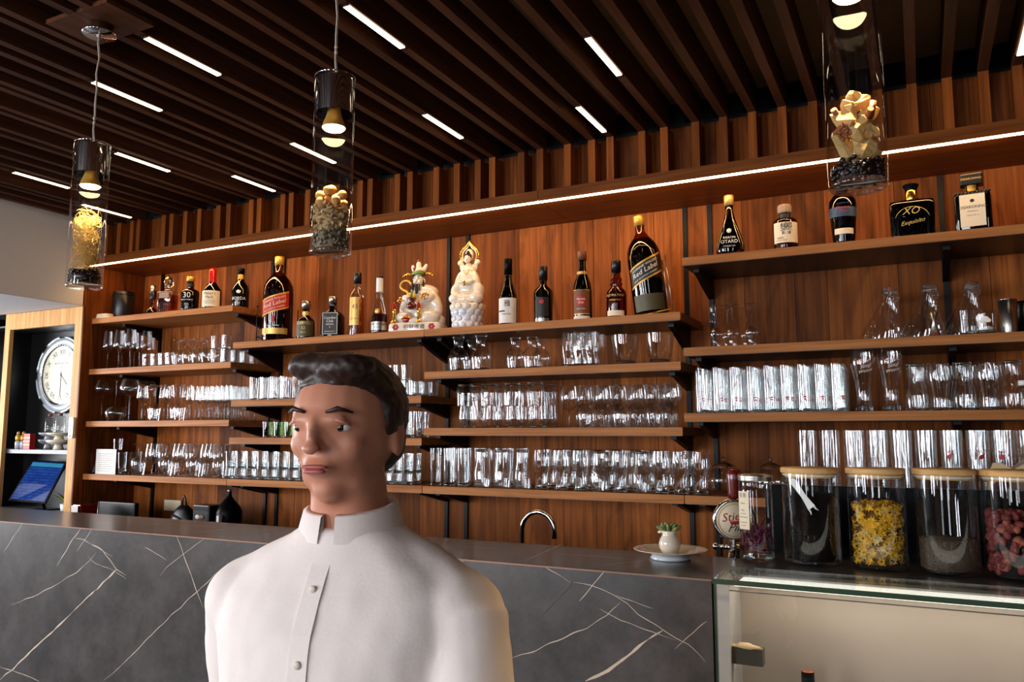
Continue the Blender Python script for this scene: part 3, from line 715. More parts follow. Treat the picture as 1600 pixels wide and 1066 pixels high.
# ------------------------------------------------------------------ drinking glasses
def arc(z0, r0, z1, r1, n, bulge):
    return [(r0 + (r1 - r0) * k / n + bulge * sin(pi * k / n), z0 + (z1 - z0) * k / n) for k in range(n + 1)]
def g_parts(kind):
    """list of (part name, MB, material) for a drinking glass standing on its foot at z = 0; height H"""
    def foot_stem(rf, hs):
        return [('foot', MB().lathe([(0.0005, 0.0), (rf, 0.0), (rf, 0.0015), (rf * 0.5, 0.004), (0.005, 0.008), (0.0005, 0.008)], 20), 'glass'),
                ('stem', MB().lathe([(0.0045, 0.0075), (0.0034, 0.014), (0.0034, hs - 0.01), (0.006, hs)], 8), 'glass_solid')]
    if kind == 'wine': return 0.215, foot_stem(0.031, 0.1) + [('bowl', MB().lathe([(0.0005, 0.1), (0.012, 0.103), (0.030, 0.118), (0.0325, 0.126), (0.030, 0.15), (0.0235, 0.215)], 24), 'glass')]
    if kind == 'flute': return 0.175, foot_stem(0.021, 0.085) + [('bowl', MB().lathe([(0.0005, 0.085), (0.010, 0.089), (0.019, 0.101), (0.0195, 0.11), (0.0155, 0.175)], 18), 'glass_wavy')]
    if kind == 'white': return 0.19, foot_stem(0.029, 0.095) + [('bowl', MB().lathe([(0.0005, 0.095), (0.014, 0.1), (0.030, 0.118), (0.0315, 0.126), (0.024, 0.19)], 22), 'glass_wavy')]
    if kind == 'balloon': return 0.228, foot_stem(0.034, 0.135) + [('bowl', MB().lathe([(0.0005, 0.135), (0.02, 0.138), (0.044, 0.152), (0.055, 0.172), (0.056, 0.186), (0.050, 0.205), (0.040, 0.228)], 28), 'glass')]
    if kind == 'goblet': return 0.165, foot_stem(0.031, 0.06) + [('bowl', MB().lathe([(0.0005, 0.06), (0.018, 0.064), (0.034, 0.078), (0.0395, 0.095), (0.0385, 0.118), (0.031, 0.165)], 24), 'glass_wavy')]
    if kind == 'round': return 0.165, foot_stem(0.032, 0.066) + [('bowl', MB().lathe([(0.0005, 0.066), (0.016, 0.07), (0.031, 0.085), (0.0375, 0.105), (0.0375, 0.125), (0.033, 0.165)], 24), 'glass_wavy')]
    if kind == 'snifter': return 0.135, foot_stem(0.026, 0.045) + [('bowl', MB().lathe([(0.0005, 0.045), (0.016, 0.049), (0.028, 0.062), (0.032, 0.078), (0.03, 0.1), (0.022, 0.135)], 22), 'glass_wavy')]
    if kind == 'grappa': return 0.158, foot_stem(0.026, 0.08) + [('bowl', MB().lathe([(0.0005, 0.08), (0.012, 0.085), (0.024, 0.1), (0.026, 0.108), (0.017, 0.126), (0.015, 0.142), (0.017, 0.158)], 20), 'glass_wavy')]
    def tumbler(h, r0, r1, mat='glass_wavy', base=0.012, prof=None, seg=22, rib=None):
        body = prof or [(r0, base * 0.6), (r1, h)]
        return h, [('base', MB().lathe([(0.0005, 0), (r0 * 0.94, 0), (r0 * 0.99, base * 0.3), (r0 * 0.985, base * 0.9), (0.0005, base)], seg), 'glass_solid'), ('body', MB().lathe(body, seg, rib=rib), mat)]
    if kind == 'stange': 
        h, p = tumbler(0.165, 0.0245, 0.0262, base=0.014); 
        mb = MB()
        for s_ in (-1, 1): mb.add([(0.0266 * cos(-1.5708 + a), 0.0266 * sin(-1.5708 + a), 0.052 + b) for a, b in ((-.2, -.004), (.05, -.006), (.3, -.004), (.05, .0)) for b in (b + s_ * 0.004,)], [(0, 1, 2, 3)])
        mb.add([(0.0266 * cos(-1.5708 + a), 0.0266 * sin(-1.5708 + a), b) for a, b in ((-.26, .052), (.26, .055), (.26, .052), (-.26, .049))], [(0, 1, 2, 3)])
        p.append(('red_emblem', mb, 'red_print')); return h, p
    if kind == 'longdrink': return tumbler(0.158, 0.024, 0.0275, base=0.013)
    if kind == 'tallstraight': return tumbler(0.232, 0.031, 0.033, base=0.016)
    if kind == 'tallprint':
        h, p = tumbler(0.232, 0.031, 0.033, base=0.016); mb = MB()
        mb.add([(0.0328 * cos(-1.5708 + a), 0.0328 * sin(-1.5708 + a), 0.15 + b) for a, b in ((-.25, -.006), (-.05, -.010), (.25, -.004), (.1, .006), (-.18, .004))], [(0, 1, 2, 3, 4)])
        text_wrap(mb, 'Stiegl', 0.013, 0.0331, 0.166); p.append(('red_emblem', mb, 'red_print')); return h, p
    if kind == 'tumbler': return tumbler(0.112, 0.0215, 0.0245)
    if kind == 'short': return tumbler(0.07, 0.022, 0.026, rib=(0.02, 12))
    if kind == 'stack': 
        h, p = tumbler(0.085, 0.023, 0.0265, rib=(0.02, 12)); return h, p
    if kind == 'ringed': return tumbler(0.072, 0.0, 0.0, prof=[(0.020 + (0.0018 if k % 2 else 0) + 0.0004 * k, 0.008 + 0.0045 * k) for k in range(9)] + [(0.0235, 0.072)], base=0.008) if False else (0.072, [
        ('base', MB().lathe([(0.0005, 0), (0.019, 0), (0.0195, 0.008), (0.0005, 0.008)], 20), 'glass_solid'),
        ('body', MB().lathe([(0.0195 + (0.0016 if k % 2 else 0) + 0.0003 * k, 0.006 + 0.0045 * k) for k in range(10)] + [(0.023, 0.072)], 20), 'glass_wavy')])
    if kind == 'green': return tumbler(0.075, 0.024, 0.028, mat='glass_green')
    if kind == 'rock': return tumbler(0.118, 0.030, 0.036, base=0.016)
    if kind == 'bigtumbler': return tumbler(0.118, 0.040, 0.055, mat='glass', base=0.02, prof=[(0.036, 0.012), (0.046, 0.035), (0.054, 0.09), (0.056, 0.118)])
    if kind == 'fluted': return tumbler(0.14, 0.026, 0.03, prof=[(0.024, 0.008), (0.024, 0.03), (0.031, 0.06), (0.033, 0.085), (0.030, 0.14)], rib=(0.03, 10), seg=40)
    if kind == 'waisted':
        return tumbler(0.155, 0.0275, 0.0, prof=[(0.0265, 0.008), (0.026, 0.03), (0.0275, 0.055), (0.034, 0.085), (0.0365, 0.11), (0.036, 0.135), (0.034, 0.155)], base=0.012)
    if kind == 'barrel': return tumbler(0.092, 0.032, 0.0, prof=[(0.032, 0.008), (0.037, 0.02), (0.0395, 0.04), (0.038, 0.07), (0.0365, 0.092)], base=0.01, rib=(0.012, 16), seg=48)
    if kind == 'weizen':
        h, p = tumbler(0.205, 0.0275, 0.0, prof=[(0.027, 0.01), (0.0225, 0.035), (0.0225, 0.06), (0.029, 0.11), (0.0385, 0.155), (0.0395, 0.175), (0.036, 0.205)], base=0.02)
        mb = MB(); text_wrap(mb, 'Stiegl', 0.017, 0.0395, 0.152, slope=0.25, shear=0.2); p.append(('lettering', mb, 'white_ink'))
        mb = MB(); text_wrap(mb, 'Weizen', 0.015, 0.036, 0.136, slope=0.25, shear=0.2); p.append(('lettering', mb, 'white_ink')); return h, p
    raise KeyError(kind)
NAMES = {'wine': ('wine_glass', 'tall angular wine glass', 'wine glass'), 'flute': ('champagne_flute', 'slim champagne flute', 'champagne flute'), 'white': ('wine_glass', 'white wine glass', 'wine glass'),
         'balloon': ('balloon_glass', 'very wide balloon glass', 'wine glass'), 'goblet': ('goblet', 'bulbous stemmed goblet', 'goblet'), 'round': ('wine_glass', 'round-bowled wine glass', 'wine glass'),
         'snifter': ('snifter', 'brandy snifter', 'glass'), 'grappa': ('grappa_glass', 'tulip grappa glass', 'glass'), 'stange': ('beer_glass', 'straight beer glass with small red print', 'beer glass'),
         'longdrink': ('longdrink_glass', 'straight long drink glass', 'glass'), 'tallstraight': ('beer_glass', 'tall straight beer glass', 'beer glass'), 'tumbler': ('tumbler', 'straight clear tumbler', 'tumbler'), 'tallprint': ('beer_glass', 'tall straight beer glass with red print', 'beer glass'),
         'short': ('tumbler', 'short clear tumbler', 'tumbler'), 'stack': ('tumbler', 'small stacked tumbler', 'tumbler'), 'ringed': ('shot_glass', 'small ringed glass', 'glass'), 'green': ('tumbler', 'greenish tumbler', 'tumbler'),
         'rock': ('tumbler', 'thick-based tumbler', 'tumbler'), 'bigtumbler': ('mixing_glass', 'big wide tapered glass', 'glass'), 'fluted': ('tumbler', 'ribbed vase-shaped tumbler', 'tumbler'),
         'waisted': ('beer_glass', 'waisted beer glass', 'beer glass'), 'barrel': ('tumbler', 'round ribbed tumbler', 'tumbler'), 'weizen': ('wheat_beer_glass', 'tall wheat beer glass with white lettering', 'beer glass')}
WHERE = {'A1': 'top shelf of left bay', 'A2': 'second shelf of left bay', 'A3': 'third shelf of left bay', 'A4': 'bottom shelf of left bay', 'B2': 'middle shelf of second bay', 'B3': 'lower shelf of second bay',
         'B4': 'bottom shelf of second bay', 'C2': 'second shelf of third bay', 'C3': 'third shelf of third bay', 'C4': 'bottom shelf of third bay', 'D2': 'second shelf of right bay', 'D3': 'third shelf of right bay', 'D4': 'bottom shelf of right bay'}
PROTO = {}; COUNT = {}
def glass(kind, key, x, y, inv=False, dz=0, rowname='front'):
    nm, desc, cat = NAMES[kind]
    ck = (kind, key, rowname, inv); COUNT[ck] = COUNT.get(ck, 0) + 1; n = COUNT[ck]
    st = 'upside-down ' if inv else ''
    label = f"{ORD[n - 1]} {st}{desc}, {rowname} row, {WHERE[key]}"
    words = label.split()
    grp = f"{desc}es on the {WHERE[key]}".replace('glasses', 'glasses')
    z = SH[key] + dz + 0.0004
    if kind not in PROTO:
        h, parts = g_parts(kind); t = thing(nm, label, cat, (x, y, z), 0, grp)
        for pn, mb, mat in parts: mb.build(pn, mat, t)
        PROTO[kind] = (h, t); o = t
    else:
        h, src = PROTO[kind]; o = copy_thing(src, (x, y, z), (0, 0, 0), label, grp)
    if inv: o.location.z = z + h; o.rotation_euler = (pi, 0, random.uniform(0, 6))
    else: o.rotation_euler = (0, 0, random.uniform(-0.25, 0.25) + (0.35 if kind in ('stange', 'weizen') else 0))
    return h
def row(kind, key, pxs, Y=2.955, inv=None, rowname='front', dz=0):
    for i, px in enumerate(pxs):
        iv = (inv == 'all') or (isinstance(inv, (set, tuple, list)) and i in inv)
        glass(kind, key, xat(px, Y, 620), Y + random.uniform(-0.002, 0.002), iv, dz, rowname)
def xs_between(px0, px1, n): return [px0 + (px1 - px0) * i / (n - 1) for i in range(n)]
def back(kind, key, pxs, Y, fromY=2.955, inv=None, rowname='middle', dz=0):
    """a row directly behind a front row: same x, further back"""
    for i, px in enumerate(pxs):
        iv = (inv == 'all') or (isinstance(inv, (set, tuple, list)) and i in inv)
        glass(kind, key, xat(px, fromY, 620), Y + random.uniform(-0.002, 0.002), iv, dz, rowname)

# left bay
row('wine', 'A2', (165, 182.5, 200), 2.95); back('wine', 'A2', (165, 184, 203), 3.045, rowname='back')
row('flute', 'A2', (214.5,), 2.945); back('flute', 'A2', (214.5,), 3.03, rowname='back')
row('ringed', 'A2', (226, 238.5, 250.5, 262), 2.945); back('ringed', 'A2', (226, 238.5, 250.5, 262), 3.01, rowname='back')
row('snifter', 'A2', (274, 290, 305.5, 320), 2.955, 'all'); back('snifter', 'A2', (262, 278, 294, 309), 3.045, inv='all', rowname='back')
row('short', 'A2', (334, 350.5), 2.95); back('short', 'A2', (334, 350.5), 3.015, rowname='second'); back('short', 'A2', (334, 350.5), 3.08, rowname='third'); back('short', 'A2', (334, 350.5), 3.145, rowname='back')
row('short', 'A2', (334, 350.5), 2.95, dz=0.0705, rowname='upper front')
row('balloon', 'A3', (160, 203), 2.965); row('balloon', 'A3', (181,), 2.965, 'all'); back('balloon', 'A3', (163, 192), 3.10, rowname='back')
row('white', 'A3', (223, 243, 263, 282), 2.955, {1, 3})
back('white', 'A3', (220, 238, 256, 273), 3.035, inv={0, 2}, rowname='back')
fx = xs_between(297, 357, 5); row('flute', 'A3', fx, 2.945)
for q, nmq in ((2.993, 'second'), (3.041, 'third'), (3.089, 'fourth'), (3.137, 'fifth')): back('flute', 'A3', fx, q, rowname=nmq)
row('rock', 'A4', (156, 178, 199), 2.965); back('rock', 'A4', (156, 178, 199), 3.06, fromY=2.965, rowname='back')
row('short', 'A4', (189,), 2.965, dz=0.1205, rowname='upper')
row('goblet', 'A4', (222, 243, 264, 285.5, 307, 328.5, 348), 2.955, {0, 2, 4, 6})
back('goblet', 'A4', (232, 253, 274.5, 296, 318, 338), 3.025, inv={1, 3, 5}, rowname='second')
row('goblet', 'A4', (230, 250, 270, 292, 314, 336), 2.965, None, 'upper front', dz=0.074) if False else None
back('goblet', 'A4', (222, 243, 264, 285.5, 307, 328.5), 3.10, inv={1, 3, 5}, rowname='back')
row('stack', 'A4', (360,), 2.945)
# second bay
row('tumbler', 'B2', (396, 412, 428, 444), 2.95); back('tumbler', 'B2', (398, 414, 430, 446), 3.03, rowname='back')
sx1 = xs_between(588, 646, 6); row('short', 'B2', sx1, 2.955); back('short', 'B2', sx1, 3.035, rowname='middle'); back('short', 'B2', sx1, 3.115, rowname='back'); row('short', 'B2', sx1[:5], 2.96, dz=0.0705, rowname='upper')
row('green', 'B3', (420, 437, 454), 2.955); back('green', 'B3', (420, 437), 3.03, rowname='back')
row('short', 'B3', xs_between(471, 505, 3), 2.955); row('ringed', 'B3', xs_between(471, 505, 3), 2.955, dz=0.0705, rowname='upper')
row('rock', 'B3', xs_between(576, 638, 3), 2.96); back('rock', 'B3', xs_between(560, 640, 4), 3.06, rowname='back')
st = xs_between(366, 640, 18)
for q, nmq in ((2.948, 'front'), (3.012, 'middle')):
    for dz, up in ((0, ''), (0.0475, 'upper ')):
        back('stack', 'B4', [p for p in st if p < 520 or p > 560], q, dz=dz, rowname=up + nmq)
# third bay
row('fluted', 'C2', (890, 907.5, 925.5), 2.955); back('fluted', 'C2', (890, 907.5, 925.5), 3.035, rowname='back')
row('bigtumbler', 'C2', (979, 1032), 2.985)
bx = (731, 768, 804, 840); row('barrel', 'C3', bx, 2.965); row('barrel', 'C3', (727, 764, 800, 836), 2.965, 'all', 'upper front', dz=0.0935)
back('barrel', 'C3', bx, 3.06, rowname='back'); back('barrel', 'C3', bx, 3.06, inv='all', rowname='upper back', dz=0.0935)
row('round', 'C3', (889, 916, 943, 970, 997, 1023, 1049), 2.955, {1, 3, 5})
back('round', 'C3', (903, 930, 957, 984, 1010, 1036), 3.03, inv={1, 3, 5}, rowname='second'); back('round', 'C3', (889, 916, 943, 970, 997, 1023), 3.105, inv={0, 2, 4}, rowname='back')
row('longdrink', 'C4', (682, 703, 724), 2.965); back('longdrink', 'C4', (690, 712, 734, 756, 778, 800), 3.045, rowname='back')
row('waisted', 'C4', (754, 785, 816, 935, 1000), 2.955, 'all')
row('waisted', 'C4', (846, 876, 906, 967, 1031, 1061, 1091), 2.955); back('waisted', 'C4', (846, 877, 908, 939, 970, 1001, 1032, 1063), 3.04, rowname='second'); back('waisted', 'C4', (846, 877, 908, 939, 970, 1001), 3.125, inv='all', rowname='back')
# right bay
row('grappa', 'D2', (1148, 1178), 2.975, 'all'); row('grappa', 'D2', (1122,), 2.965, 'all'); back('grappa', 'D2', (1132, 1162), 3.07, fromY=2.98, inv='all', rowname='back')
row('stange', 'D3', xs_between(1097, 1310, 9), 2.95); back('stange', 'D3', xs_between(1097, 1310, 9), 3.012, rowname='second'); back('stange', 'D3', xs_between(1097, 1310, 9), 3.074, rowname='third'); back('stange', 'D3', xs_between(1097, 1310, 9), 3.136, rowname='back')
row('weizen', 'D3', (1350, 1393), 2.96)
row('waisted', 'D3', (1432, 1506, 1584), 2.96, 'all'); row('waisted', 'D3', (1468, 1545), 2.965); back('waisted', 'D3', (1440, 1480, 1520, 1560), 3.06, rowname='back')
row('tallstraight', 'D4', (1258, 1293), 2.965, rowname='left front'); row('tallstraight', 'D4', (1330, 1367, 1404, 1442), 2.965); row('tallprint', 'D4', (1482, 1523, 1563, 1606), 2.965); back('tallstraight', 'D4', (1330, 1367, 1404, 1442, 1482, 1523, 1563, 1600), 3.045, fromY=2.965, rowname='back')
# red printing on the tall glasses on the right
# ------------------------------------------------------------------ helper for things that stand on a shelf
def toward_cam(x, y): return math.atan2(-x, y)      # turn that makes local -Y face the camera
def stand(name, label, cat, px, pytop, pybot, Y, key, rz=None, group=None, z=None):
    """empty on the shelf at picture column px, returns (thing, height)"""
    zb = (SH[key] if key else z) + 0.0004
    p = aty(px, (pytop + pybot) / 2, Y); h = zat(px, pytop, Y) - zb
    t = thing(name, label, cat, (p.x, Y, zb), 0.0 if rz is None else rz, group)
    return t, h
def bottle(t, prof, h, glass, liquid=None, level=0.7, cap=None, capmat='black_plastic', capr=1.15, seg=28, box=None):
    """prof: [(r, z fraction)] from the foot to the lip of the glass; cap = z fraction where the cap begins"""
    P = [(max(r, 0.0006), z * h) for r, z in prof]
    if box: MB().superlathe([(r / box[0], z) for r, z in P], box[0], box[1], n=box[2]).build('bottle_glass', glass, t)
    else: MB().lathe(P, seg).build('bottle_glass', glass, t)
    if liquid:
        L = [(max(r - 0.0025, 0.0005), max(z, 0.004)) for r, z in P if z <= level * h]
        nxt = [q for q in P if q[1] > level * h]
        if nxt and L:
            a = [q for q in P if q[1] <= level * h][-1]; b_ = nxt[0]; k = (level * h - a[1]) / max(b_[1] - a[1], 1e-6)
            L.append((max(a[0] + (b_[0] - a[0]) * k - 0.0025, 0.0006), level * h))
        if box: MB().superlathe([(r / box[0], z) for r, z in L], box[0], box[1], n=box[2]).build('liquor', liquid, t)
        else:
            L = [(0.0005, L[0][1])] + L + [(0.0005, level * h)]
            MB().lathe(L, seg).build('liquor', liquid, t)
    if cap:
        r = [q for q in P if q[1] >= cap * h - 1e-6][0][0] * capr
        MB().lathe([(0.0005, cap * h), (r, cap * h), (r, h * 0.992), (r * 0.93, h), (0.0005, h)], 22).build('cap', capmat, t)
def lbl(t, r, h, z0, z1, half, mat, a0=-pi / 2, slope=0, off=0.0006, name='paper_label', top=None):
    return patch(r + off, z0 * h, z1 * h, half, a0, slope=slope, top=top).build(name, mat, t)
def wr(parent, txt, size, r, z, mat='black_ink', a0=-pi / 2, slope=0, **kw):
    mb = MB(); text_wrap(mb, txt, size, r + 0.0011, z, a0, slope, **kw); return mb.build('lettering', mat, parent)

# ---- top shelf of the left bay
t, h = stand('napkin', 'small cream folded cloth at the left end of the top left shelf', 'cloth', 164, 489, 499, 2.945, 'A1')
mb = MB()
for k in range(3): mb.superlathe([(0.9, 0), (1, 0.003), (0.98, 0.008), (0.9, 0.009)], 0.058 - 0.004 * k, 0.03, n=3, cz=0.009 * k)
mb.build('fold', 'cream_paper', t)
t, h = stand('canister', 'matte black round canister at the left of the top left shelf', 'canister', 193, 457, 490, 3.03, 'A1')
MB().lathe([(0.0005, 0), (0.058, 0), (0.060, 0.003), (0.060, h - 0.004), (0.058, h), (0.054, h - 0.002), (0.0005, h - 0.004)], 32).build('can', 'black_plastic', t)
MB().lathe([(0.0606, h * 0.86), (0.0606, h * 0.88)], 32).build('rim_band', 'black_gloss', t)
t, h = stand('bottle', 'flat-bodied liquor bottle with black neck next to the square crystal decanter', 'bottle', 239, 446, 489, 2.985, 'A1')
bottle(t, [(0.0005, 0), (0.036, 0.0), (0.040, 0.05), (0.036, 0.14), (0.018, 0.25), (0.014, 0.3), (0.0145, 0.62), (0.0145, 0.82)], h, 'glass_amber', 'liquid_red', 0.2)
MB().lathe([(0.017, 0.55 * h), (0.018, 0.57 * h), (0.018, 0.8 * h), (0.014, 0.82 * h)], 20, caps=(True, True)).build('neck_wrap', 'black_plastic', t)
MB().lathe([(0.0135, 0.82 * h), (0.0145, 0.84 * h), (0.0145, 0.99 * h), (0.0005, h)], 20).build('cap', 'steel', t)
t, h = stand('decanter', 'square cut-crystal decanter with faceted stopper and pale label', 'decanter', 263, 434, 489, 2.955, 'A1', rz=0.25)
MB().superlathe([(1, 0), (1, 0.56 * h), (0.9, 0.6 * h), (0.36, 0.64 * h), (0.34, 0.72 * h), (0.42, 0.74 * h)], 0.045, 0.035, n=8).build('bottle_glass', 'glass_bottle', t)
MB().superlathe([(0.93, 0.004), (0.93, 0.5 * h)], 0.045, 0.035, n=8).build('liquor', 'liquid_amber', t)
mb = MB()
for i in range(6):
    for j in range(6):
        x0 = -0.036 + i * 0.012; z0 = 0.006 + j * 0.0105
        mb.add([(x0, -0.0352, z0), (x0 + 0.012, -0.0352, z0), (x0 + 0.012, -0.0352, z0 + 0.0105), (x0, -0.0352, z0 + 0.0105), (x0 + 0.006, -0.0392, z0 + 0.005)], [(0, 1, 4), (1, 2, 4), (2, 3, 4), (3, 0, 4)])
mb.build('cut_pattern', 'glass_bottle', t, 'stuff')
MB().box((-0.028, -0.0372, 0.40 * h), (0.028, -0.0362, 0.56 * h)).build('paper_label', 'taupe', t)
MB().superlathe([(0.5, 0.72 * h), (0.9, 0.78 * h), (1.0, 0.86 * h), (0.95, 0.94 * h), (0.7, h)], 0.026, 0.022, n=2.5, seg=10, smooth=False).build('stopper', 'glass_solid', t)
t, h = stand('bottle', 'round-shouldered whisky bottle printed 30 on the top left shelf', 'bottle', 297, 433, 484, 2.955, 'A1', rz=0.5)
bottle(t, [(0.0005, 0), (0.043, 0), (0.044, 0.05), (0.047, 0.52), (0.044, 0.58), (0.018, 0.66), (0.016, 0.72), (0.017, 0.86)], h, 'glass_brown', 'liquid_red', 0.5, 0.86, 'gold_paint', 1.2)
mb = MB(); text_wrap(mb, '30', 0.042, 0.0485, 0.43 * h); text_wrap(mb, 'GRAND RESERVA', 0.009, 0.048, 0.30 * h); text_wrap(mb, 'XO', 0.016, 0.047, 0.17 * h); mb.build('lettering', 'white_ink', t)
MB().lathe([(0.0185, 0.7 * h), (0.019, 0.8 * h)], 22).build('neck_label', 'black_paper', t)
t, h = stand('bottle', 'squat bottle with red wax top and cream label on the top left shelf', 'bottle', 332, 419, 480, 2.955, 'A1', rz=0.5)
bottle(t, [(0.0005, 0), (0.045, 0), (0.047, 0.03), (0.047, 0.40), (0.045, 0.46), (0.026, 0.58), (0.016, 0.66), (0.0155, 0.97)], h, 'glass_brown', 'liquid_red', 0.5)
MB().lathe([(0.021, 0.56 * h), (0.0185, 0.66 * h), (0.0185, 0.9 * h), (0.0165, 0.98 * h), (0.0005, h)], 22, rib=(0.05, 5)).build('wax_seal', 'red_gloss', t)
L = lbl(t, 0.047, h, 0.04, 0.42, 1.25, 'cream_paper'); mb = MB(); text_wrap(mb, "Maker's", 0.021, 0.0482, 0.35 * h); text_wrap(mb, 'Mark', 0.021, 0.0482, 0.26 * h)
text_wrap(mb, 'KENTUCKY STRAIGHT', 0.007, 0.0482, 0.17 * h); text_wrap(mb, 'BOURBON WHISKY', 0.007, 0.0482, 0.12 * h); mb.build('lettering', 'black_ink', t)
t, h = stand('bottle', 'black port bottle with white script near the right end of the top left shelf', 'bottle', 376, 420, 478, 2.99, 'A1', rz=0.6)
bottle(t, [(0.0005, 0), (0.041, 0), (0.043, 0.03), (0.044, 0.42), (0.038, 0.54), (0.02, 0.66), (0.0155, 0.74), (0.0155, 0.97)], h, 'glass_dark', 'liquid_dark', 0.6, 0.85, 'black_gloss', 1.15)
mb = MB(); text_wrap(mb, 'BORDA', 0.022, 0.046, 0.21 * h); text_wrap(mb, '1871', 0.010, 0.045, 0.09 * h); mb.build('lettering', 'white_ink', t)
mb = MB(); mb.ball((0, -0.0445, 0.38 * h), (0.012, 0.002, 0.009), 12, 6); mb.build('crest', 'white_ink', t)
patch(0.0165, 0.66 * h, 0.84 * h, 1.0).build('neck_label', 'gold_paint', t)

# ---- top shelf of the second bay
def cradle(t, w, d, H, tilt=0):
    for sx in (-1, 1):
        MB().tube([(sx * w, -d, 0.0), (sx * w, -d, H)], 0.0025, 8).build('cradle_post', 'black_metal', t)
        MB().tube([(sx * w, d, 0.0), (sx * w, d, H)], 0.0025, 8).build('cradle_post', 'black_metal', t)
        MB().ball((sx * w, -d, H), 0.005, 10, 6).build('cradle_knob', 'black_metal', t)
        MB().tube([(sx * w, -d, 0.02), (sx * w, d, 0.02)], 0.0025, 8).build('cradle_rail', 'black_metal', t)
    MB().tube([(-w, -d, 0.022), (w, -d, 0.022)], 0.0025, 8).build('cradle_rail', 'black_metal', t)
def walker(t, r, h, mat_label, rz_mat, slant, txt, liquid, seg=32):
    P = [(0.0005, 0), (r * 0.96, 0), (r, 0.015), (r, 0.56), (r * 0.96, 0.64), (r * 0.8, 0.71), (r * 0.45, 0.785), (r * 0.29, 0.83), (r * 0.27, 0.90), (r * 0.27, 0.985)]
    o = bpy.data.objects
    bottle(t, P, h, 'glass_amber', liquid, 0.76, 0.90, 'gold_paint', 1.16)
    mb = patch(r + 0.001, 0.33 * h, 0.52 * h, 1.05, slope=slant, seg=20); mb.build('slanted_label', mat_label, t)
    for z in (0.327, 0.505): patch(r + 0.0016, z * h, (z + 0.018) * h, 1.05, slope=slant, seg=20).build('label_border', 'gold_paint', t)
    mb = MB(); text_wrap(mb, txt[0], r * 0.20, r + 0.002, 0.475 * h, slope=slant); text_wrap(mb, txt[1], r * 0.42, r + 0.002, 0.425 * h, slope=slant); text_wrap(mb, txt[2], r * 0.15, r + 0.002, 0.37 * h, slope=slant)
    mb.build('lettering', 'cream_paper' if rz_mat else 'white_ink', t)
t, h = stand('large_bottle', 'huge whisky bottle with slanted red label in a cradle', 'bottle', 435, 402, 526, 2.985, 'B0', rz=0.45)
cradle(t, 0.083, 0.06, 0.17)
t2 = t; walker(t, 0.0735, h, 'red_paper', 1, 0.30, ('JOHNNIE WALKER', 'Red Label', 'OLD SCOTCH WHISKY'), 'liquid_red')
patch(0.0745, 0.075 * h, 0.145 * h, 1.0, seg=16).build('lower_label', 'gold_paper', t)
mb = MB(); text_wrap(mb, 'John Walker', 0.012, 0.0748, 0.175 * h, shear=0.3); mb.build('lettering', 'white_ink', t)
mb = MB(); mb.ball((0, -0.074, 0.25 * h), (0.009, 0.001, 0.018), 10, 6); mb.build('figure_print', 'red_print', t)
t, h = stand('bottle', 'small round bottle with grey cap beside the huge red-label bottle', 'bottle', 478, 471, 525, 2.96, 'B0', rz=0.45)
bottle(t, [(0.0005, 0), (0.042, 0), (0.043, 0.04), (0.043, 0.40), (0.040, 0.50), (0.02, 0.6), (0.0155, 0.64), (0.016, 0.8)], h, 'glass_brown', 'liquid_dark', 0.45, 0.80, 'steel', 1.3)
lbl(t, 0.043, h, 0.06, 0.46, 1.2, 'olive_paper'); mb = MB(); text_wrap(mb, 'DEERFELL', 0.018, 0.0442, 0.40 * h); text_wrap(mb, '12', 0.020, 0.0442, 0.27 * h); text_wrap(mb, 'SPEYSIDE', 0.007, 0.0442, 0.16 * h); mb.build('lettering', 'gold_paper', t)
MB().lathe([(0.0175, 0.62 * h), (0.0175, 0.72 * h)], 20).build('neck_label', 'gold_paper', t)
t, h = stand('bottle', 'square whisky bottle with black label and low grey cap', 'bottle', 520, 464, 523, 2.965, 'B0', rz=0.35)
bottle(t, [(0.052, 0.0), (0.052, 0.05), (0.052, 0.50), (0.045, 0.58), (0.02, 0.66), (0.016, 0.7), (0.016, 0.85)], h, 'glass_brown', 'liquid_red', 0.5, 0.84, 'steel', 1.25, box=(0.052, 0.036, 5))
MB().box((-0.038, -0.0385, 0.06 * h), (0.038, -0.0372, 0.60 * h)).build('paper_label', 'black_paper', t)
for a in (((-0.036, 0.07 * h), (0.036, 0.078 * h)), ((-0.036, 0.575 * h), (0.036, 0.583 * h)), ((-0.036, 0.07 * h), (-0.034, 0.58 * h)), ((0.034, 0.07 * h), (0.036, 0.58 * h))):
    MB().box((a[0][0], -0.0391, a[0][1]), (a[1][0], -0.0386, a[1][1])).build('label_border', 'white_ink', t)
mb = MB()
for s_, sz, z in (('Canadian', 0.016, 0.46), ('Club', 0.018, 0.38), ('RESERVE', 0.010, 0.30), ('9', 0.012, 0.23), ('BLENDED WHISKY', 0.006, 0.13)): text_flat(mb, s_, sz, (0, -0.0392, z * h), (1, 0, 0), (0, 0, 1))
mb.build('lettering', 'white_ink', t)
t, h = stand('bottle', 'tall slim bottle of yellow liqueur with dark cap', 'bottle', 558, 427, 522, 2.965, 'B0', rz=0.35)
bottle(t, [(0.0005, 0), (0.034, 0), (0.035, 0.02), (0.035, 0.62), (0.031, 0.68), (0.016, 0.74), (0.0145, 0.78), (0.0145, 0.97)], h, 'glass_bottle', 'liquid_yellow', 0.6, 0.83, 'black_plastic', 1.25)
lbl(t, 0.035, h, 0.16, 0.60, 0.8, 'gold_paper', a0=-pi / 2 - 0.2); mb = MB(); text_wrap(mb, 'LICOR 43', 0.013, 0.0362, 0.26 * h); text_wrap(mb, '43', 0.03, 0.0362, 0.45 * h); mb.build('lettering', 'brown_paper', t)
t, h = stand('bottle', 'cognac bottle with white neck and silver label left of the seated deity', 'bottle', 593, 432, 520, 2.955, 'B0', rz=0.35)
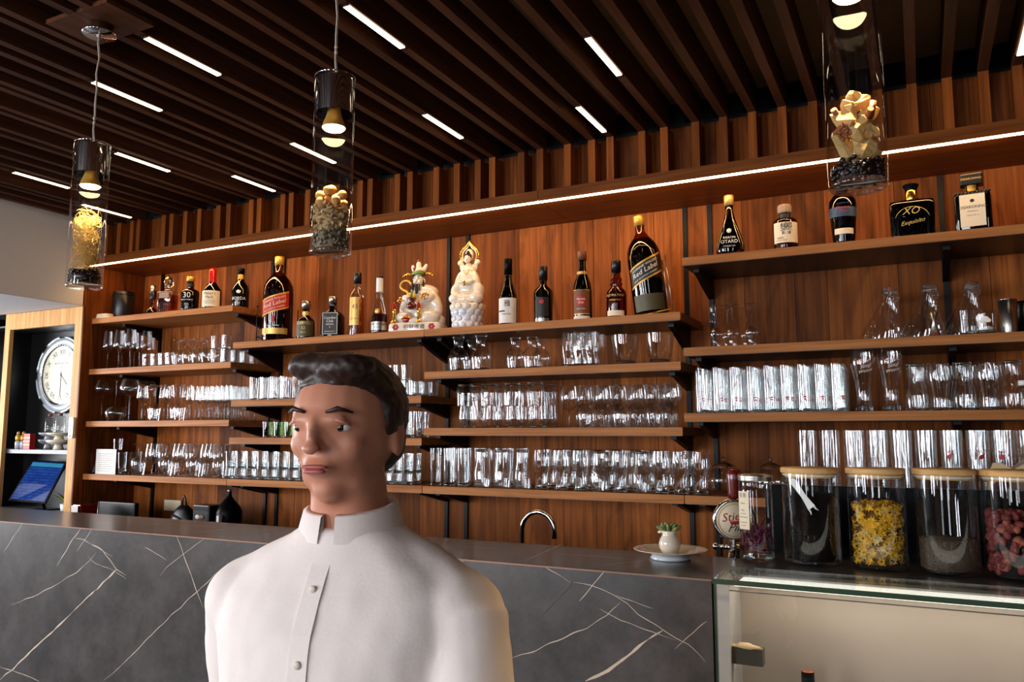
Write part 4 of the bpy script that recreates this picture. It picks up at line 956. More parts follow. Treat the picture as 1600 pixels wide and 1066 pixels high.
bottle(t, [(0.0005, 0), (0.037, 0), (0.038, 0.03), (0.038, 0.30), (0.033, 0.42), (0.020, 0.56), (0.0145, 0.70), (0.0145, 0.97)], h, 'glass_bottle', 'liquid_red', 0.34, 0.95, 'black_plastic', 1.1)
MB().lathe([(0.0165, 0.72 * h), (0.0160, 0.95 * h), (0.0165, 0.962 * h)], 20).build('neck_foil', 'white_paper', t)
lbl(t, 0.038, h, 0.06, 0.2, 1.3, 'steel'); mb = MB(); text_wrap(mb, 'REMY MARTIN', 0.0125, 0.0395, 0.155 * h); text_wrap(mb, 'VSOP', 0.011, 0.0395, 0.1 * h); mb.build('lettering', 'black_ink', t)
mb = MB(); mb.ball((0, -0.033, 0.38 * h), (0.012, 0.003, 0.012), 14, 8); mb.build('seal', 'gold_paper', t)

# ---- seated deity
def blobs(parent, name, mat, items, vox=0.004, sm=2):
    mb = MB()
    for it in items:
        c, r = it[0], it[1]; rot = it[2] if len(it) > 2 else None
        mb.ball(c, r, 16, 10, rot=rot)
    o = mb.build(name, mat, parent)
    md = o.modifiers.new('fuse', 'REMESH'); md.mode = 'VOXEL'; md.voxel_size = vox; md.use_smooth_shade = True
    if sm: s2 = o.modifiers.new('smooth', 'SMOOTH'); s2.iterations = sm; s2.factor = 0.5
    return o
RX = lambda a: Matrix.Rotation(a, 3, 'X')
RY = lambda a: Matrix.Rotation(a, 3, 'Y')
RZ = lambda a: Matrix.Rotation(a, 3, 'Z')
t, h = stand('deity_figurine', 'seated porcelain wealth deity with black beard and red candles', 'figurine', 659, 396, 518, 3.0, 'C0', rz=0.25)
t.location.x = xat(654, 3.0, 500); h = 0.335
# plinth with writing on its front
MB().superlathe([(0.97, 0), (1.0, 0.006), (0.98, 0.034), (0.93, 0.040)], 0.125, 0.072, n=7).build('plinth', 'porcelain', t)
text_flat(mb := MB(), '招財進寶', 0.024, (0.004, -0.0728, 0.018), (1, 0, 0), (0, 0, 1), spacing=1.15); mb.build('lettering', 'black_ink', t)
for sx in (-0.083, 0.084):
    mb = MB()
    for k in range(6): mb.ball((sx + 0.009 * cos(k * pi / 3), -0.0722, 0.019 + 0.009 * sin(k * pi / 3)), (0.006, 0.0015, 0.006), 8, 5)
    mb.build('painted_flower', 'red_print', t)
blobs(t, 'robed_body', 'porcelain', [((0.01, 0.015, 0.085), (0.088, 0.055, 0.06)), ((0.015, 0.02, 0.14), (0.075, 0.05, 0.055)), ((0.02, 0.02, 0.185), (0.068, 0.045, 0.04)),
      ((-0.055, -0.03, 0.065), (0.045, 0.04, 0.03)), ((0.06, -0.025, 0.068), (0.048, 0.04, 0.032)), ((-0.062, -0.005, 0.13), (0.02, 0.028, 0.055), RY(0.35)),
      ((0.085, 0.0, 0.13), (0.024, 0.03, 0.06), RY(-0.3)), ((0.075, 0.02, 0.09), (0.03, 0.04, 0.07)), ((0.055, -0.038, 0.155), (0.032, 0.022, 0.02), RY(-0.3)), ((-0.04, -0.04, 0.15), (0.028, 0.018, 0.018), RY(0.4)),
      ((0.0, -0.045, 0.05), (0.06, 0.025, 0.015)), ((0.095, 0.02, 0.055), (0.025, 0.035, 0.03))], 0.004)
blobs(t, 'head', 'porcelain', [((0.0, -0.008, 0.238), (0.025, 0.027, 0.032)), ((-0.002, -0.036, 0.234), (0.004, 0.005, 0.008)), ((-0.012, -0.03, 0.226), (0.007, 0.006, 0.006)), ((0.010, -0.03, 0.226), (0.007, 0.006, 0.006)), ((0.027, -0.004, 0.236), (0.005, 0.006, 0.013)), ((-0.026, -0.004, 0.236), (0.005, 0.006, 0.013))], 0.0022, 1)
mb = MB()
for sx in (-1, 1): mb.ball((sx * 0.010 - 0.001, -0.0335, 0.2435), (0.0052, 0.002, 0.0016), 10, 5); mb.ball((sx * 0.011 - 0.001, -0.0325, 0.2515), (0.007, 0.002, 0.0013), 10, 5, rot=RY(-sx * 0.3))
mb.build('painted_eyes', 'black_ink', t)
mb = MB(); mb.ball((-0.002, -0.032, 0.2155), (0.013, 0.006, 0.0035), 10, 5); mb.ball((-0.001, -0.030, 0.196), (0.009, 0.006, 0.024), 10, 8); mb.ball((-0.015, -0.028, 0.203), (0.0028, 0.003, 0.017), 8, 6); mb.ball((0.013, -0.028, 0.203), (0.0028, 0.003, 0.017), 8, 6)
for sx in (-1, 1): mb.ball((sx * 0.026, -0.012, 0.215), (0.004, 0.006, 0.028), 8, 6)
mb.build('beard', 'black_ink', t)
MB().ball((-0.002, -0.036, 0.2125), (0.0045, 0.003, 0.0016), 8, 5).build('mouth', 'red_print', t)
mb = MB(); mb.lathe([(0.030, 0.262), (0.033, 0.266), (0.031, 0.276), (0.024, 0.281)], 20, cy=-0.006); mb.build('hat_brim', 'green_glaze', t)
blobs(t, 'hat', 'porcelain', [((0.0, -0.004, 0.285), (0.026, 0.022, 0.018)), ((0.0, -0.006, 0.31), (0.012, 0.012, 0.018)), ((-0.026, 0.0, 0.292), (0.010, 0.010, 0.022), RY(-0.3)), ((0.027, 0.0, 0.294), (0.010, 0.010, 0.024), RY(0.4))], 0.003, 1)
mb = MB(); mb.ball((-0.015, -0.02, 0.291), (0.008, 0.008, 0.009), 10, 6); mb.ball((0.016, -0.018, 0.279), (0.022, 0.006, 0.004), 10, 6, rot=RY(0.5)); mb.ball((0.0, -0.012, 0.329), 0.0055, 8, 6); mb.build('hat_pompom', 'red_gloss', t)
for sx in (-1, 1):
    mb = MB(); mb.tube([(sx * 0.03, -0.012, 0.268), (sx * 0.048, -0.014, 0.270), (sx * 0.062, -0.014, 0.262)], [0.004, 0.005, 0.007], 8)
    for k in range(5): mb.ball((sx * (0.040 + 0.007 * k), -0.016, 0.267 - 0.002 * k + 0.004 * (k % 2)), 0.005, 8, 5)
    mb.build('hat_wing', 'gold', t)
mb = MB(); mb.tube([(0.026 * cos(a) - 0.052, -0.03, 0.213 + 0.022 * sin(a)) for a in [q * 0.45 for q in range(10)]] + [(-0.045, -0.035, 0.185), (-0.03, -0.045, 0.168), (-0.012, -0.052, 0.160)], 0.005, 8); mb.build('ruyi_sceptre', 'gold_paint', t)
mb = MB(); 
for k in range(9): mb.ball((0.045 + 0.013 * cos(k * 2.4) * (k / 9) ** .5 * 1.6, -0.058 - 0.004 * sin(k), 0.158 + 0.012 * sin(k * 2.4)), 0.006, 8, 5)
mb.build('gold_ingots', 'gold', t)
mb = MB(); mb.ball((-0.078, -0.045, 0.142), 0.009, 8, 6); mb.ball((-0.072, -0.045, 0.155), 0.006, 8, 6); mb.tube([(-0.078, -0.045, 0.145), (-0.05, -0.05, 0.142)], 0.003, 6); mb.build('gold_tassel', 'gold', t)
mb = MB(); mb.lathe([(0.0005, 0), (0.012, 0), (0.022, 0.01), (0.023, 0.022), (0.014, 0.030), (0.013, 0.034), (0.020, 0.046), (0.021, 0.052), (0.0005, 0.05)], 20, cx=-0.012, cy=-0.062, cz=0.098); mb.build('incense_pot', 'dark_red', t)
for k, (x, z) in enumerate(((-0.022, 0.158), (-0.012, 0.166), (-0.002, 0.159))):
    MB().superlathe([(1, 0), (1, 0.022), (0.7, 0.028)], 0.007, 0.006, n=3, seg=12).build('offering', ['yellow_glaze', 'green_glaze', 'yellow_glaze'][k], t).location = (x, -0.058, z - 0.012)
for sx in (-0.094, 0.022):
    px_, py_ = sx, -0.060
    mb = MB(); mb.lathe([(0.0005, 0), (0.016, 0), (0.014, 0.008), (0.007, 0.012), (0.0095, 0.02), (0.007, 0.026), (0.010, 0.034), (0.007, 0.042), (0.0095, 0.05), (0.008, 0.062), (0.0005, 0.064)], 16, cx=px_, cy=py_, cz=0.0405); mb.build('candle_holder', 'gold', t)
    MB().lathe([(0.0085, 0.103), (0.0085, 0.115), (0.0075, 0.124), (0.003, 0.133), (0.0005, 0.137)], 14, cx=px_, cy=py_).build('red_candle', 'red_gloss', t)
mb = MB(); mb.ball((-0.035, -0.062, 0.053), (0.022, 0.009, 0.012), 12, 6); mb.ball((-0.035, -0.062, 0.067), (0.012, 0.007, 0.008), 10, 6); mb.build('red_treasure_bowl', 'red_gloss', t)
mb = MB()
for k in range(7): mb.ball((-0.055 + k * 0.0068, -0.069, 0.058 + 0.008 * sin(k * 0.52)), 0.0042, 8, 5)
mb.build('gold_trim', 'gold', t)

# ---- standing/seated goddess
t, h = stand('goddess_figurine', 'white porcelain goddess on lotus base with golden halo', 'figurine', 731, 368, 510, 3.0, 'C0', rz=0.2)
mb = MB(); mb.lathe([(0.0005, 0), (0.060, 0.0), (0.066, 0.02), (0.064, 0.045), (0.070, 0.075), (0.072, 0.10), (0.060, 0.112)], 28); mb.build('lotus_core', 'porcelain', t)
for ring, (z, r, n, s_) in enumerate(((0.015, 0.062, 12, 0.85), (0.042, 0.063, 12, 0.95), (0.070, 0.066, 12, 1.05), (0.094, 0.070, 12, 1.05))):
    for k in range(n):
        a = 2 * pi * (k + 0.5 * (ring % 2)) / n
        MB().ball((0, 0, 0), (0.017 * s_, 0.008, 0.017 * s_), 10, 6).build('lotus_petal', 'porcelain_blue' if ring < 3 else 'porcelain', t).location = (0, 0, 0)
        o = bpy.context.scene.collection.objects[-1] if False else None
for ob, k in zip([c for c in t.children if c.name.startswith('lotus_petal')], range(48)):
    ring = k // 12; z, r = ((0.015, 0.062), (0.042, 0.063), (0.070, 0.066), (0.094, 0.070))[ring]; a = 2 * pi * ((k % 12) + 0.5 * (ring % 2)) / 12
    ob.location = (r * cos(a), r * sin(a), z); ob.rotation_euler = (0.25, 0, a + pi / 2)
blobs(t, 'robe', 'porcelain', [((0, 0, 0.13), (0.072, 0.055, 0.032)), ((-0.045, -0.02, 0.135), (0.035, 0.035, 0.026)), ((0.045, -0.02, 0.135), (0.035, 0.035, 0.026)), ((0, 0.005, 0.18), (0.05, 0.038, 0.05)),
      ((0, 0.008, 0.225), (0.045, 0.034, 0.045)), ((0, 0.01, 0.262), (0.036, 0.028, 0.028)), ((-0.043, 0.0, 0.205), (0.017, 0.024, 0.055), RY(0.22)), ((0.043, 0.0, 0.205), (0.017, 0.024, 0.055), RY(-0.22)),
      ((-0.05, -0.005, 0.165), (0.026, 0.03, 0.04)), ((0.052, -0.005, 0.165), (0.026, 0.03, 0.04)), ((-0.018, -0.034, 0.205), (0.022, 0.012, 0.012), RY(0.3)), ((0.018, -0.034, 0.205), (0.022, 0.012, 0.012), RY(-0.3)),
      ((0, 0.01, 0.285), (0.014, 0.014, 0.018)), ((-0.038, 0.012, 0.30), (0.014, 0.012, 0.014)), ((0.040, 0.012, 0.30), (0.014, 0.012, 0.014)), ((0, 0.02, 0.335), (0.020, 0.014, 0.03)), ((-.03, .012, .28), (.012, .01, .02)), ((.03, .012, .28), (.012, .01, .02))], 0.0038)
for k in range(7):
    z0 = 0.125 + 0.012 * k
    mb = MB(); mb.tube([(x * (0.060 - 0.003 * k) / 5, -0.054 + 0.004 * k + 0.0016 * x * x / 2, z0 - 0.0012 * (25 - x * x) * 0.35) for x in range(-5, 6)], 0.0016, 5); mb.build('robe_fold', 'porcelain', t)
blobs(t, 'face', 'porcelain', [((0, -0.006, 0.312), (0.0155, 0.016, 0.020)), ((0, -0.0225, 0.309), (0.0022, 0.003, 0.005)), ((0, -0.018, 0.297), (0.006, 0.005, 0.004))], 0.0016, 1)
mb = MB(); mb.ball((0, 0.0, 0.325), (0.0172, 0.0165, 0.015), 14, 8); mb.ball((0, 0.002, 0.343), (0.008, 0.008, 0.009), 10, 6)
mb.build('hair_bun', 'black_ink', t)
mb = MB()
for sx in (-1, 1): mb.ball((sx * 0.0065, -0.0212, 0.3135), (0.0032, 0.0008, 0.0007), 8, 4); mb.ball((sx * 0.0065, -0.0208, 0.3175), (0.0038, 0.0008, 0.0006), 8, 4)
mb.build('painted_eyes', 'black_ink', t)
MB().ball((0, -0.0222, 0.3015), (0.0026, 0.001, 0.0012), 8, 4).build('mouth', 'red_print', t)
halo = []
for k in range(41):
    a = -0.75 + (pi + 1.5) * k / 40; r = 0.040 * (1 + 0.42 * math.exp(-((a - pi / 2) / 0.22) ** 2)); halo.append((r * cos(a), 0.022, 0.334 + r * 1.05 * sin(a)))
MB().tube(halo, 0.0062, 8).build('halo', 'gold', t)
mb = MB()
for p in halo[::2]: mb.ball((p[0] * 1.08, p[1] - 0.003, 0.334 + (p[2] - 0.334) * 1.08), 0.0036, 7, 5)
mb.build('halo_beads', 'gold', t, 'stuff')
MB().tube([(p[0] * 0.84, 0.022, 0.334 + (p[2] - 0.334) * 0.84) for p in halo], 0.0035, 8).build('halo_inner_ring', 'porcelain', t)
mb = MB(); mb.lathe([(0.0005, 0), (0.006, 0), (0.008, 0.008), (0.003, 0.018), (0.004, 0.022)], 12, cy=-0.050, cz=0.186); mb.build('gold_vase', 'gold', t)
for s_ in (-1, 1): MB().ball((s_ * 0.034, -0.014, 0.286), 0.004, 8, 5).build('gold_clasp', 'gold_paint', t)
mb = MB(); mb.tube([(0.012 * cos(a), -0.026 - 0.004 * abs(sin(a)), 0.262 + 0.02 * sin(a)) for a in [pi + q * pi / 10 for q in range(11)]], 0.0016, 6); mb.build('necklace', 'gold_paint', t)

# ---- rest of the top shelf of the third bay
t, h = stand('bottle', 'dark green sparkling wine bottle with pale label beside the goddess', 'bottle', 794, 405, 507, 2.97, 'C0', rz=0.25)
bottle(t, [(0.0005, 0.02), (0.036, 0), (0.0385, 0.02), (0.0385, 0.36), (0.036, 0.45), (0.024, 0.58), (0.0155, 0.68), (0.014, 0.8), (0.0145, 0.97)], h, 'glass_olive', 'liquid_dark', 0.6, 0.76, 'black_gloss', 1.25)
lbl(t, 0.0385, h, 0.03, 0.40, 1.3, 'white_paper'); mb = MB(); text_wrap(mb, '雅', 0.03, 0.0398, 0.31 * h, a0=-pi / 2 + 0.1); text_wrap(mb, 'SPARKLING', 0.008, 0.0398, 0.16 * h); mb.build('lettering', 'black_ink', t)
patch(0.0397, 0.195 * h, 0.215 * h, 0.45, a0=-pi / 2 - 0.6).build('brush_mark', 'black_ink', t)
t, h = stand('bottle', 'short dark rum bottle with round emblem between green and tall bottles', 'bottle', 849, 417, 502, 2.97, 'C0', rz=0.25)
bottle(t, [(0.0005, 0), (0.036, 0), (0.0375, 0.03), (0.040, 0.52), (0.037, 0.58), (0.017, 0.66), (0.015, 0.7), (0.015, 0.97)], h, 'glass_brown', 'liquid_dark', 0.55, 0.76, 'black_plastic', 1.2)
lbl(t, 0.0385, h, 0.10, 0.44, 0.75, 'black_paper', slope=0, off=0.0022); MB().ball((0, -0.0412, 0.36 * h), (0.010, 0.001, 0.010), 16, 6).build('emblem', 'red_print', t)
mb = MB(); text_wrap(mb, 'Havana Club', 0.011, 0.0405, 0.27 * h); text_wrap(mb, 'RUM', 0.009, 0.0405, 0.21 * h); mb.build('lettering', 'white_ink', t)
lbl(t, 0.038, h, 0.0, 0.075, 0.8, 'steel', off=0.002, name='foil_band')
t, h = stand('bottle', 'tall dark rum bottle with brown label and red round emblem', 'bottle', 910, 393, 498, 2.97, 'C0', rz=0.2)
bottle(t, [(0.0005, 0), (0.037, 0), (0.0385, 0.02), (0.0385, 0.42), (0.034, 0.53), (0.021, 0.66), (0.0155, 0.76), (0.0155, 0.97)], h, 'glass_brown', 'liquid_dark', 0.7, 0.87, 'brown_paper', 1.2)
lbl(t, 0.0385, h, 0.09, 0.41, 1.0, 'brown_paper', top=lambda u: 0.006 * sin(pi * u)); 
for z in (0.075, 0.415): lbl(t, 0.0385, h, z, z + 0.015, 1.0, 'gold_paper', name='label_border')
mb = MB(); mb.v = []; 
for k in range(24): pass
lb = patch(0.0397, 0.21 * h, 0.33 * h, 0.42, a0=-pi / 2).build('emblem', 'red_paper', t)
mb = MB(); text_wrap(mb, 'Havana', 0.012, 0.0400, 0.295 * h); text_wrap(mb, 'Club', 0.012, 0.0400, 0.245 * h); text_wrap(mb, 'SELECCION', 0.007, 0.0400, 0.155 * h); mb.build('lettering', 'white_ink', t)
lbl(t, 0.0385, h, 0.0, 0.055, 1.0, 'white_paper', name='foot_label'); patch(0.0215, 0.66 * h, 0.70 * h, 1.3).build('neck_label', 'gold_paper', t)
t, h = stand('bottle', 'whisky bottle with ringed bulging neck and black cap', 'bottle', 963, 408, 494, 2.97, 'C0', rz=0.2)
bottle(t, [(0.0005, 0), (0.037, 0), (0.040, 0.03), (0.040, 0.40), (0.037, 0.47), (0.024, 0.53), (0.022, 0.56), (0.026, 0.59), (0.021, 0.63), (0.024, 0.67), (0.018, 0.72), (0.0165, 0.78), (0.016, 0.97)], h, 'glass_amber', 'liquid_amber', 0.5, 0.80, 'black_plastic', 1.2)
mb = MB(); text_wrap(mb, 'OLD PULTENEY', 0.012, 0.0412, 0.38 * h); text_wrap(mb, 'SINGLE MALT', 0.008, 0.0412, 0.30 * h); mb.build('lettering', 'gold_paper', t)
lbl(t, 0.040, h, 0.03, 0.12, 0.95, 'cream_paper')
# leaning big bottle in its cradle
t, h = stand('large_bottle', 'huge whisky bottle with slanted dark label, tilted in a metal cradle', 'bottle', 1012, 323, 490, 3.0, 'C0', rz=0.12)
h = 0.40; t.rotation_euler = (radians(0), radians(-6.5), 0.25); t.location.x += 0.012; t.location.z += 0.008
walker(t, 0.066, h, 'black_paper', 0, 0.42, ('JOHNNIE WALKER', 'Red Label', 'OLD SCOTCH WHISKY'), 'liquid_dark')
patch(0.0668, 0.03 * h, 0.19 * h, 1.0, seg=16).build('lower_label', 'olive_paper', t)
arch = [(-0.056, 0.30), (-0.056, 0.62), (-0.04, 0.68), (-0.01, 0.715), (0.02, 0.70), (0.045, 0.65), (0.052, 0.5)]
mb = MB(); mb.tube([(0.0672 * cos(-pi / 2 + a / 0.066), 0.0672 * sin(-pi / 2 + a / 0.066), z * h * 0.94) for a, z in arch], 0.0008, 5); mb.build('arched_line', 'gold_paper', t)
for sx, ln in ((0.070, 0.21), (0.083, 0.23)):
    MB().tube([(sx, -0.03, 0.004), (sx - 0.002, 0.0, ln)], 0.0022, 8).build('cradle_post', 'steel', t)
MB().tube([(0.068, 0.0, 0.205), (0.045, 0.03, 0.235), (0.083, 0.02, 0.232)], 0.0022, 8).build('cradle_rail', 'gold_paint', t)
MB().tube([(-0.04, -0.058, -0.003), (0.08, -0.058, 0.006)], 0.003, 8).build('cradle_rail', 'gold_paint', t)

# ---- top shelf of the right bay
t, h = stand('bottle', 'drop-shaped cognac bottle at the left end of the top right shelf', 'bottle', 1140, 306, 401, 2.975, 'D1', rz=0.12)
bottle(t, [(0.0005, 0), (0.040, 0), (0.049, 0.06), (0.052, 0.16), (0.046, 0.28), (0.032, 0.46), (0.020, 0.62), (0.0145, 0.74), (0.0145, 0.97)], h, 'glass_brown', 'liquid_red', 0.6, 0.84, 'gold_paper', 1.25, box=(0.052, 0.036, 2.2))
mb = MB(); text_flat(mb, 'BARON', 0.013, (0, -0.0345, 0.29 * h), (1, 0, 0), (0, 0.25, 1)); text_flat(mb, 'OTARD', 0.018, (0, -0.0375, 0.22 * h), (1, 0, 0), (0, 0.05, 1)); text_flat(mb, 'COGNAC XO', 0.007, (0, -0.0378, 0.15 * h), (1, 0, 0), (0, 0, 1)); mb.build('lettering', 'white_ink', t)
mb = MB(); mb.ball((0, -0.032, 0.40 * h), (0.009, 0.002, 0.009), 12, 6); mb.build('crest', 'white_ink', t)
for sx in (-1, 1): MB().tube([(sx * 0.046, -0.018, 0.1 * h), (sx * 0.046, -0.018, 0.2 * h), (sx * 0.030, -0.02, 0.42 * h), (sx * 0.012, -0.016, 0.62 * h), (sx * 0.009, -0.013, 0.76 * h)], 0.0008, 5).build('gilt_line', 'gold_paper', t)
t, h = stand('bottle', 'squat faceted whisky bottle with white label and glass stopper', 'bottle', 1227, 321, 390, 2.965, 'D1', rz=0.2)
bottle(t, [(0.0005, 0), (0.041, 0), (0.043, 0.05), (0.043, 0.62), (0.036, 0.68), (0.017, 0.70), (0.016, 0.82)], h, 'glass_amber', 'liquid_amber', 0.62)
MB().lathe([(0.0205, 0.70 * h), (0.0205, 0.80 * h)], 20).build('neck_label', 'black_paper', t)
MB().lathe([(0.0005, 0.82 * h), (0.023, 0.82 * h), (0.025, 0.85 * h), (0.025, 0.97 * h), (0.022, h), (0.0005, h)], 12, smooth=False).build('stopper', 'taupe', t)
lbl(t, 0.043, h, 0.14, 0.58, 1.15, 'cream_paper'); mb = MB(); text_wrap(mb, '響', 0.046, 0.0446, 0.42 * h); text_wrap(mb, 'HIBIKI', 0.009, 0.0446, 0.24 * h, a0=-pi / 2 - .5); text_wrap(mb, 'SUNTORY WHISKY', 0.005, 0.0446, 0.19 * h, a0=-pi / 2 - .4); mb.build('lettering', 'black_ink', t)
t, h = stand('bottle', 'stout rum bottle with blue label under the crystal-filled pendant', 'bottle', 1317, 285, 380, 2.965, 'D1', rz=0.1)
h = 0.225; bottle(t, [(0.0005, 0), (0.034, 0), (0.036, 0.05), (0.046, 0.60), (0.044, 0.70), (0.03, 0.79), (0.017, 0.83), (0.016, 0.97)], h, 'glass_brown', 'liquid_dark', 0.72, 0.86, 'black_plastic', 1.3)
lbl(t, 0.0425, h, 0.42, 0.60, 1.3, 'blue_paper', off=0.003, top=lambda u: 0.008 * sin(pi * u) ** 2); mb = MB(); text_wrap(mb, 'Havana', 0.015, 0.0475, 0.56 * h); text_wrap(mb, 'Club', 0.015, 0.0475, 0.50 * h); mb.build('lettering', 'red_paper', t)
lbl(t, 0.038, h, 0.15, 0.24, 0.85, 'cream_paper', off=0.002, name='foot_label')
t, h = stand('bottle', 'broad dark flask with gilt writing and gold neck', 'bottle', 1425, 289, 373, 2.965, 'D1', rz=0.0)
bottle(t, [(0.064, 0), (0.066, 0.05), (0.070, 0.60), (0.066, 0.68), (0.022, 0.72), (0.018, 0.76), (0.018, 0.9)], h, 'glass_brown', 'liquid_dark', 0.62, box=(0.070, 0.03, 6))
MB().lathe([(0.0195, 0.71 * h), (0.0205, 0.73 * h), (0.0205, 0.86 * h), (0.019, 0.88 * h)], 20).build('gold_neck', 'gold', t)
MB().lathe([(0.0005, 0.87 * h), (0.018, 0.87 * h), (0.020, 0.92 * h), (0.026, 0.985 * h), (0.024, h), (0.0005, h)], 14, smooth=False).build('stopper', 'black_gloss', t)
mb = MB(); text_flat(mb, 'XO', 0.034, (-0.004, -0.0305, 0.48 * h), (1, 0, 0), (0, 0, 1), shear=0.3); text_flat(mb, 'Exquisito', 0.020, (0, -0.0305, 0.28 * h), (1, 0, 0.15), (0, 0, 1), shear=0.4); mb.build('lettering', 'gold_paper', t)
mb = MB(); mb.tube([(0.052 * cos(a), -0.0303, 0.32 * h + 0.045 * sin(a)) for a in [0.2 + q * 2.7 / 12 for q in range(13)]], 0.0008, 5); mb.build('gilt_line', 'gold_paper', t)
t, h = stand('bottle', 'square amaretto bottle with white label and broad square stopper', 'bottle', 1520, 274, 362, 2.965, 'D1', rz=-0.1)
bottle(t, [(0.050, 0), (0.053, 0.04), (0.053, 0.60), (0.050, 0.66), (0.022, 0.70), (0.017, 0.74), (0.017, 0.82)], h, 'glass_brown', 'liquid_red', 0.6, box=(0.053, 0.040, 9))
MB().superlathe([(1, 0.82 * h), (1, 0.985 * h), (0.97, h)], 0.033, 0.026, n=12, smooth=False).build('square_stopper', 'black_plastic', t)
MB().lathe([(0.0185, 0.71 * h), (0.0185, 0.81 * h)], 20).build('gold_neck', 'gold_paint', t)
mb = MB(); text_flat(mb, 'DISARONNO', 0.010, (0, -0.0265, 0.91 * h), (1, 0, 0), (0, 0, 1)); mb.build('lettering', 'gold_paper', t)
MB().box((-0.036, -0.0420, 0.07 * h), (0.036, -0.0408, 0.62 * h)).build('paper_label', 'cream_paper', t)
mb = MB(); text_flat(mb, 'DISARONNO', 0.0135, (0, -0.0424, 0.40 * h), (1, 0, 0), (0, 0, 1)); text_flat(mb, 'ORIGINALE', 0.006, (0, -0.0424, 0.33 * h), (1, 0, 0), (0, 0, 1)); text_flat(mb, 'VELVET 28% vol', 0.005, (0, -0.0424, 0.26 * h), (1, 0, 0), (0, 0, 1)); mb.ball((0, -0.0418, 0.51 * h), (0.007, 0.001, 0.006), 10, 5); mb.build('lettering', 'black_ink', t)
mb = MB()
for k in range(10): mb.ball((-0.048 + k * 0.0107, -0.0385, 0.655 * h), (0.0055, 0.003, 0.005), 8, 5)
mb.build('pressed_beads', 'glass_brown', t, 'stuff')

# ---- carafes, decanters and the bits on the right second shelf
def carafe(px, key, Y, label, s_=1.0, grp='small bulbous glass carafes'):
    x = xat(px, Y, 570); z = SH[key] + 0.0004
    if 'carafe' not in PROTO:
        t = thing('carafe', label, 'carafe', (x, Y, z), 0, grp)
        MB().lathe([(0.0005, 0), (0.036, 0), (0.0385, 0.006), (0.037, 0.010), (0.0005, 0.010)], 26).build('base', 'glass_solid', t)
        MB().lathe([(0.038, 0.006), (0.043, 0.05), (0.0425, 0.064), (0.038, 0.076), (0.022, 0.092), (0.0185, 0.105), (0.021, 0.125), (0.0265, 0.142)], 28).build('body', 'glass_wavy', t)
        MB().lathe([(0.0262, 0.1415), (0.0275, 0.143), (0.0255, 0.1435)], 28).build('lip', 'glass_solid', t)
        PROTO['carafe'] = (0.143, t); o = t
    else: o = copy_thing(PROTO['carafe'][1], (x, Y, z), (0, 0, 0), label, grp)
    o.scale = (s_, s_, s_)
carafe(716, 'C2', 2.96, 'first small bulbous carafe from the left on the second shelf of third bay', 1.05)
carafe(751, 'C2', 2.96, 'second small bulbous carafe from the left on the second shelf of third bay', 1.05)
carafe(737, 'C2', 3.09, 'small bulbous carafe standing behind and between the left pair of carafes', 1.05)
carafe(805, 'C2', 2.96, 'left carafe of the trio of small carafes beside the ribbed tumblers', 0.93)
carafe(831, 'C2', 2.97, 'middle carafe of the trio of small carafes, with an oval badge', 0.93)
carafe(846, 'C2', 3.06, 'right rear carafe of the trio of small carafes beside the ribbed tumblers', 0.93)
def flaskc(px, Y, h, label):
    t = thing('conical_carafe', label, 'carafe', (xat(px, Y, 590), Y, SH['B2'] + 0.0004), 0)
    MB().lathe([(0.0005, 0), (0.037, 0), (0.039, 0.008), (0.0005, 0.011)], 26).build('base', 'glass_solid', t)
    MB().lathe([(0.039, 0.006), (0.028, 0.4 * h), (0.017, 0.68 * h), (0.0145, 0.78 * h), (0.019, 0.92 * h), (0.026, h)], 28).build('body', 'glass_wavy', t)
flaskc(472, 2.96, 0.205, 'conical clear carafe with flared mouth beside the straight tumblers')
flaskc(530, 3.06, 0.215, 'conical clear carafe behind the walking person on the middle shelf')
for i, px in enumerate((490, 516)):
    glass('rock', 'B2', xat(px, 2.975, 600), 2.975)
def decanter(px, Y, label):
    x = xat(px, Y, 500)
    if 'dec' not in PROTO:
        t = thing('decanter', label, 'decanter', (x, Y, SH['D2'] + 0.0004), 0, 'wide-based wine decanters')
        prof = [(0.088, 0.006), (0.090, 0.018), (0.080, 0.05), (0.055, 0.088), (0.034, 0.125), (0.028, 0.15), (0.030, 0.168)]
        seg = 32; v = []; f = []
        for k, (r, z) in enumerate(prof):
            off = 0.035 * (z / 0.168) ** 0.8
            for i in range(seg): a = 2 * pi * i / seg; v.append((off + r * cos(a) * 0.75, r * sin(a) * 0.5 + 0.0, z + 0.10 * (0 if k < len(prof) - 1 else 1) * 0.0 - (0.004 * cos(a) if z > 0.12 else 0)))
        for k in range(len(prof) - 1):
            for i in range(seg): j = (i + 1) % seg; f.append((k * seg + i, k * seg + j, (k + 1) * seg + j, (k + 1) * seg + i))
        mb = MB(); mb.add(v, f, True); mb.build('body', 'glass', t)
        MB().lathe([(0.0005, 0), (0.086, 0), (0.089, 0.007), (0.0005, 0.009)], 32, sx=0.75, sy=0.5).build('base', 'glass', t)
        mb = MB(); 
        for q in (0.162, 0.170, 0.178): mb.lathe([(0.0225, q - 0.003), (0.0252, q), (0.0225, q + 0.003)], 28, cx=0.0355)
        mb.build('ringed_mouth', 'glass_solid', t)
        PROTO['dec'] = (0.18, t); return
    copy_thing(PROTO['dec'][1], (x, Y, SH['D2'] + 0.0004), (0, 0, 0), label, 'wide-based wine decanters')
decanter(1374, 3.0, 'left one of the front wide-based decanters on second shelf of right bay')
decanter(1436, 3.0, 'middle one of the front wide-based decanters on second shelf of right bay')
decanter(1501, 3.0, 'right one of the front wide-based decanters on second shelf of right bay')
decanter(1379, 3.13, 'left one of the rear wide-based decanters on second shelf of right bay')
decanter(1440, 3.13, 'middle one of the rear wide-based decanters on second shelf of right bay')
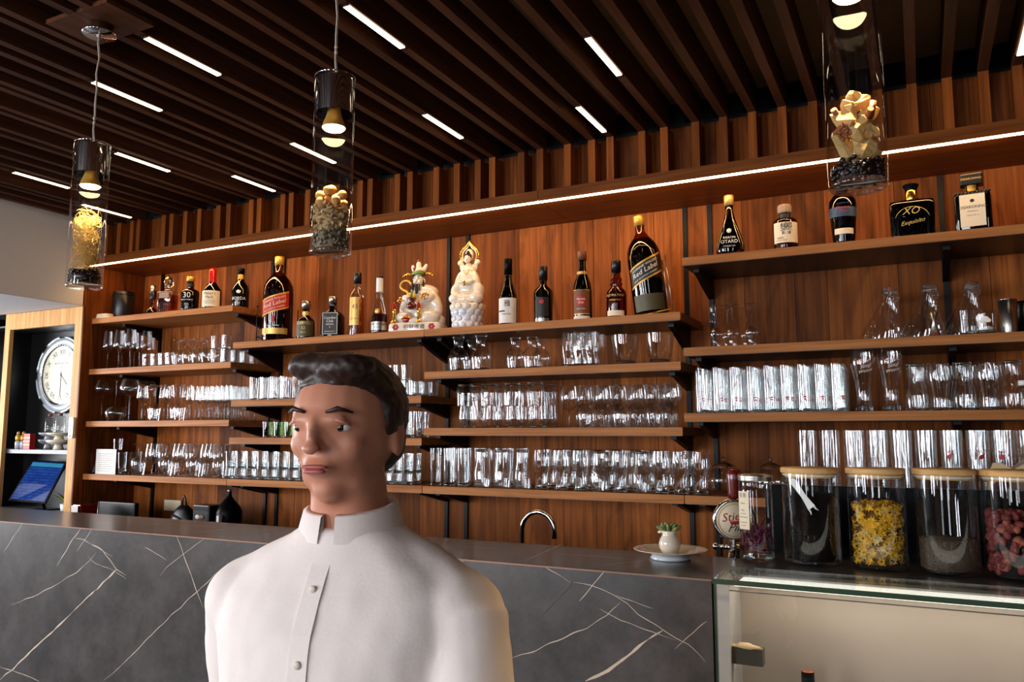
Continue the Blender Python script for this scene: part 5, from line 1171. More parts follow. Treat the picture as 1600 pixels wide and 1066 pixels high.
decanter(1504, 3.13, 'right one of the rear wide-based decanters on second shelf of right bay')
glass('grappa', 'D2', xat(1114, 3.03, 500), 3.03)
Y_ = 2.922
t = thing('jigger', 'small steel double-cone bar jigger in front of the middle decanter', 'jigger', (xat(1460, Y_, 510), Y_, SH['D2'] + 0.0004), 0)
MB().lathe([(0.0005, 0.0), (0.0175, 0.0), (0.0055, 0.046), (0.0145, 0.078), (0.0135, 0.078), (0.0045, 0.048)], 22).build('cup', 'steel', t)
MB().lathe([(0.0060, 0.0445), (0.0066, 0.046), (0.0060, 0.0475)], 20).build('waist_ring', 'chrome', t)
t = thing('tumbler', 'cut-glass tumbler in front of the right decanter', 'tumbler', (xat(1510, Y_ + 0.012, 505), Y_ + 0.012, SH['D2'] + 0.0004), 0)
MB().lathe([(0.0005, 0), (0.02, 0), (0.0215, 0.012), (0.0005, 0.013)], 24).build('base', 'glass_solid', t)
MB().lathe([(0.0215, 0.008), (0.0235, 0.04), (0.026, 0.078)], 24).build('body', 'glass_wavy', t)
mb = MB()
for i in range(14):
    for j in range(3):
        a = 2 * pi * i / 14; z = 0.034 + j * 0.011; r = 0.0236 + j * 0.0006; d = 0.2
        mb.add([(r * cos(a - d), r * sin(a - d), z), (r * cos(a), r * sin(a), z - 0.0055), (r * cos(a + d), r * sin(a + d), z), (r * cos(a), r * sin(a), z + 0.0055), (r * 1.09 * cos(a), r * 1.09 * sin(a), z)], [(0, 1, 4), (1, 2, 4), (2, 3, 4), (3, 0, 4)])
mb.build('cut_diamonds', 'glass_bottle', t, 'stuff')
t = thing('candle_glass', 'square tealight glass with a white blurred motif', 'candle glass', (xat(1540, Y_ + 0.015, 505), Y_ + 0.015, SH['D2'] + 0.0004), -0.1)
MB().superlathe([(0.9, 0), (0.92, 0.012)], 0.031, 0.027, n=8).build('base', 'glass_solid', t)
MB().superlathe([(0.9, 0.008), (0.88, 0.04), (0.95, 0.068), (1.02, 0.075)], 0.031, 0.027, n=8, caps=(False, False)).build('body', 'glass_wavy', t)
MB().lathe([(0.0005, 0.0125), (0.019, 0.0125), (0.019, 0.022), (0.0005, 0.022)], 20).build('tealight', 'white_plastic', t)
mb = MB()
for c_, r_ in (((0.0, 0.046), 0.012), ((-0.008, 0.04), 0.008), ((0.009, 0.041), 0.008)): mb.ball((c_[0], -0.0275, c_[1]), (r_, 0.0008, r_ * 0.8), 14, 6)
mb.build('motif', 'white_ink', t)
t = thing('steel_cup', 'tall brushed steel shaker cup at the right end of the shelf', 'cup', (xat(1576, 2.96, 500), 2.96, SH['D2'] + 0.0004), 0)
hh = zat(1576, 469, 2.96) - SH['D2']
MB().lathe([(0.0005, 0), (0.0235, 0), (0.0245, 0.003), (0.0268, hh), (0.0258, hh), (0.0235, 0.006), (0.0005, 0.006)], 36).build('body', 'steel', t)
MB().lathe([(0.0266, hh - 0.001), (0.0272, hh), (0.0266, hh + 0.001)], 36).build('rim', 'chrome', t)
t = thing('canister', 'black canister beside the steel shaker cup', 'canister', (xat(1606, 3.03, 500), 3.03, SH['D2'] + 0.0004), 0)
MB().lathe([(0.0005, 0), (0.042, 0), (0.042, hh - 0.01), (0.04, hh), (0.0005, hh)], 30).build('can', 'black_plastic', t); MB().ball((0, -0.0005, hh + 0.004), 0.007, 10, 6).build('knob', 'black_gloss', t)
t = thing('small_bottle', 'small bottle with white cap at the right edge, third shelf', 'bottle', (xat(1601, 2.921, 620), 2.921, SH['D3'] + 0.0004), 0)
hh = zat(1600, 595, 2.921) - SH['D3']
MB().lathe([(0.0005, 0), (0.015, 0), (0.016, 0.004), (0.016, hh * 0.78), (0.012, hh * 0.84)], 22).build('body', 'glass_bottle', t)
MB().lathe([(0.0005, hh * 0.83), (0.015, hh * 0.83), (0.015, hh), (0.0005, hh)], 22).build('cap', 'white_plastic', t)
# glass teapots on the lowest right shelf
def teapot(px, label):
    x = xat(px, 3.02, 745)
    if 'tea' not in PROTO:
        t = thing('teapot', label, 'teapot', (x, 3.02, SH['D4'] + 0.0004), 0, 'round glass teapots')
        MB().lathe([(0.0005, 0), (0.035, 0.0), (0.05, 0.012), (0.062, 0.04), (0.060, 0.065), (0.045, 0.088), (0.036, 0.094), (0.036, 0.1)], 30).build('body', 'glass_wavy', t)
        MB().lathe([(0.042, 0.0995), (0.040, 0.104), (0.02, 0.114), (0.007, 0.118), (0.006, 0.122), (0.010, 0.127), (0.007, 0.133), (0.0005, 0.135)], 26).build('lid', 'glass_solid', t)
        MB().tube([(0.056 + 0.028 * sin(a), 0, 0.055 + 0.032 * cos(a)) for a in [q * pi / 12 for q in range(13)]], 0.0038, 8).build('handle', 'glass_solid', t)
        MB().tube([(-0.052, 0, 0.04), (-0.072, 0, 0.052), (-0.083, 0, 0.085)], [0.010, 0.007, 0.005], 10).build('spout', 'glass_wavy', t)
        PROTO['tea'] = (0.13, t); return t
    return copy_thing(PROTO['tea'][1], (x, 3.02, SH['D4'] + 0.0004), (0, 0, 0), label, 'round glass teapots')
o = teapot(1131, 'left round glass teapot behind the red tap handle'); o.rotation_euler = (0, 0, pi)
teapot(1205, 'right round glass teapot behind the metal-lidded jar')
# pale wooden things behind the last jar
t = thing('wooden_server', 'pale wooden serving piece and taupe block behind the rightmost jar', 'wooden ware', (xat(1584, 2.914, 750), 2.903, SH['D4'] + 0.0004), 0)
hz = zat(1578, 724, 2.904) - SH['D4']
MB().prism([(-0.075, 0), (-0.064, hz * 0.8), (-0.052, hz), (-0.03, hz), (0.0, hz * 0.86), (0.03, hz * 0.98), (0.09, hz), (0.09, hz - 0.02), (0.02, hz - 0.03), (-0.03, hz - 0.035), (-0.055, hz * 0.5), (-0.06, 0)], -0.002, 0.011, 'xz').build('pale_strip', 'pale_wood', t)
MB().prism([(-0.01, 0), (0.09, 0), (0.09, hz + 0.022), (0.04, hz + 0.022), (-0.005, hz - 0.015)], 0.0125, 0.018, 'xz').build('taupe_block', 'taupe', t)

# ------------------------------------------------------------------ storage jars on the case
def jar(px, py0, py1, wpx, label, lid, content, Y=2.29, name='storage_jar', r=None):
    x = xat(px, Y, 800); d = ray(px, 800); depth = Y / d.y
    R = r or wpx / 2 / FPX * depth / math.sqrt(1 + ((px - 800) / FPX) ** 2)
    H = zat(px, py0, Y) - ZT
    t = thing(name, label, 'jar', (x, Y, ZT + 0.0008), 0, 'glass storage jars' if lid == 'bamboo' else None)
    if lid == 'bamboo':
        hl = 0.014
        MB().lathe([(0.0005, 0), (R - 0.012, 0.0), (R - 0.003, 0.003), (R, 0.014), (R, H - 0.036), (R - 0.001, H - hl - 0.001)], 44).build('glass_wall', 'glass_jar', t)
        MB().lathe([(0.0005, 0.0015), (R - 0.014, 0.0015), (R - 0.006, 0.005), (R - 0.005, 0.010), (0.0005, 0.008)], 36).build('glass_base', 'glass_bottle', t)
        MB().lathe([(0.0005, H - hl), (R + 0.0005, H - hl), (R + 0.002, H - hl + 0.002), (R + 0.002, H - 0.002), (R, H), (0.0005, H)], 44).build('bamboo_lid', 'bamboo', t)
        MB().lathe([(R - 0.008, H - hl), (R - 0.008, H - hl - 0.012), (0.0005, H - hl - 0.012)], 44).build('lid_plug', 'bamboo', t)
        MB().lathe([(R - 0.0075, H - hl - 0.003), (R - 0.0015, H - hl - 0.005), (R - 0.0075, H - hl - 0.008)], 44).build('seal_ring', 'white_plastic', t)
    else:
        MB().lathe([(0.0005, 0), (R - 0.008, 0.0), (R - 0.001, 0.005), (R, 0.012), (R - 0.002, 0.02), (R - 0.001, 0.03), (R - 0.001, H - 0.05), (R - 0.003, H - 0.04), (R - 0.001, H - 0.032), (R - 0.004, H - 0.018)], 40).build('glass_wall', 'glass_jar', t)
        MB().lathe([(0.0005, 0.003), (R - 0.008, 0.003), (R - 0.004, 0.012), (0.0005, 0.014)], 36).build('glass_base', 'glass_solid', t)
        MB().lathe([(R - 0.001, H - 0.019), (R, H - 0.017), (R - 0.0012, H - 0.013), (R, H - 0.009), (R - 0.0008, H - 0.003), (R - 0.003, H), (0.0005, H)], 40).build('metal_lid', 'steel', t)
    content(t, R - 0.006, H); return t
def c_tea(t, R, H):
    hh = H * 0.70
    MB().lathe([(0.0005, 0.010), (R - 0.012, 0.010), (R - 0.009, 0.02), (R - 0.009, hh), (0.0005, hh - 0.004)], 32, rib=(0.004, 30)).build('dark_tea', 'dark_tea', t, 'stuff')
    pile(MB(), R - 0.006, 0.012, hh - 0.004, 400, 0.0045, seg=5, rings=3, shell=0.85, stretch=(1.4, .7, .5)).build('tea_leaves', 'dark_tea', t, 'stuff')
    mb = MB()   # white fork-tipped scoop
    a = Vector((-0.040, -0.046, hh + 0.046)); b = Vector((0.010, -R + 0.002, hh - 0.026))
    dirv = (b - a).normalized(); side = dirv.cross(Vector((0, -1, 0))).normalized()
    L = (b - a).length; pts = []
    prof = [(0, .0035), (.05, .007), (.15, .0085), (.3, .0072), (.6, .0062), (.85, .0085), (1.0, .0105)]
    for y in (0, 0.003):
        for u, wd in prof: pts.append(a + dirv * u * L + side * wd + Vector((0, y, 0))); pts.append(a + dirv * u * L - side * wd + Vector((0, y, 0)))
    n = len(prof); f = []
    for k in range(n - 1):
        f.append((2 * k, 2 * k + 1, 2 * k + 3, 2 * k + 2)); o_ = 2 * n; f.append((o_ + 2 * k, o_ + 2 * k + 2, o_ + 2 * k + 3, o_ + 2 * k + 1))
        f.append((2 * k, 2 * k + 2, o_ + 2 * k + 2, o_ + 2 * k)); f.append((2 * k + 1, o_ + 2 * k + 1, o_ + 2 * k + 3, 2 * k + 3))
    mb.add(pts, f)
    for sg in (-1, 1): mb.tube([b + side * sg * 0.0075, b + side * sg * 0.008 + dirv * 0.008, b + side * sg * 0.011 + dirv * 0.014], [0.0028, 0.002, 0.0008], 6)
    mb.build('scoop', 'white_plastic', t)
pbr('gold_moss', S(132, 92, 24), 0.9)
def c_flowers(t, R, H):
    z1 = H * 0.66; mb = MB(); mc = MB(); md = MB()
    MB().lathe([(0.0005, 0.012), (R * 0.66, 0.012), (R * 0.7, 0.03), (R * 0.68, z1 - 0.03), (0.0005, z1 - 0.02)], 20).build('flower_core', 'gold_moss', t, 'stuff')
    for k in range(330):
        a = random.uniform(0, 2 * pi); rr = R - random.uniform(0.006, 0.016) if k < 270 else R * random.uniform(0, .8); z = random.uniform(0.02, z1 - 0.01) if k < 270 else z1 - 0.012 + random.uniform(-.01, .012)
        c = Vector((rr * cos(a), rr * sin(a), z)); out = Vector((cos(a), sin(a), random.uniform(-.5, .5))).normalized() if k < 270 else Vector((random.uniform(-.4, .4), random.uniform(-.4, .4), 1)).normalized()
        q = out.to_track_quat('Z', 'Y').to_matrix()
        tgt = mb if random.random() < 0.8 else mc
        n = 15
        for i in range(n):
            b_ = 2 * pi * i / n + random.uniform(-.15, .15); L = random.uniform(0.008, 0.014)
            p0 = c; p1 = c + q @ Vector((cos(b_) * L * 0.6, sin(b_) * L * 0.6, 0.003)); p2 = c + q @ Vector((cos(b_) * L, sin(b_) * L, random.uniform(-.004, .006)))
            for p in (p1, p2):
                d = math.hypot(p.x, p.y)
                if d > R: p.x *= R / d; p.y *= R / d
            s_ = q @ Vector((-sin(b_), cos(b_), 0)) * 0.0013
            tgt.add([p0 - s_ * .5, p0 + s_ * .5, p1 + s_, p1 - s_, p2 + s_ * .5, p2 - s_ * .5], [(0, 1, 2, 3), (3, 2, 4, 5)])
        if random.random() < 0.3: md.ball(c + out * 0.001, 0.003, 6, 4)
    mb.build('chrysanthemum_petals', 'chrysanthemum', t, 'stuff'); mc.build('pale_petals', 'pale_petals', t, 'stuff'); md.build('flower_hearts', 'brown_seed', t, 'stuff')
def c_grain(t, R, H):
    MB().lathe([(0.0005, 0.010), (R - 0.006, 0.010), (R - 0.002, 0.02), (R - 0.002, H * 0.32), (0.0005, H * 0.33)], 32).build('grain_core', 'grain', t, 'stuff')
    pile(MB(), R, 0.014, H * 0.33, 1100, 0.0026, seg=5, rings=3, shell=0.9, stretch=(1.5, .8, .8)).build('loose_grains', 'grain', t, 'stuff')
def c_rose(t, R, H):
    MB().lathe([(0.0005, 0.010), (R * 0.8, 0.010), (R * 0.8, H * 0.52), (0.0005, H * 0.54)], 24).build('bud_core', 'dark_tea', t, 'stuff')
    for k in range(230):
        a = random.uniform(0, 6.28); z = random.uniform(0.018, H * 0.58); s_ = random.uniform(0.0095, 0.0135); rr = R - s_ * 0.95
        if k > 205: rr *= random.uniform(.2, .8); z = H * 0.58
        mb = MB(); rt_ = rod(); mb.ball((0, 0, 0), (s_ * .8, s_ * .8, s_ * 1.1), 7, 5, jit=0.5, rot=rt_)
        for q in range(3): mb.ball(rt_ @ Vector((s_ * .35 * cos(q * 2.1), s_ * .35 * sin(q * 2.1), s_ * .2)), (s_ * .5, s_ * .5, s_ * .9), 6, 4, jit=0.4, rot=rt_)
        o = mb.build('rose_bud', 'rose_bud' if k % 4 else 'rose_pale', t); o.location = (rr * cos(a), rr * sin(a), z)
def c_purple(t, R, H):
    mb = MB()
    for k in range(46):
        a = random.uniform(0, 6.28); r0 = R * random.uniform(.3, .8); z = random.uniform(.02, H * .34)
        pts = [Vector((r0 * cos(a), r0 * sin(a), z))]
        d = Vector((random.uniform(-1, 1), random.uniform(-1, 1), random.uniform(.1, 1))).normalized()
        for q in range(5):
            p = pts[-1] + d * 0.010; dd = math.hypot(p.x, p.y)
            if dd > R - .002: p.x *= (R - .002) / dd; p.y *= (R - .002) / dd
            pts.append(p); d = (d + Vector((random.uniform(-.5, .5), random.uniform(-.5, .5), random.uniform(-.4, .4)))).normalized()
        mb.tube(pts, [.0016, .003, .0034, .003, .002, .0008], 5)
    mb.build('dried_petals', 'purple_leaf', t, 'stuff')
tj = jar(1181, 741, 880, 55, 'slim jar with ribbed metal lid, paper label and purple petals', 'metal', c_purple)
Rj = 55 / 2 / FPX * (2.29 / ray(1181, 800).y) / math.sqrt(1 + (381 / FPX) ** 2); Hj = zat(1181, 741, 2.29) - ZT
patch(Rj + 0.0004, Hj * 0.36, Hj * 0.80, 0.42, a0=-pi / 2 - 0.62).build('paper_label', 'cream_paper', tj)
mb = MB()
for s_, sz, z in (('花茶', 0.013, .75), ('INHALT', 0.005, .66), ('80 g', 0.006, .58), ('LOT 0412', 0.0048, .54), ('TEEMISCHUNG', 0.0042, .50), ('BEST BEFORE', 0.0042, .44), ('12 / 24', 0.0055, .405)): text_wrap(mb, s_, sz, Rj + 0.0008, Hj * z, a0=-pi / 2 - 0.62)
mb.build('lettering', 'black_ink', tj)
jar(1267, 731, 887, 90, 'bamboo-lidded jar of black tea with a white scoop', 'bamboo', c_tea)
jar(1370, 732, 893, 93, 'bamboo-lidded jar of yellow dried chrysanthemum flowers', 'bamboo', c_flowers)
jar(1478, 733, 902, 101, 'bamboo-lidded jar with a low layer of brown grain', 'bamboo', c_grain)
jar(1586, 735, 912, 110, 'bamboo-lidded jar of dried rose buds at the right edge', 'bamboo', c_rose)

# ------------------------------------------------------------------ beer tap, plate, little jug
Yt = 2.46; xt = xat(1149, Yt, 800)
t = thing('beer_tap', 'beer tap with dark red handle and round brewery badge', 'beer tap', (xt, Yt, 0.95), 0)
zc = zat(1143, 811, Yt) - 0.95; zt_ = zat(1140, 732, Yt) - 0.95
MB().lathe([(0.0005, 0), (0.045, 0), (0.045, 0.006), (0.026, 0.012), (0.024, zc - 0.075), (0.0005, zc - 0.07)], 28).build('column', 'chrome', t)
MB().tube([(0, -0.02, zc - 0.085), (0, -0.055, zc - 0.085), (0, -0.075, zc - 0.10), (0, -0.082, zc - 0.13)], [0.012, 0.011, 0.010, 0.008], 14).build('spout', 'chrome', t)
MB().tube([(-0.05, -0.035, zc - 0.078), (0.03, -0.035, zc - 0.078)], 0.007, 12).build('valve_arm', 'chrome', t)
MB().ball((-0.052, -0.035, zc - 0.078), 0.011, 14, 8).build('valve_knob', 'chrome', t)
MB().lathe([(0.007, zc - 0.078), (0.007, zc - 0.055)], 14, cy=-0.035).build('lever_stem', 'chrome', t)
b_ = MB(); b_.lathe([(0.0005, 0), (0.058, 0), (0.063, 0.004), (0.063, 0.012), (0.056, 0.018), (0.054, 0.016), (0.0005, 0.016)], 44)
o = b_.build('badge_rim', 'chrome', t); o.location = (0, -0.022, zc); o.rotation_euler = (pi / 2, 0, 0.35)
bf = MB(); bf.lathe([(0.052, 0.0165), (0.052, 0.0175), (0.0005, 0.0175)], 44); of = bf.build('badge_face', 'cream_paper', t); of.location = o.location; of.rotation_euler = o.rotation_euler
br = MB(); br.lathe([(0.0455, 0.0177), (0.0467, 0.0180), (0.0479, 0.0177)], 44); o2 = br.build('badge_ring', 'gold_paint', t); o2.location = o.location; o2.rotation_euler = o.rotation_euler
mb = MB(); v, f = text2d('Stiegl', 0.035, shear=0.15); mb.add([(a, b + 0.010 + 0.12 * a, 0.0182) for a, b in v], f); mb.prism([(-0.016, -0.004), (0.018, 0.0), (0.018, -0.009), (-0.010, -0.013)], 0.0180, 0.0184, 'xy')
o3 = mb.build('red_lettering', 'red_print', t); o3.location = o.location; o3.rotation_euler = o.rotation_euler
mb = MB(); v, f = text2d('Pils', 0.034, shear=0.5); mb.add([(a, b - 0.021 + 0.1 * a, 0.0182) for a, b in v], f); o4 = mb.build('black_lettering', 'black_ink', t); o4.location = o.location; o4.rotation_euler = o.rotation_euler
MB().lathe([(0.0005, zc + 0.05), (0.018, zc + 0.05), (0.0205, zc + 0.075), (0.0225, zt_ - 0.035), (0.0235, zt_ - 0.018), (0.019, zt_ - 0.005), (0.010, zt_), (0.0005, zt_ + 0.001)], 24).build('tap_handle', 'dark_red', t)
MB().box((-1.2 - xt, -0.12, -0.05), (XC - xt - 0.01, 0.12, -0.0005)).build('tap_worktop', 'black_gloss', t) if False else None
wk = thing('bar_worktop', 'low black worktop behind the bar carrying the beer tap', 'worktop', (0, 0, 0))
MB().box((-1.4, 2.34, 0.91), (XC + 0.0, 2.56, 0.949)).build('worktop', 'black_plastic', wk); MB().box((-1.38, 2.345, 0), (XC - 0.01, 2.54, 0.91)).build('cabinet', 'black_plastic', wk)

pl = atz(1065, 868, CT + 0.001); xp, yp = pl.x, 2.235
xp = atz(1066, 865, CT).x
t = thing('plate', 'cream footed plate on the right end of the bar', 'plate', (xp, yp, CT + 0.0012), 0)
MB().lathe([(0.0005, 0), (0.054, 0), (0.056, 0.004), (0.050, 0.011), (0.0005, 0.010)], 44).build('foot_ring', 'porcelain_blue', t)
MB().lathe([(0.0005, 0.0112), (0.050, 0.0112), (0.085, 0.022), (0.101, 0.026), (0.102, 0.0275), (0.100, 0.028), (0.084, 0.0245), (0.050, 0.0145), (0.0005, 0.0135)], 48).build('dish', 'porcelain_cream', t)
t = thing('small_jug', 'tiny white porcelain jug on the cream plate', 'jug', (xp, yp - 0.006, CT + 0.0152), 0.2)
MB().lathe([(0.0005, 0), (0.019, 0), (0.021, 0.003), (0.0285, 0.018), (0.0300, 0.030), (0.026, 0.042), (0.0205, 0.050), (0.0195, 0.056), (0.023, 0.064), (0.0215, 0.064), (0.018, 0.057), (0.0005, 0.052)], 36).build('body', 'porcelain', t)
MB().ball((-0.024, -0.002, 0.0605), (0.009, 0.007, 0.0045), 12, 8, rot=RY(-0.3)).build('spout', 'porcelain', t)
t = thing('succulent', 'small green succulent rosette growing out of the white jug', 'plant', (xp, yp - 0.006, CT + 0.0152 + 0.0605), 0)
for ring, (n, L, el) in enumerate(((9, 0.036, 0.15), (7, 0.029, 0.5), (5, 0.020, 0.95))):
    for k in range(n):
        a = 2 * pi * k / n + ring * 0.35; d = Vector((cos(a) * cos(el), sin(a) * cos(el), sin(el))); L_ = L * random.uniform(.9, 1.1)
        mb = MB(); mb.tube([d * 0.002 + Vector((0, 0, .004)), d * L_ * 0.45 + Vector((0, 0, .004)), d * L_ * 0.8 + Vector((0, 0, .006)), d * L_ + Vector((0, 0, .009))], [0.003, 0.0062, 0.005, 0.0008], 7)
        mb.build('leaf', 'leaf_green' if (k + ring) % 2 else 'leaf_pale', t)
MB().lathe([(0.0005, 0.0), (0.004, 0.0), (0.004, 0.006), (0.0005, 0.007)], 8).build('stem', 'brown_seed', t)

# chrome swan-neck tap of the sink
Yf_ = 2.85; xa, xb = xat(816, Yf_, 830), xat(866, Yf_, 830); zt2 = zat(841, 800, Yf_); rr = (xb - xa) / 2
t = thing('sink_faucet', 'dark chrome swan-neck faucet arching behind the bar', 'faucet', ((xa + xb) / 2, Yf_, 0.9805), 0)
zz = zt2 - 0.9805 - rr
MB().tube([(-rr, 0, 0.0)] + [(-rr, 0, zz * k / 4) for k in range(1, 4)] + [(-rr * cos(a), 0, zz + rr * sin(a)) for a in [q * pi / 12 for q in range(13)]] + [(rr, 0, zz - 0.03)], 0.0095, 14).build('neck', 'chrome', t)
MB().lathe([(0.0005, 0), (0.022, 0), (0.022, 0.02), (0.013, 0.026)], 22, cx=-rr).build('base', 'chrome', t)
MB().tube([(-rr, 0, 0.02), (-rr + 0.03, -0.01, 0.03)], 0.004, 8).build('lever', 'chrome', t)

# ------------------------------------------------------------------ things on the back counter at the left
zb = 0.9805
def boxthing(name, label, cat, px0, px1, pyt, Y, depth, mat, part, rz=0):
    a, b = xat(px0, Y, 790), xat(px1, Y, 790); h = zat((px0 + px1) / 2, pyt, Y) - zb
    t = thing(name, label, cat, ((a + b) / 2, Y, zb), rz)
    mb = MB().superlathe([(0.99, 0), (1, 0.004), (1, h - 0.004), (0.985, h)], (b - a) / 2, depth / 2, n=14, smooth=False); mb.build(part, mat, t); return t, h, (b - a) / 2
t, h, w_ = boxthing('book', 'dark red book standing on the back counter at the left', 'book', 127, 140, 788, 2.80, 0.10, 'dark_red', 'cover')
MB().box((-w_ * 0.8, -0.061, 0.01), (w_ * 0.8, -0.0602, h - 0.003)).build('pages', 'white_paper', t)
t, h, w_ = boxthing('folder', 'slanted black folder beside the red book', 'folder', 156, 214, 785, 2.93, 0.03, 'black_plastic', 'cover')
MB().tube([(-w_, -0.0165, 0.0), (-w_ + 0.012, -0.0165, h)], 0.0018, 6).build('metal_spine', 'steel', t)
p0, p1 = aty(257, 781, YW - 0.004), aty(282, 799, YW - 0.004)
t = thing('note', 'cream paper note pinned to the boards under the left shelves', 'note', ((p0.x + p1.x) / 2, YW - 0.0045, p1.z))
MB().box((-(p1.x - p0.x) / 2, -0.0006, 0), ((p1.x - p0.x) / 2, 0.0002, p0.z - p1.z)).build('sheet', 'cream_paper', t)
mb = MB()
for k in range(4): mb.box((-0.03, -0.0009, 0.012 + 0.011 * k), (0.028 - 0.01 * (k % 2), -0.0007, 0.0133 + 0.011 * k))
mb.build('writing', 'gold_paper', t)
MB().ball(((p1.x - p0.x) / 2 - 0.006, -0.002, p0.z - p1.z - 0.002), 0.003, 8, 5).build('pin', 'white_plastic', t)
x = xat(288, 3.05, 790); hp = zat(293, 790, 3.05) - zb
t = thing('bag', 'black soft bag with a loop hanging handle on the back counter', 'bag', (x, 3.05, zb))
mb = MB(); v = []
mb.superlathe([(1.0, 0), (1.04, 0.02), (0.95, hp * 0.5), (0.62, hp * 0.82), (0.28, hp)], 0.088, 0.05, n=2.6); mb.build('body', 'black_plastic', t)
mb = MB(); mb.tube([(-0.012 + 0.0, 0, hp - 0.01), (-0.014, 0, hp + 0.03), (-0.004, 0, hp + 0.05), (0.006, 0, hp + 0.035), (0.016, 0, hp + 0.0)], 0.0045, 8); mb.build('loop_handle', 'black_plastic', t)
mb = MB(); mb.tube([(-0.03, -0.047, hp * 0.65), (0.03, -0.045, hp * 0.5), (0.07, -0.03, hp * 0.2)], 0.006, 8); mb.build('flap_edge', 'black_metal', t)
t, h, w_ = boxthing('radio', 'small black box device with a grey oval knob on the back counter', 'radio', 312, 338, 789, 3.05, 0.09, 'black_plastic', 'case')
MB().box((-w_ * 0.9, -0.047, h * 0.82), (w_ * 0.9, -0.0455, h * 0.95)).build('top_strip', 'black_metal', t)
MB().ball((-w_ * 0.35, -0.046, h * 0.6), (0.017, 0.004, 0.012), 14, 8).build('knob', 'cream_plastic', t); MB().ball((w_ * 0.15, -0.046, h * 0.6), (0.02, 0.004, 0.012), 14, 8).build('dial', 'brown_leather', t)
x = xat(358, 3.08, 790); h = zat(357, 765, 3.08) - zb
t = thing('demijohn', 'round-shouldered dark bottle on the back counter under the shelf joint', 'bottle', (x, 3.08, zb))
MB().lathe([(0.0005, 0), (0.058, 0), (0.063, 0.01), (0.066, h * 0.5), (0.055, h * 0.62), (0.02, h * 0.8), (0.011, h * 0.86), (0.011, h * 0.96)], 28).build('bottle_glass', 'black_gloss', t)
MB().lathe([(0.0005, h * 0.95), (0.0115, h * 0.95), (0.0125, h * 0.97), (0.0125, h), (0.0005, h)], 16).build('cap', 'steel', t)
t, h, w_ = boxthing('charger', 'tiny white charger plug between radio and dark bottle', 'plug', 341, 345, 806, 2.99, 0.02, 'white_plastic', 'plug')
t.location.z = zb; 
MB().tube([(0, 0, h), (0.004, 0, h + 0.008)], 0.002, 6).build('pin', 'steel', t)

# ------------------------------------------------------------------ niche cabinet on the left
YC = YLED
xo0, xi0, xi1 = xat(2.5, YC, 640), xat(10, YC, 640), xat(114.5, YC, 600); xi2 = xat(119.5, YC, 690)
zt0, zt1 = zat(60, 481, YC), zat(60, 512, YC)
cab = thing('niche_cabinet', 'tall oak-framed niche cabinet with black inside at the left', 'cabinet', (0, 0, 0))
MB().box((xo0, YC - 0.012, 0), (xi0, YC + 0.012, 2.199)).build('stile', 'oak_frame', cab)
MB().box((xi1, YC - 0.012, 0), (xi2, YC - 0.001, 2.199)).build('stile', 'oak_frame', cab)
MB().box((xi0, YC - 0.012, zt1), (xi1, YC + 0.012, 2.199)).build('top_rail', 'oak_frame', cab)
MB().box((-4.1855, YC - 0.012, 2.199), (XL, YC - 0.001, 2.43)).build('upper_stile', 'panel_walnut', cab)
MB().box((xi2 + 0.001, YC - 0.012, 0), (XL, YC - 0.001, 2.1985)).build('stile', 'panel_walnut', cab)
MB().box((xo0 - 0.26, YC + 0.3, 0), (-4.186, YC + 0.32, 2.199)).build('back', 'black_plastic', cab)
MB().box((xo0 - 0.26, YC + 0.012, 0), (xo0 - 0.24, YC + 0.3, 2.199)).build('side', 'black_plastic', cab)
MB().box((-4.206, YC + 0.013, 0), (-4.186, YC + 0.3, 2.199)).build('side', 'black_plastic', cab)
MB().box((xo0 - 0.24, YC + 0.012, zt1 + 0.02), (-4.206, YC + 0.3, zt1 + 0.03)).build('top', 'black_plastic', cab)
zs = zat(60, 703, YC + 0.02)
MB().box((xo0 - 0.24, YC + 0.016, zs - 0.022), (-4.206, YC + 0.3, zs)).build('shelf', 'grey_shelf', cab)
MB().box((xo0 - 0.24, YC + 0.016, 1.03), (-4.206, YC + 0.3, 1.05)).build('shelf', 'grey_shelf', cab)
# clock
Ycl = YC + 0.298; c_ = aty(99, 586, Ycl); Rc = (zat(99, 527, Ycl) - zat(99, 645, Ycl)) / 2
t = thing('wall_clock', 'round chrome-rimmed wall clock with roman numerals in the niche', 'clock', (c_.x, Ycl, c_.z), 0)
def disc(name, prof, mat, parent, seg=48):
    mb = MB(); mb.lathe(prof, seg); o = mb.build(name, mat, parent); o.rotation_euler = (pi / 2, 0, 0); return o
disc('case', [(0.0005, 0), (Rc * 0.98, 0), (Rc, 0.008), (Rc * 0.96, 0.022), (Rc * 0.80, 0.026), (Rc * 0.78, 0.016)], 'clock_rim', t)
disc('bezel', [(Rc * 0.80, 0.024), (Rc * 0.785, 0.03), (Rc * 0.76, 0.024)], 'chrome', t)
disc('dial', [(Rc * 0.78, 0.014), (0.0005, 0.0142)], 'clock_face', t)
for q in range(8):
    mb = MB(); a0 = q * pi / 4 + 0.10
    mb.tube([(Rc * 0.99 * cos(a0 + k * 0.58 / 8), -0.016, Rc * 0.99 * sin(a0 + k * 0.58 / 8)) for k in range(9)], 0.009, 8); mb.build('rim_segment', 'clock_rim', t)
mb = MB(); roman = ['XII', 'I', 'II', 'III', 'IIII', 'V', 'VI', 'VII', 'VIII', 'IX', 'X', 'XI']
for k, s_ in enumerate(roman):
    a = pi / 2 - k * pi / 6; v, f = text2d(s_, Rc * 0.19); up = Vector((cos(a), 0, sin(a))); rt = Vector((sin(a), 0, -cos(a)))
    mb.add([up * (Rc * 0.60 + b) + rt * x_ + Vector((0, -0.0146, 0)) for x_, b in v], f)
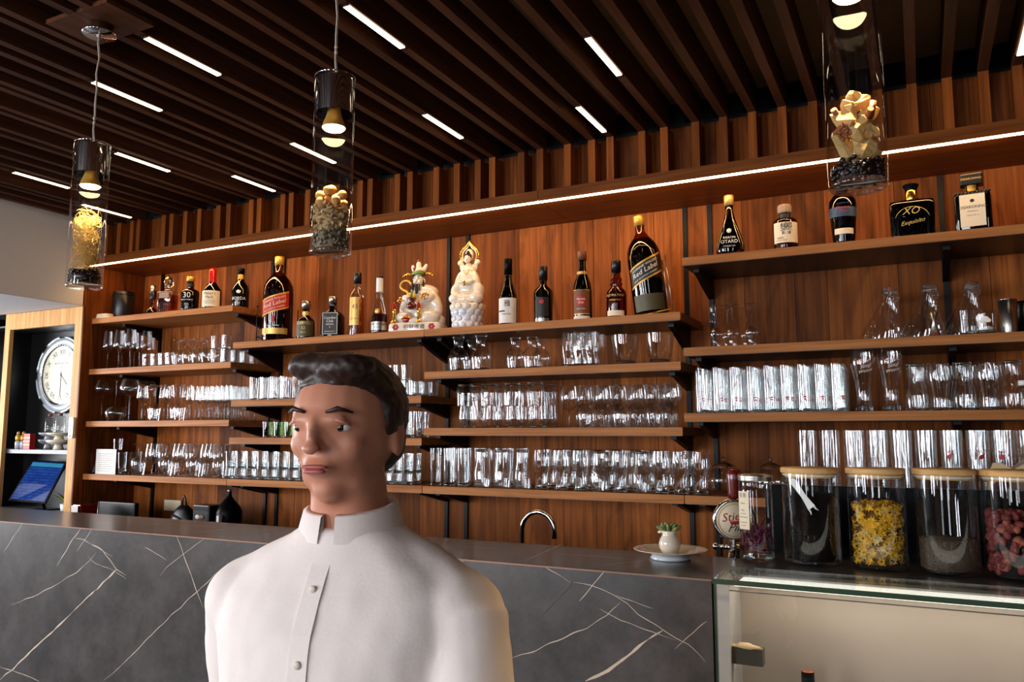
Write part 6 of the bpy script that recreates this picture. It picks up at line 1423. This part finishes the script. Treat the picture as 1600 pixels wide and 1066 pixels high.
for k in range(60):
    a = k * pi / 30; mb.box((Rc * 0.72 - 0.003, -0.0146, -0.0006), (Rc * 0.72 + 0.003, -0.0143, 0.0006), rot=RY(-a))
mb.build('numerals', 'black_ink', t)
text_flat(mb := MB(), 'RAYMOND WEIL', Rc * 0.075, (0, -0.0146, Rc * 0.30), (1, 0, 0), (0, 0, 1)); text_flat(mb, 'GENEVE', Rc * 0.05, (0, -0.0146, Rc * 0.2), (1, 0, 0), (0, 0, 1)); mb.build('lettering', 'blue_paper', t)
MB().box((-0.0022, -0.0165, -Rc * 0.56), (0.0022, -0.0155, Rc * 0.08)).build('minute_hand', 'black_ink', t)
MB().box((-0.0026, -0.0155, -Rc * 0.05), (0.0026, -0.0150, Rc * 0.38), rot=RY(radians(135))).build('hour_hand', 'black_ink', t)
disc('hub', [(0.006, 0.0168), (0.0005, 0.0172)], 'black_ink', t, 16)
# bits on the niche shelf
def nx(px, Y, py=690): return xat(px, Y, py)
for i, (px, lb) in enumerate(((28, 'left'), (36, 'right'))):
    Y = YC + 0.08; t = thing('doll', f'{lb} one of two tiny yellow-topped figures in the niche', 'figurine', (nx(px, Y), Y, zs + 0.0004), 0, 'tiny yellow figures in the niche')
    MB().lathe([(0.0005, 0), (0.014, 0), (0.016, 0.03), (0.015, 0.045)], 16, caps=(False, True)).build('body', 'porcelain_blue', t)
    mb = MB(); mb.ball((0, 0, 0.064), (0.016, 0.015, 0.024), 12, 8); mb.ball((0.004, -.002, .092), (.009, .009, .012), 10, 6); mb.build('yellow_top', 'gold_paint', t)
Y = YC + 0.075; t = thing('red_box', 'small red box with gold bands in the niche', 'box', (nx(46, Y), Y, zs + 0.0004), 0.2)
MB().box((-0.022, -0.02, 0), (0.022, 0.02, 0.09)).build('carton', 'red_paper', t)
for z in (0.025, 0.045, 0.065): MB().box((-0.0225, -0.0207, z), (0.0225, -0.0201, z + 0.003)).build('gold_band', 'gold_paper', t)
def footed(px, Y, z0, r, mat, label, hh=0.055):
    t = thing('footed_bowl', label, 'bowl', (nx(px, Y), Y, z0 + 0.0004), 0, 'footed bowls stacked in the niche')
    MB().lathe([(0.0005, 0), (r * 0.42, 0), (r * 0.36, hh * 0.25), (r * 0.3, hh * 0.5)], 26).build('foot', mat, t)
    MB().lathe([(0.0005, hh * 0.5), (r * 0.5, hh * 0.5), (r * 0.9, hh * 0.75), (r, hh), (r * 0.97, hh), (r * 0.6, hh * 0.72), (0.0005, hh * 0.62)], 30).build('bowl', mat, t)
r_ = 0.07
footed(92, YC + 0.095, zs, r_, 'porcelain_cream', 'lower cream footed bowl in the niche stack'); footed(92, YC + 0.095, zs + 0.0555, r_, 'porcelain_cream', 'upper cream footed bowl in the niche stack', 0.04)
footed(75, YC + 0.205, zs, 0.055, 'porcelain_blue', 'lower blue-white footed bowl in the niche stack'); footed(75, YC + 0.205, zs + 0.0555, 0.055, 'porcelain_blue', 'upper blue-white footed bowl in the niche stack', 0.04)
footed(118, YC + 0.20, zs, 0.06, 'porcelain_cream', 'cream footed bowl half hidden by the oak frame')
for i, (px, lb, bz) in enumerate(((76, 'left', 0.0962), (97, 'right', 0.0962))):
    Y = YC + (0.205 if i == 0 else 0.095); t = thing('oil_cruet', f'{lb} small corked glass cruet standing on the stacked bowls', 'cruet', (nx(76 if i == 0 else 92, Y), Y, zs + bz), 0)
    MB().lathe([(0.0005, 0), (0.027, 0), (0.028, 0.004), (0.028, 0.085), (0.02, 0.095), (0.012, 0.098)], 22).build('body', 'glass_bottle', t)
    MB().lathe([(0.0005, 0.097), (0.011, 0.097), (0.012, 0.112), (0.0005, 0.113)], 14).build('cork', 'cork', t)
# tilted till screen
def quad_slab(parent, name, c4, th, mat, inset=0, lift=0):
    c4 = [Vector(p) for p in c4]; n = (c4[1] - c4[0]).cross(c4[3] - c4[0]).normalized()
    if n.y > 0: n = -n
    ce = sum(c4, Vector()) / 4; c4 = [ce + (p - ce) * (1 - inset) + n * lift for p in c4]
    v = c4 + [p - n * th for p in c4]
    return MB().add(v, [(0, 1, 2, 3), (7, 6, 5, 4), (0, 4, 5, 1), (1, 5, 6, 2), (2, 6, 7, 3), (3, 7, 4, 0)]).build(name, mat, parent, fixn=True), c4, n
TL, TR, BR, BL = aty(51, 719, YC + 0.20), aty(105, 722, YC + 0.20), aty(70, 787, YC + 0.045), aty(13, 782, YC + 0.045)
t = thing('till_tablet', 'tilted till tablet with a blue screen at the left end of the bar', 'tablet', ((BL.x + BR.x) / 2, YC + 0.1, 1.0505))
org = Vector(t.location); L_ = [p - org for p in (TL, TR, BR, BL)]
quad_slab(t, 'frame', L_, 0.008, 'black_gloss')
def screen():
    mt, nt, out = newmat('till_screen'); e = N(nt, 'ShaderNodeEmission'); g = N(nt, 'ShaderNodeBsdfGlossy'); g.inputs['Roughness'].default_value = 0.05
    tc = N(nt, 'ShaderNodeTexCoord'); br = N(nt, 'ShaderNodeTexBrick'); br.inputs['Scale'].default_value = 24; br.inputs['Color1'].default_value = S(30, 62, 150); br.inputs['Color2'].default_value = S(44, 86, 170); br.inputs['Mortar'].default_value = S(16, 30, 92)
    br.offset = 0; nt.links.new(tc.outputs['Object'], br.inputs[0]); nt.links.new(br.outputs[0], e.inputs[0]); e.inputs[1].default_value = 0.9
    ad = N(nt, 'ShaderNodeMixShader'); ad.inputs[0].default_value = 0.12; nt.links.new(e.outputs[0], ad.inputs[1]); nt.links.new(g.outputs[0], ad.inputs[2]); nt.links.new(ad.outputs[0], out.inputs[0])
screen()
emis('screen_header', S(60, 150, 190), 0.8)
quad_slab(t, 'screen', L_, 0.001, 'till_screen', inset=0.08, lift=0.0012)
U = [L_[0].lerp(L_[1], .06), L_[0].lerp(L_[1], .94)]; D_ = [L_[3].lerp(L_[2], .06), L_[3].lerp(L_[2], .94)]
q4 = [U[0].lerp(D_[0], .06), U[1].lerp(D_[1], .06), U[1].lerp(D_[1], .15), U[0].lerp(D_[0], .15)]
quad_slab(t, 'screen_header', q4, 0.0006, 'screen_header', lift=0.002)
cxm = (L_[2] + L_[3]) / 2
MB().tube([cxm.lerp((L_[0] + L_[1]) / 2, 0.4) + Vector((0, 0.01, 0)), Vector((cxm.x, 0.06, 0.0))], 0.008, 10).build('stand_leg', 'black_metal', t)
MB().box((cxm.x - 0.06, 0.0, -0.0003), (cxm.x + 0.06, 0.13, 0.006)).build('stand_foot', 'black_metal', t)
# leaf plant behind the tablet
Yp = YC + 0.1; x = nx(105, Yp, 790)
t = thing('small_plant', 'small plant with yellow-green blades in a white pot in the niche', 'plant', (x + 0.0, Yp, 1.0505))
MB().lathe([(0.0005, 0), (0.03, 0), (0.037, 0.05), (0.034, 0.05), (0.0005, 0.045)], 22).build('pot', 'white_plastic', t)
for a, L, el in ((3.3, 0.10, 0.75), (2.8, 0.085, 1.1), (3.7, 0.09, 1.2), (1.5, 0.07, 1.2), (4.5, 0.06, 1.3)):
    mb = MB(); d = Vector((cos(a) * cos(el), sin(a) * cos(el), sin(el))); s_ = d.cross(Vector((0, 0, 1))).normalized()
    pts = [Vector((0, 0, .045)) + d * L * u + Vector((cos(a), sin(a), -0.4)) * 0.03 * u * u for u in (0, .25, .5, .75, 1)]
    ws = (.003, .009, .011, .008, .0008); v = []
    for p, wd in zip(pts, ws): v += [p - s_ * wd, p + Vector((0, 0, -wd * .3)), p + s_ * wd]
    f = [];
    for k in range(4): f += [(3 * k, 3 * k + 1, 3 * k + 4, 3 * k + 3), (3 * k + 1, 3 * k + 2, 3 * k + 5, 3 * k + 4)]
    mb.add(v, f, True); mb.build('leaf', 'leaf_bright', t)
# paper card in front of the tumblers, remote on the panel
a, b = aty(151, 702, 2.925), aty(180, 741, 2.925)
t = thing('paper_card', 'white printed paper card leaning in front of thick tumblers, lower left', 'card', ((a.x + b.x) / 2, 2.925, SH['A4'] + 0.0006), 0.0)
hw_ = (b.x - a.x) / 2; hc = a.z - SH['A4']
MB().box((-hw_, -0.0008, 0), (hw_, 0.0008, hc)).build('sheet', 'white_paper', t)
mb = MB()
for k in range(9): mb.box((-hw_ * 0.75, -0.0011, hc * (0.12 + 0.085 * k)), (hw_ * (0.7 - 0.25 * (k % 3 == 0)), -0.0009, hc * (0.12 + 0.085 * k) + 0.0022))
mb.build('print_lines', 'taupe', t)
a = aty(129, 652, YC - 0.013); b = aty(127, 685, YC - 0.013)
t = thing('wall_remote', 'slim white remote control mounted on the wooden cabinet edge', 'remote', (-4.152, YC - 0.0125, b.z), 0)
MB().superlathe([(1, 0), (1, 0.012)], 0.019, (a.z - b.z) / 2, n=6, smooth=False).build('casing', 'cream_plastic', t)
o = t.children[0]; o.rotation_euler = (pi / 2, 0, 0); o.location = (0, 0, (a.z - b.z) / 2)
for k in range(3):
    o = MB().lathe([(0.0042, 0.0122), (0.0038, 0.0138), (0.0005, 0.014)], 14).build('button', 'white_plastic', t); o.rotation_euler = (pi / 2, 0, 0); o.location = (0, 0, (a.z - b.z) * (0.42 + 0.17 * k))
MB().box((-0.010, -0.0126, 0.008), (0.010, -0.0121, 0.014)).build('logo_bar', 'black_ink', t)
# ------------------------------------------------------------------ the passer-by, walking along the bar
def person():
    px0 = Vector((-0.722, 0.912, 0))
    t = thing('person', 'person with short dark hair in a white shirt walking past the bar', 'person', (px0.x, px0.y, 0), 0)
    face = radians(118)                      # heading: local +Y is forwards; turned so the figure walks to the left
    t.rotation_euler = (0, 0, PERSON_YAW)
    K = 1.625 / 1.75
    # local frame: +Y forward, +X the figure's right-hand side... kept symmetric
    def el(mb, prof, y0=0.0):
        """stack of elliptical rings: (z, half width, half depth, y shift)"""
        v = []; f = []; seg = 28
        for (z, a, b, ys) in prof:
            for i in range(seg):
                q = 2 * pi * i / seg; c, s_ = cos(q), sin(q)
                v.append((a * math.copysign(abs(c) ** 0.85, c), ys + b * math.copysign(abs(s_) ** 0.85, s_), z))
        for k in range(len(prof) - 1):
            for i in range(seg): j = (i + 1) % seg; f.append((k * seg + i, k * seg + j, (k + 1) * seg + j, (k + 1) * seg + i))
        f.append(tuple(reversed(range(seg)))); n = (len(prof) - 1) * seg; f.append(tuple(n + i for i in range(seg)))
        mb.add(v, f, True)
    body = MB()
    # torso and neck
    el(body, [(0.78, .135, .095, 0), (0.86, .155, .105, 0), (0.95, .135, .09, 0), (1.05, .128, .088, 0), (1.15, .145, .1, .0), (1.24, .150, .09, -.005), (1.28, .13, .075, -.012), (1.32, .08, .058, -.015), (1.36, .056, .053, -.012), (1.42, .05, .052, -.004), (1.46, .048, .05, .004)])
    # head, chin and jaw, nose, brow, ears
    hz = 1.505
    for c, r in (((0, .004, hz + .012), (.072, .09, .085)), ((0, .026, hz - .035), (.052, .060, .060)), ((0, .050, hz - .080), (.024, .026, .02)), ((.03, .02, hz - .062), (.022, .04, .026)), ((-.03, .02, hz - .062), (.022, .04, .026)), ((0, .086, hz + .012), (.042, .012, .012)),
                 ((0, .095, hz - .006), (.0085, .014, .024)), ((0, .103, hz - .026), (.0145, .011, .008)), ((0, .083, hz - .052), (.024, .012, .011)), ((.033, .058, hz - .020), (.022, .022, .022)), ((-.033, .058, hz - .020), (.022, .022, .022)),
                 ((.073, -.006, hz - .01), (.007, .018, .03)), ((-.073, -.006, hz - .01), (.007, .018, .03))):
        body.ball(c, r, 18, 12)
    # legs, mid-stride
    for s_, st in ((1, 1), (-1, -1)):
        hip = Vector((s_ * .08, 0, .84)); knee = Vector((s_ * .085, st * .13 + .03, .45)); ank = Vector((s_ * .085, st * .22 - (.06 if st < 0 else 0), .085 if st > 0 else .10))
        body.tube([hip, hip.lerp(knee, .35), hip.lerp(knee, .8), knee, knee.lerp(ank, .3), knee.lerp(ank, .75), ank], [.085, .08, .06, .052, .052, .036, .033], 18)
    # arms swinging against the legs
    hands = []
    for s_, st in ((1, -1), (-1, 1)):
        sh = Vector((s_ * .160, -.012, 1.262)); elb = Vector((s_ * .215, st * .08 - .02, 1.03)); wr_ = Vector((s_ * .205, st * .17 + .06, .81))
        body.tube([sh + Vector((-s_ * .06, 0, -.01)), sh, sh.lerp(elb, .4), elb, elb.lerp(wr_, .3), wr_], [.04, .045, .042, .036, .036, .024], 16)
        d = (wr_ - elb).normalized(); side = Vector((0, 1, 0)) - d * d.y; side.normalize(); inn = d.cross(side).normalized() * (1 if True else -1)
        palm = wr_ + d * .05
        rot = Matrix((side, inn, d)).transposed()
        body.ball(wr_ + d * .02, (.022, .018, .03), 12, 8, rot=rot); body.ball(palm, (.038, .014, .045), 14, 10, rot=rot)
        for k, L in enumerate((.068, .078, .072, .058)):
            b0 = palm + d * .03 + side * (.028 - .018 * k); cr = inn * (-s_)
            body.tube([palm + side * (.02 - .013 * k), b0, b0 + d * L * .45 + cr * .006, b0 + d * L * .8 + cr * .02, b0 + d * L * .93 + cr * .034], [.009, .0092, .0085, .0078, .006], 8)
        th = palm - d * .02 + side * .03
        body.tube([palm - d * .01, th, th + side * .022 + d * .022, th + side * .028 + d * .048 + inn * (-s_) * .008], [.012, .0115, .0098, .007], 8)
    o = body.build('body', 'skin', t)
    md = o.modifiers.new('fuse', 'REMESH'); md.mode = 'VOXEL'; md.voxel_size = 0.0045; md.use_smooth_shade = True
    s2 = o.modifiers.new('smooth', 'SMOOTH'); s2.iterations = 9; s2.factor = 0.5
    for s_ in (-1, 1):
        MB().ball((s_ * .031, .0735, hz + .002), (.0118, .0118, .0066), 14, 10).build('eye', 'eye_white', t)
        MB().ball((s_ * .031, .0826, hz + .002), (.0058, .0034, .0058), 12, 8).build('iris', 'eye_dark', t)
        MB().tube([(s_ * .016, .0945, hz + .0215), (s_ * .032, .0925, hz + .0265), (s_ * .048, .080, hz + .021)], [.002, .0034, .0015], 6).build('eyebrow', 'hair', t)
        MB().tube([(s_ * .018, .0885, hz + .0075), (s_ * .031, .0905, hz + .0115), (s_ * .045, .082, hz + .0055)], [.0022, .0030, .0018], 6).build('eyelid', 'skin', t)
    MB().ball((0, .0935, hz - .0495), (.020, .0055, .0036), 14, 6).build('lips', 'lip', t)
    MB().ball((0, .0925, hz - .0555), (.017, .006, .0042), 14, 6).build('lips', 'lip', t)
    # hair: a cap with a parted, slightly uneven edge
    hb = MB()
    hb.ball((0, -.006, hz + .026), (.0785, .0935, .082), 26, 16)
    hb.ball((0, -.040, hz - .012), (.066, .056, .058), 20, 12)
    hb.ball((-.02, .055, hz + .082), (.045, .035, .022), 16, 10)
    hb.ball((.03, .045, hz + .086), (.04, .035, .020), 16, 10)
    for s_ in (-1, 1): hb.ball((s_ * .069, .004, hz + .022), (.012, .028, .035), 12, 8)
    ho = hb.build('hair', 'hair', t)
    # cut the fringe away from the face by pushing it back
    for vtx in ho.data.vertices:
        c = vtx.co
        if c.z < hz + .055 and c.y > .02 and abs(c.x) < .075: c.y = min(c.y, .02 + (c.z - hz + .02) * .25) if c.z > hz - .02 else min(c.y, .0)
    md = ho.modifiers.new('fuse', 'REMESH'); md.mode = 'VOXEL'; md.voxel_size = 0.004; md.use_smooth_shade = True
    s2 = ho.modifiers.new('smooth', 'SMOOTH'); s2.iterations = 8; s2.factor = 0.5
    tx = bpy.data.textures.new('hair_strands', 'CLOUDS'); tx.noise_scale = 0.012
    dp = ho.modifiers.new('strands', 'DISPLACE'); dp.texture = tx; dp.strength = 0.006; dp.mid_level = 0.5; dp.texture_coords = 'LOCAL'
    # shirt
    sh_ = MB()
    el(sh_, [(0.80, .178, .128, 0), (0.88, .176, .126, 0), (0.97, .165, .116, 0), (1.07, .162, .114, 0), (1.16, .172, .121, 0), (1.24, .186, .118, -.005), (1.285, .182, .104, -.012), (1.318, .150, .088, -.015), (1.345, .108, .074, -.015), (1.37, .070, .062, -.012)])
    for s_ in (-1, 1):
        sh_.ball((s_ * .158, -.012, 1.258), (.066, .072, .062), 18, 12); sh_.tube([(s_ * .03, -.014, 1.33), (s_ * .10, -.014, 1.297), (s_ * .165, -.012, 1.262)], [.052, .055, .056], 16)
    for s_, st in ((1, -1), (-1, 1)):
        sh = Vector((s_ * .165, -.012, 1.283)); elb = Vector((s_ * .215, st * .08 - .02, 1.03)); wr_ = Vector((s_ * .205, st * .17 + .06, .83))
        sh_.tube([sh + Vector((-s_ * .02, 0, -.03)), sh.lerp(elb, .15), sh.lerp(elb, .45), elb, elb.lerp(wr_, .35), wr_], [.058, .064, .060, .053, .05, .038], 18)
    so = sh_.build('shirt', 'white_shirt', t)
    md = so.modifiers.new('fuse', 'REMESH'); md.mode = 'VOXEL'; md.voxel_size = 0.006; md.use_smooth_shade = True
    s2 = so.modifiers.new('smooth', 'SMOOTH'); s2.iterations = 8; s2.factor = 0.5
    tx = bpy.data.textures.new('shirt_folds', 'CLOUDS'); tx.noise_scale = 0.12
    dp = so.modifiers.new('folds', 'DISPLACE'); dp.texture = tx; dp.strength = 0.011; dp.mid_level = 0.5; dp.texture_coords = 'LOCAL'
    cl = MB(); pts = []
    for k in range(25):
        a = pi / 2 + 0.16 + (2 * pi - 0.32) * k / 24; pts.append((.060 * cos(a), -.010 + .060 * sin(a), 1.385 - .010 * sin(a)))
    v = []; f = []
    for i, p in enumerate(pts): v += [(p[0], p[1], p[2] - .022), (p[0] * .96, p[1] * .96, p[2] + .016), (p[0] * 1.1, p[1] * 1.1, p[2] + .012), (p[0] * 1.26, p[1] * 1.22, p[2] - .022)]
    for i in range(len(pts) - 1):
        for k in range(3): f.append((4 * i + k, 4 * i + 4 + k, 4 * i + 5 + k, 4 * i + 1 + k))
    cl.add(v, f, True); cl.build('collar', 'white_shirt', t)
    prof_ = [(1.335, .060), (1.318, .072), (1.285, .091), (1.24, .112), (1.16, .1205), (1.07, .1135), (.97, .1155), (.88, .1255), (.82, .128)]
    def fy(z):
        for (z1, y1), (z0, y0) in zip(prof_, prof_[1:]):
            if z0 <= z <= z1: return y0 + (y1 - y0) * (z - z0) / (z1 - z0)
        return prof_[0][1]
    v = []; f = []; n = 24
    for k in range(n + 1):
        z = 1.332 - (1.332 - .83) * k / n; y = fy(z) + .0045
        v += [(-.014, y - .02, z), (-.013, y, z), (.013, y, z), (.014, y - .02, z)]
    for k in range(n):
        for q in range(3): f.append((4 * k + q, 4 * k + q + 1, 4 * k + q + 5, 4 * k + q + 4))
    MB().add(v, f).build('placket', 'white_shirt', t)
    for k in range(6):
        z = 1.30 - k * .085; MB().ball((0, fy(z) + .0055, z), (.0055, .0025, .0055), 12, 6).build('button', 'cream_plastic', t)
    tr = MB()
    el(tr, [(0.76, .15, .11, 0), (0.82, .165, .12, 0), (0.88, .162, .117, 0), (0.93, .15, .105, 0)])
    for s_, st in ((1, 1), (-1, -1)):
        hip = Vector((s_ * .08, 0, .84)); knee = Vector((s_ * .085, st * .13 + .03, .45)); ank = Vector((s_ * .085, st * .22 - (.06 if st < 0 else 0), .085 if st > 0 else .10))
        tr.tube([hip, hip.lerp(knee, .35), hip.lerp(knee, .8), knee, knee.lerp(ank, .5), ank], [.098, .095, .08, .074, .068, .062], 18)
    to = tr.build('trousers', 'dark_trousers', t)
    md = to.modifiers.new('fuse', 'REMESH'); md.mode = 'VOXEL'; md.voxel_size = 0.008; md.use_smooth_shade = True
    for s_, st in ((1, 1), (-1, -1)):
        y = st * .22 - (.06 if st < 0 else 0)
        MB().superlathe([(.92, 0), (1, .012), (1, .03), (.85, .055), (.5, .085), (.45, .11)], .045, .125, n=2.6).build('shoe', 'black_plastic', t).location = (s_ * .085, y + .05, 0.0)
    return t
PERSON_YAW = radians(-170)
person()

# lettering belongs to the label it is printed on
for o in list(COL.objects):
    if o.type == 'EMPTY' and 'label' in o:
        ch = list(o.children); lab = [c for c in ch if c.name.split('.')[0] in ('paper_label', 'slanted_label', 'plinth', 'emblem')]
        let = [c for c in ch if c.name.split('.')[0] == 'lettering']
        if len(lab) == 1:
            for c in let: c.parent = lab[0]
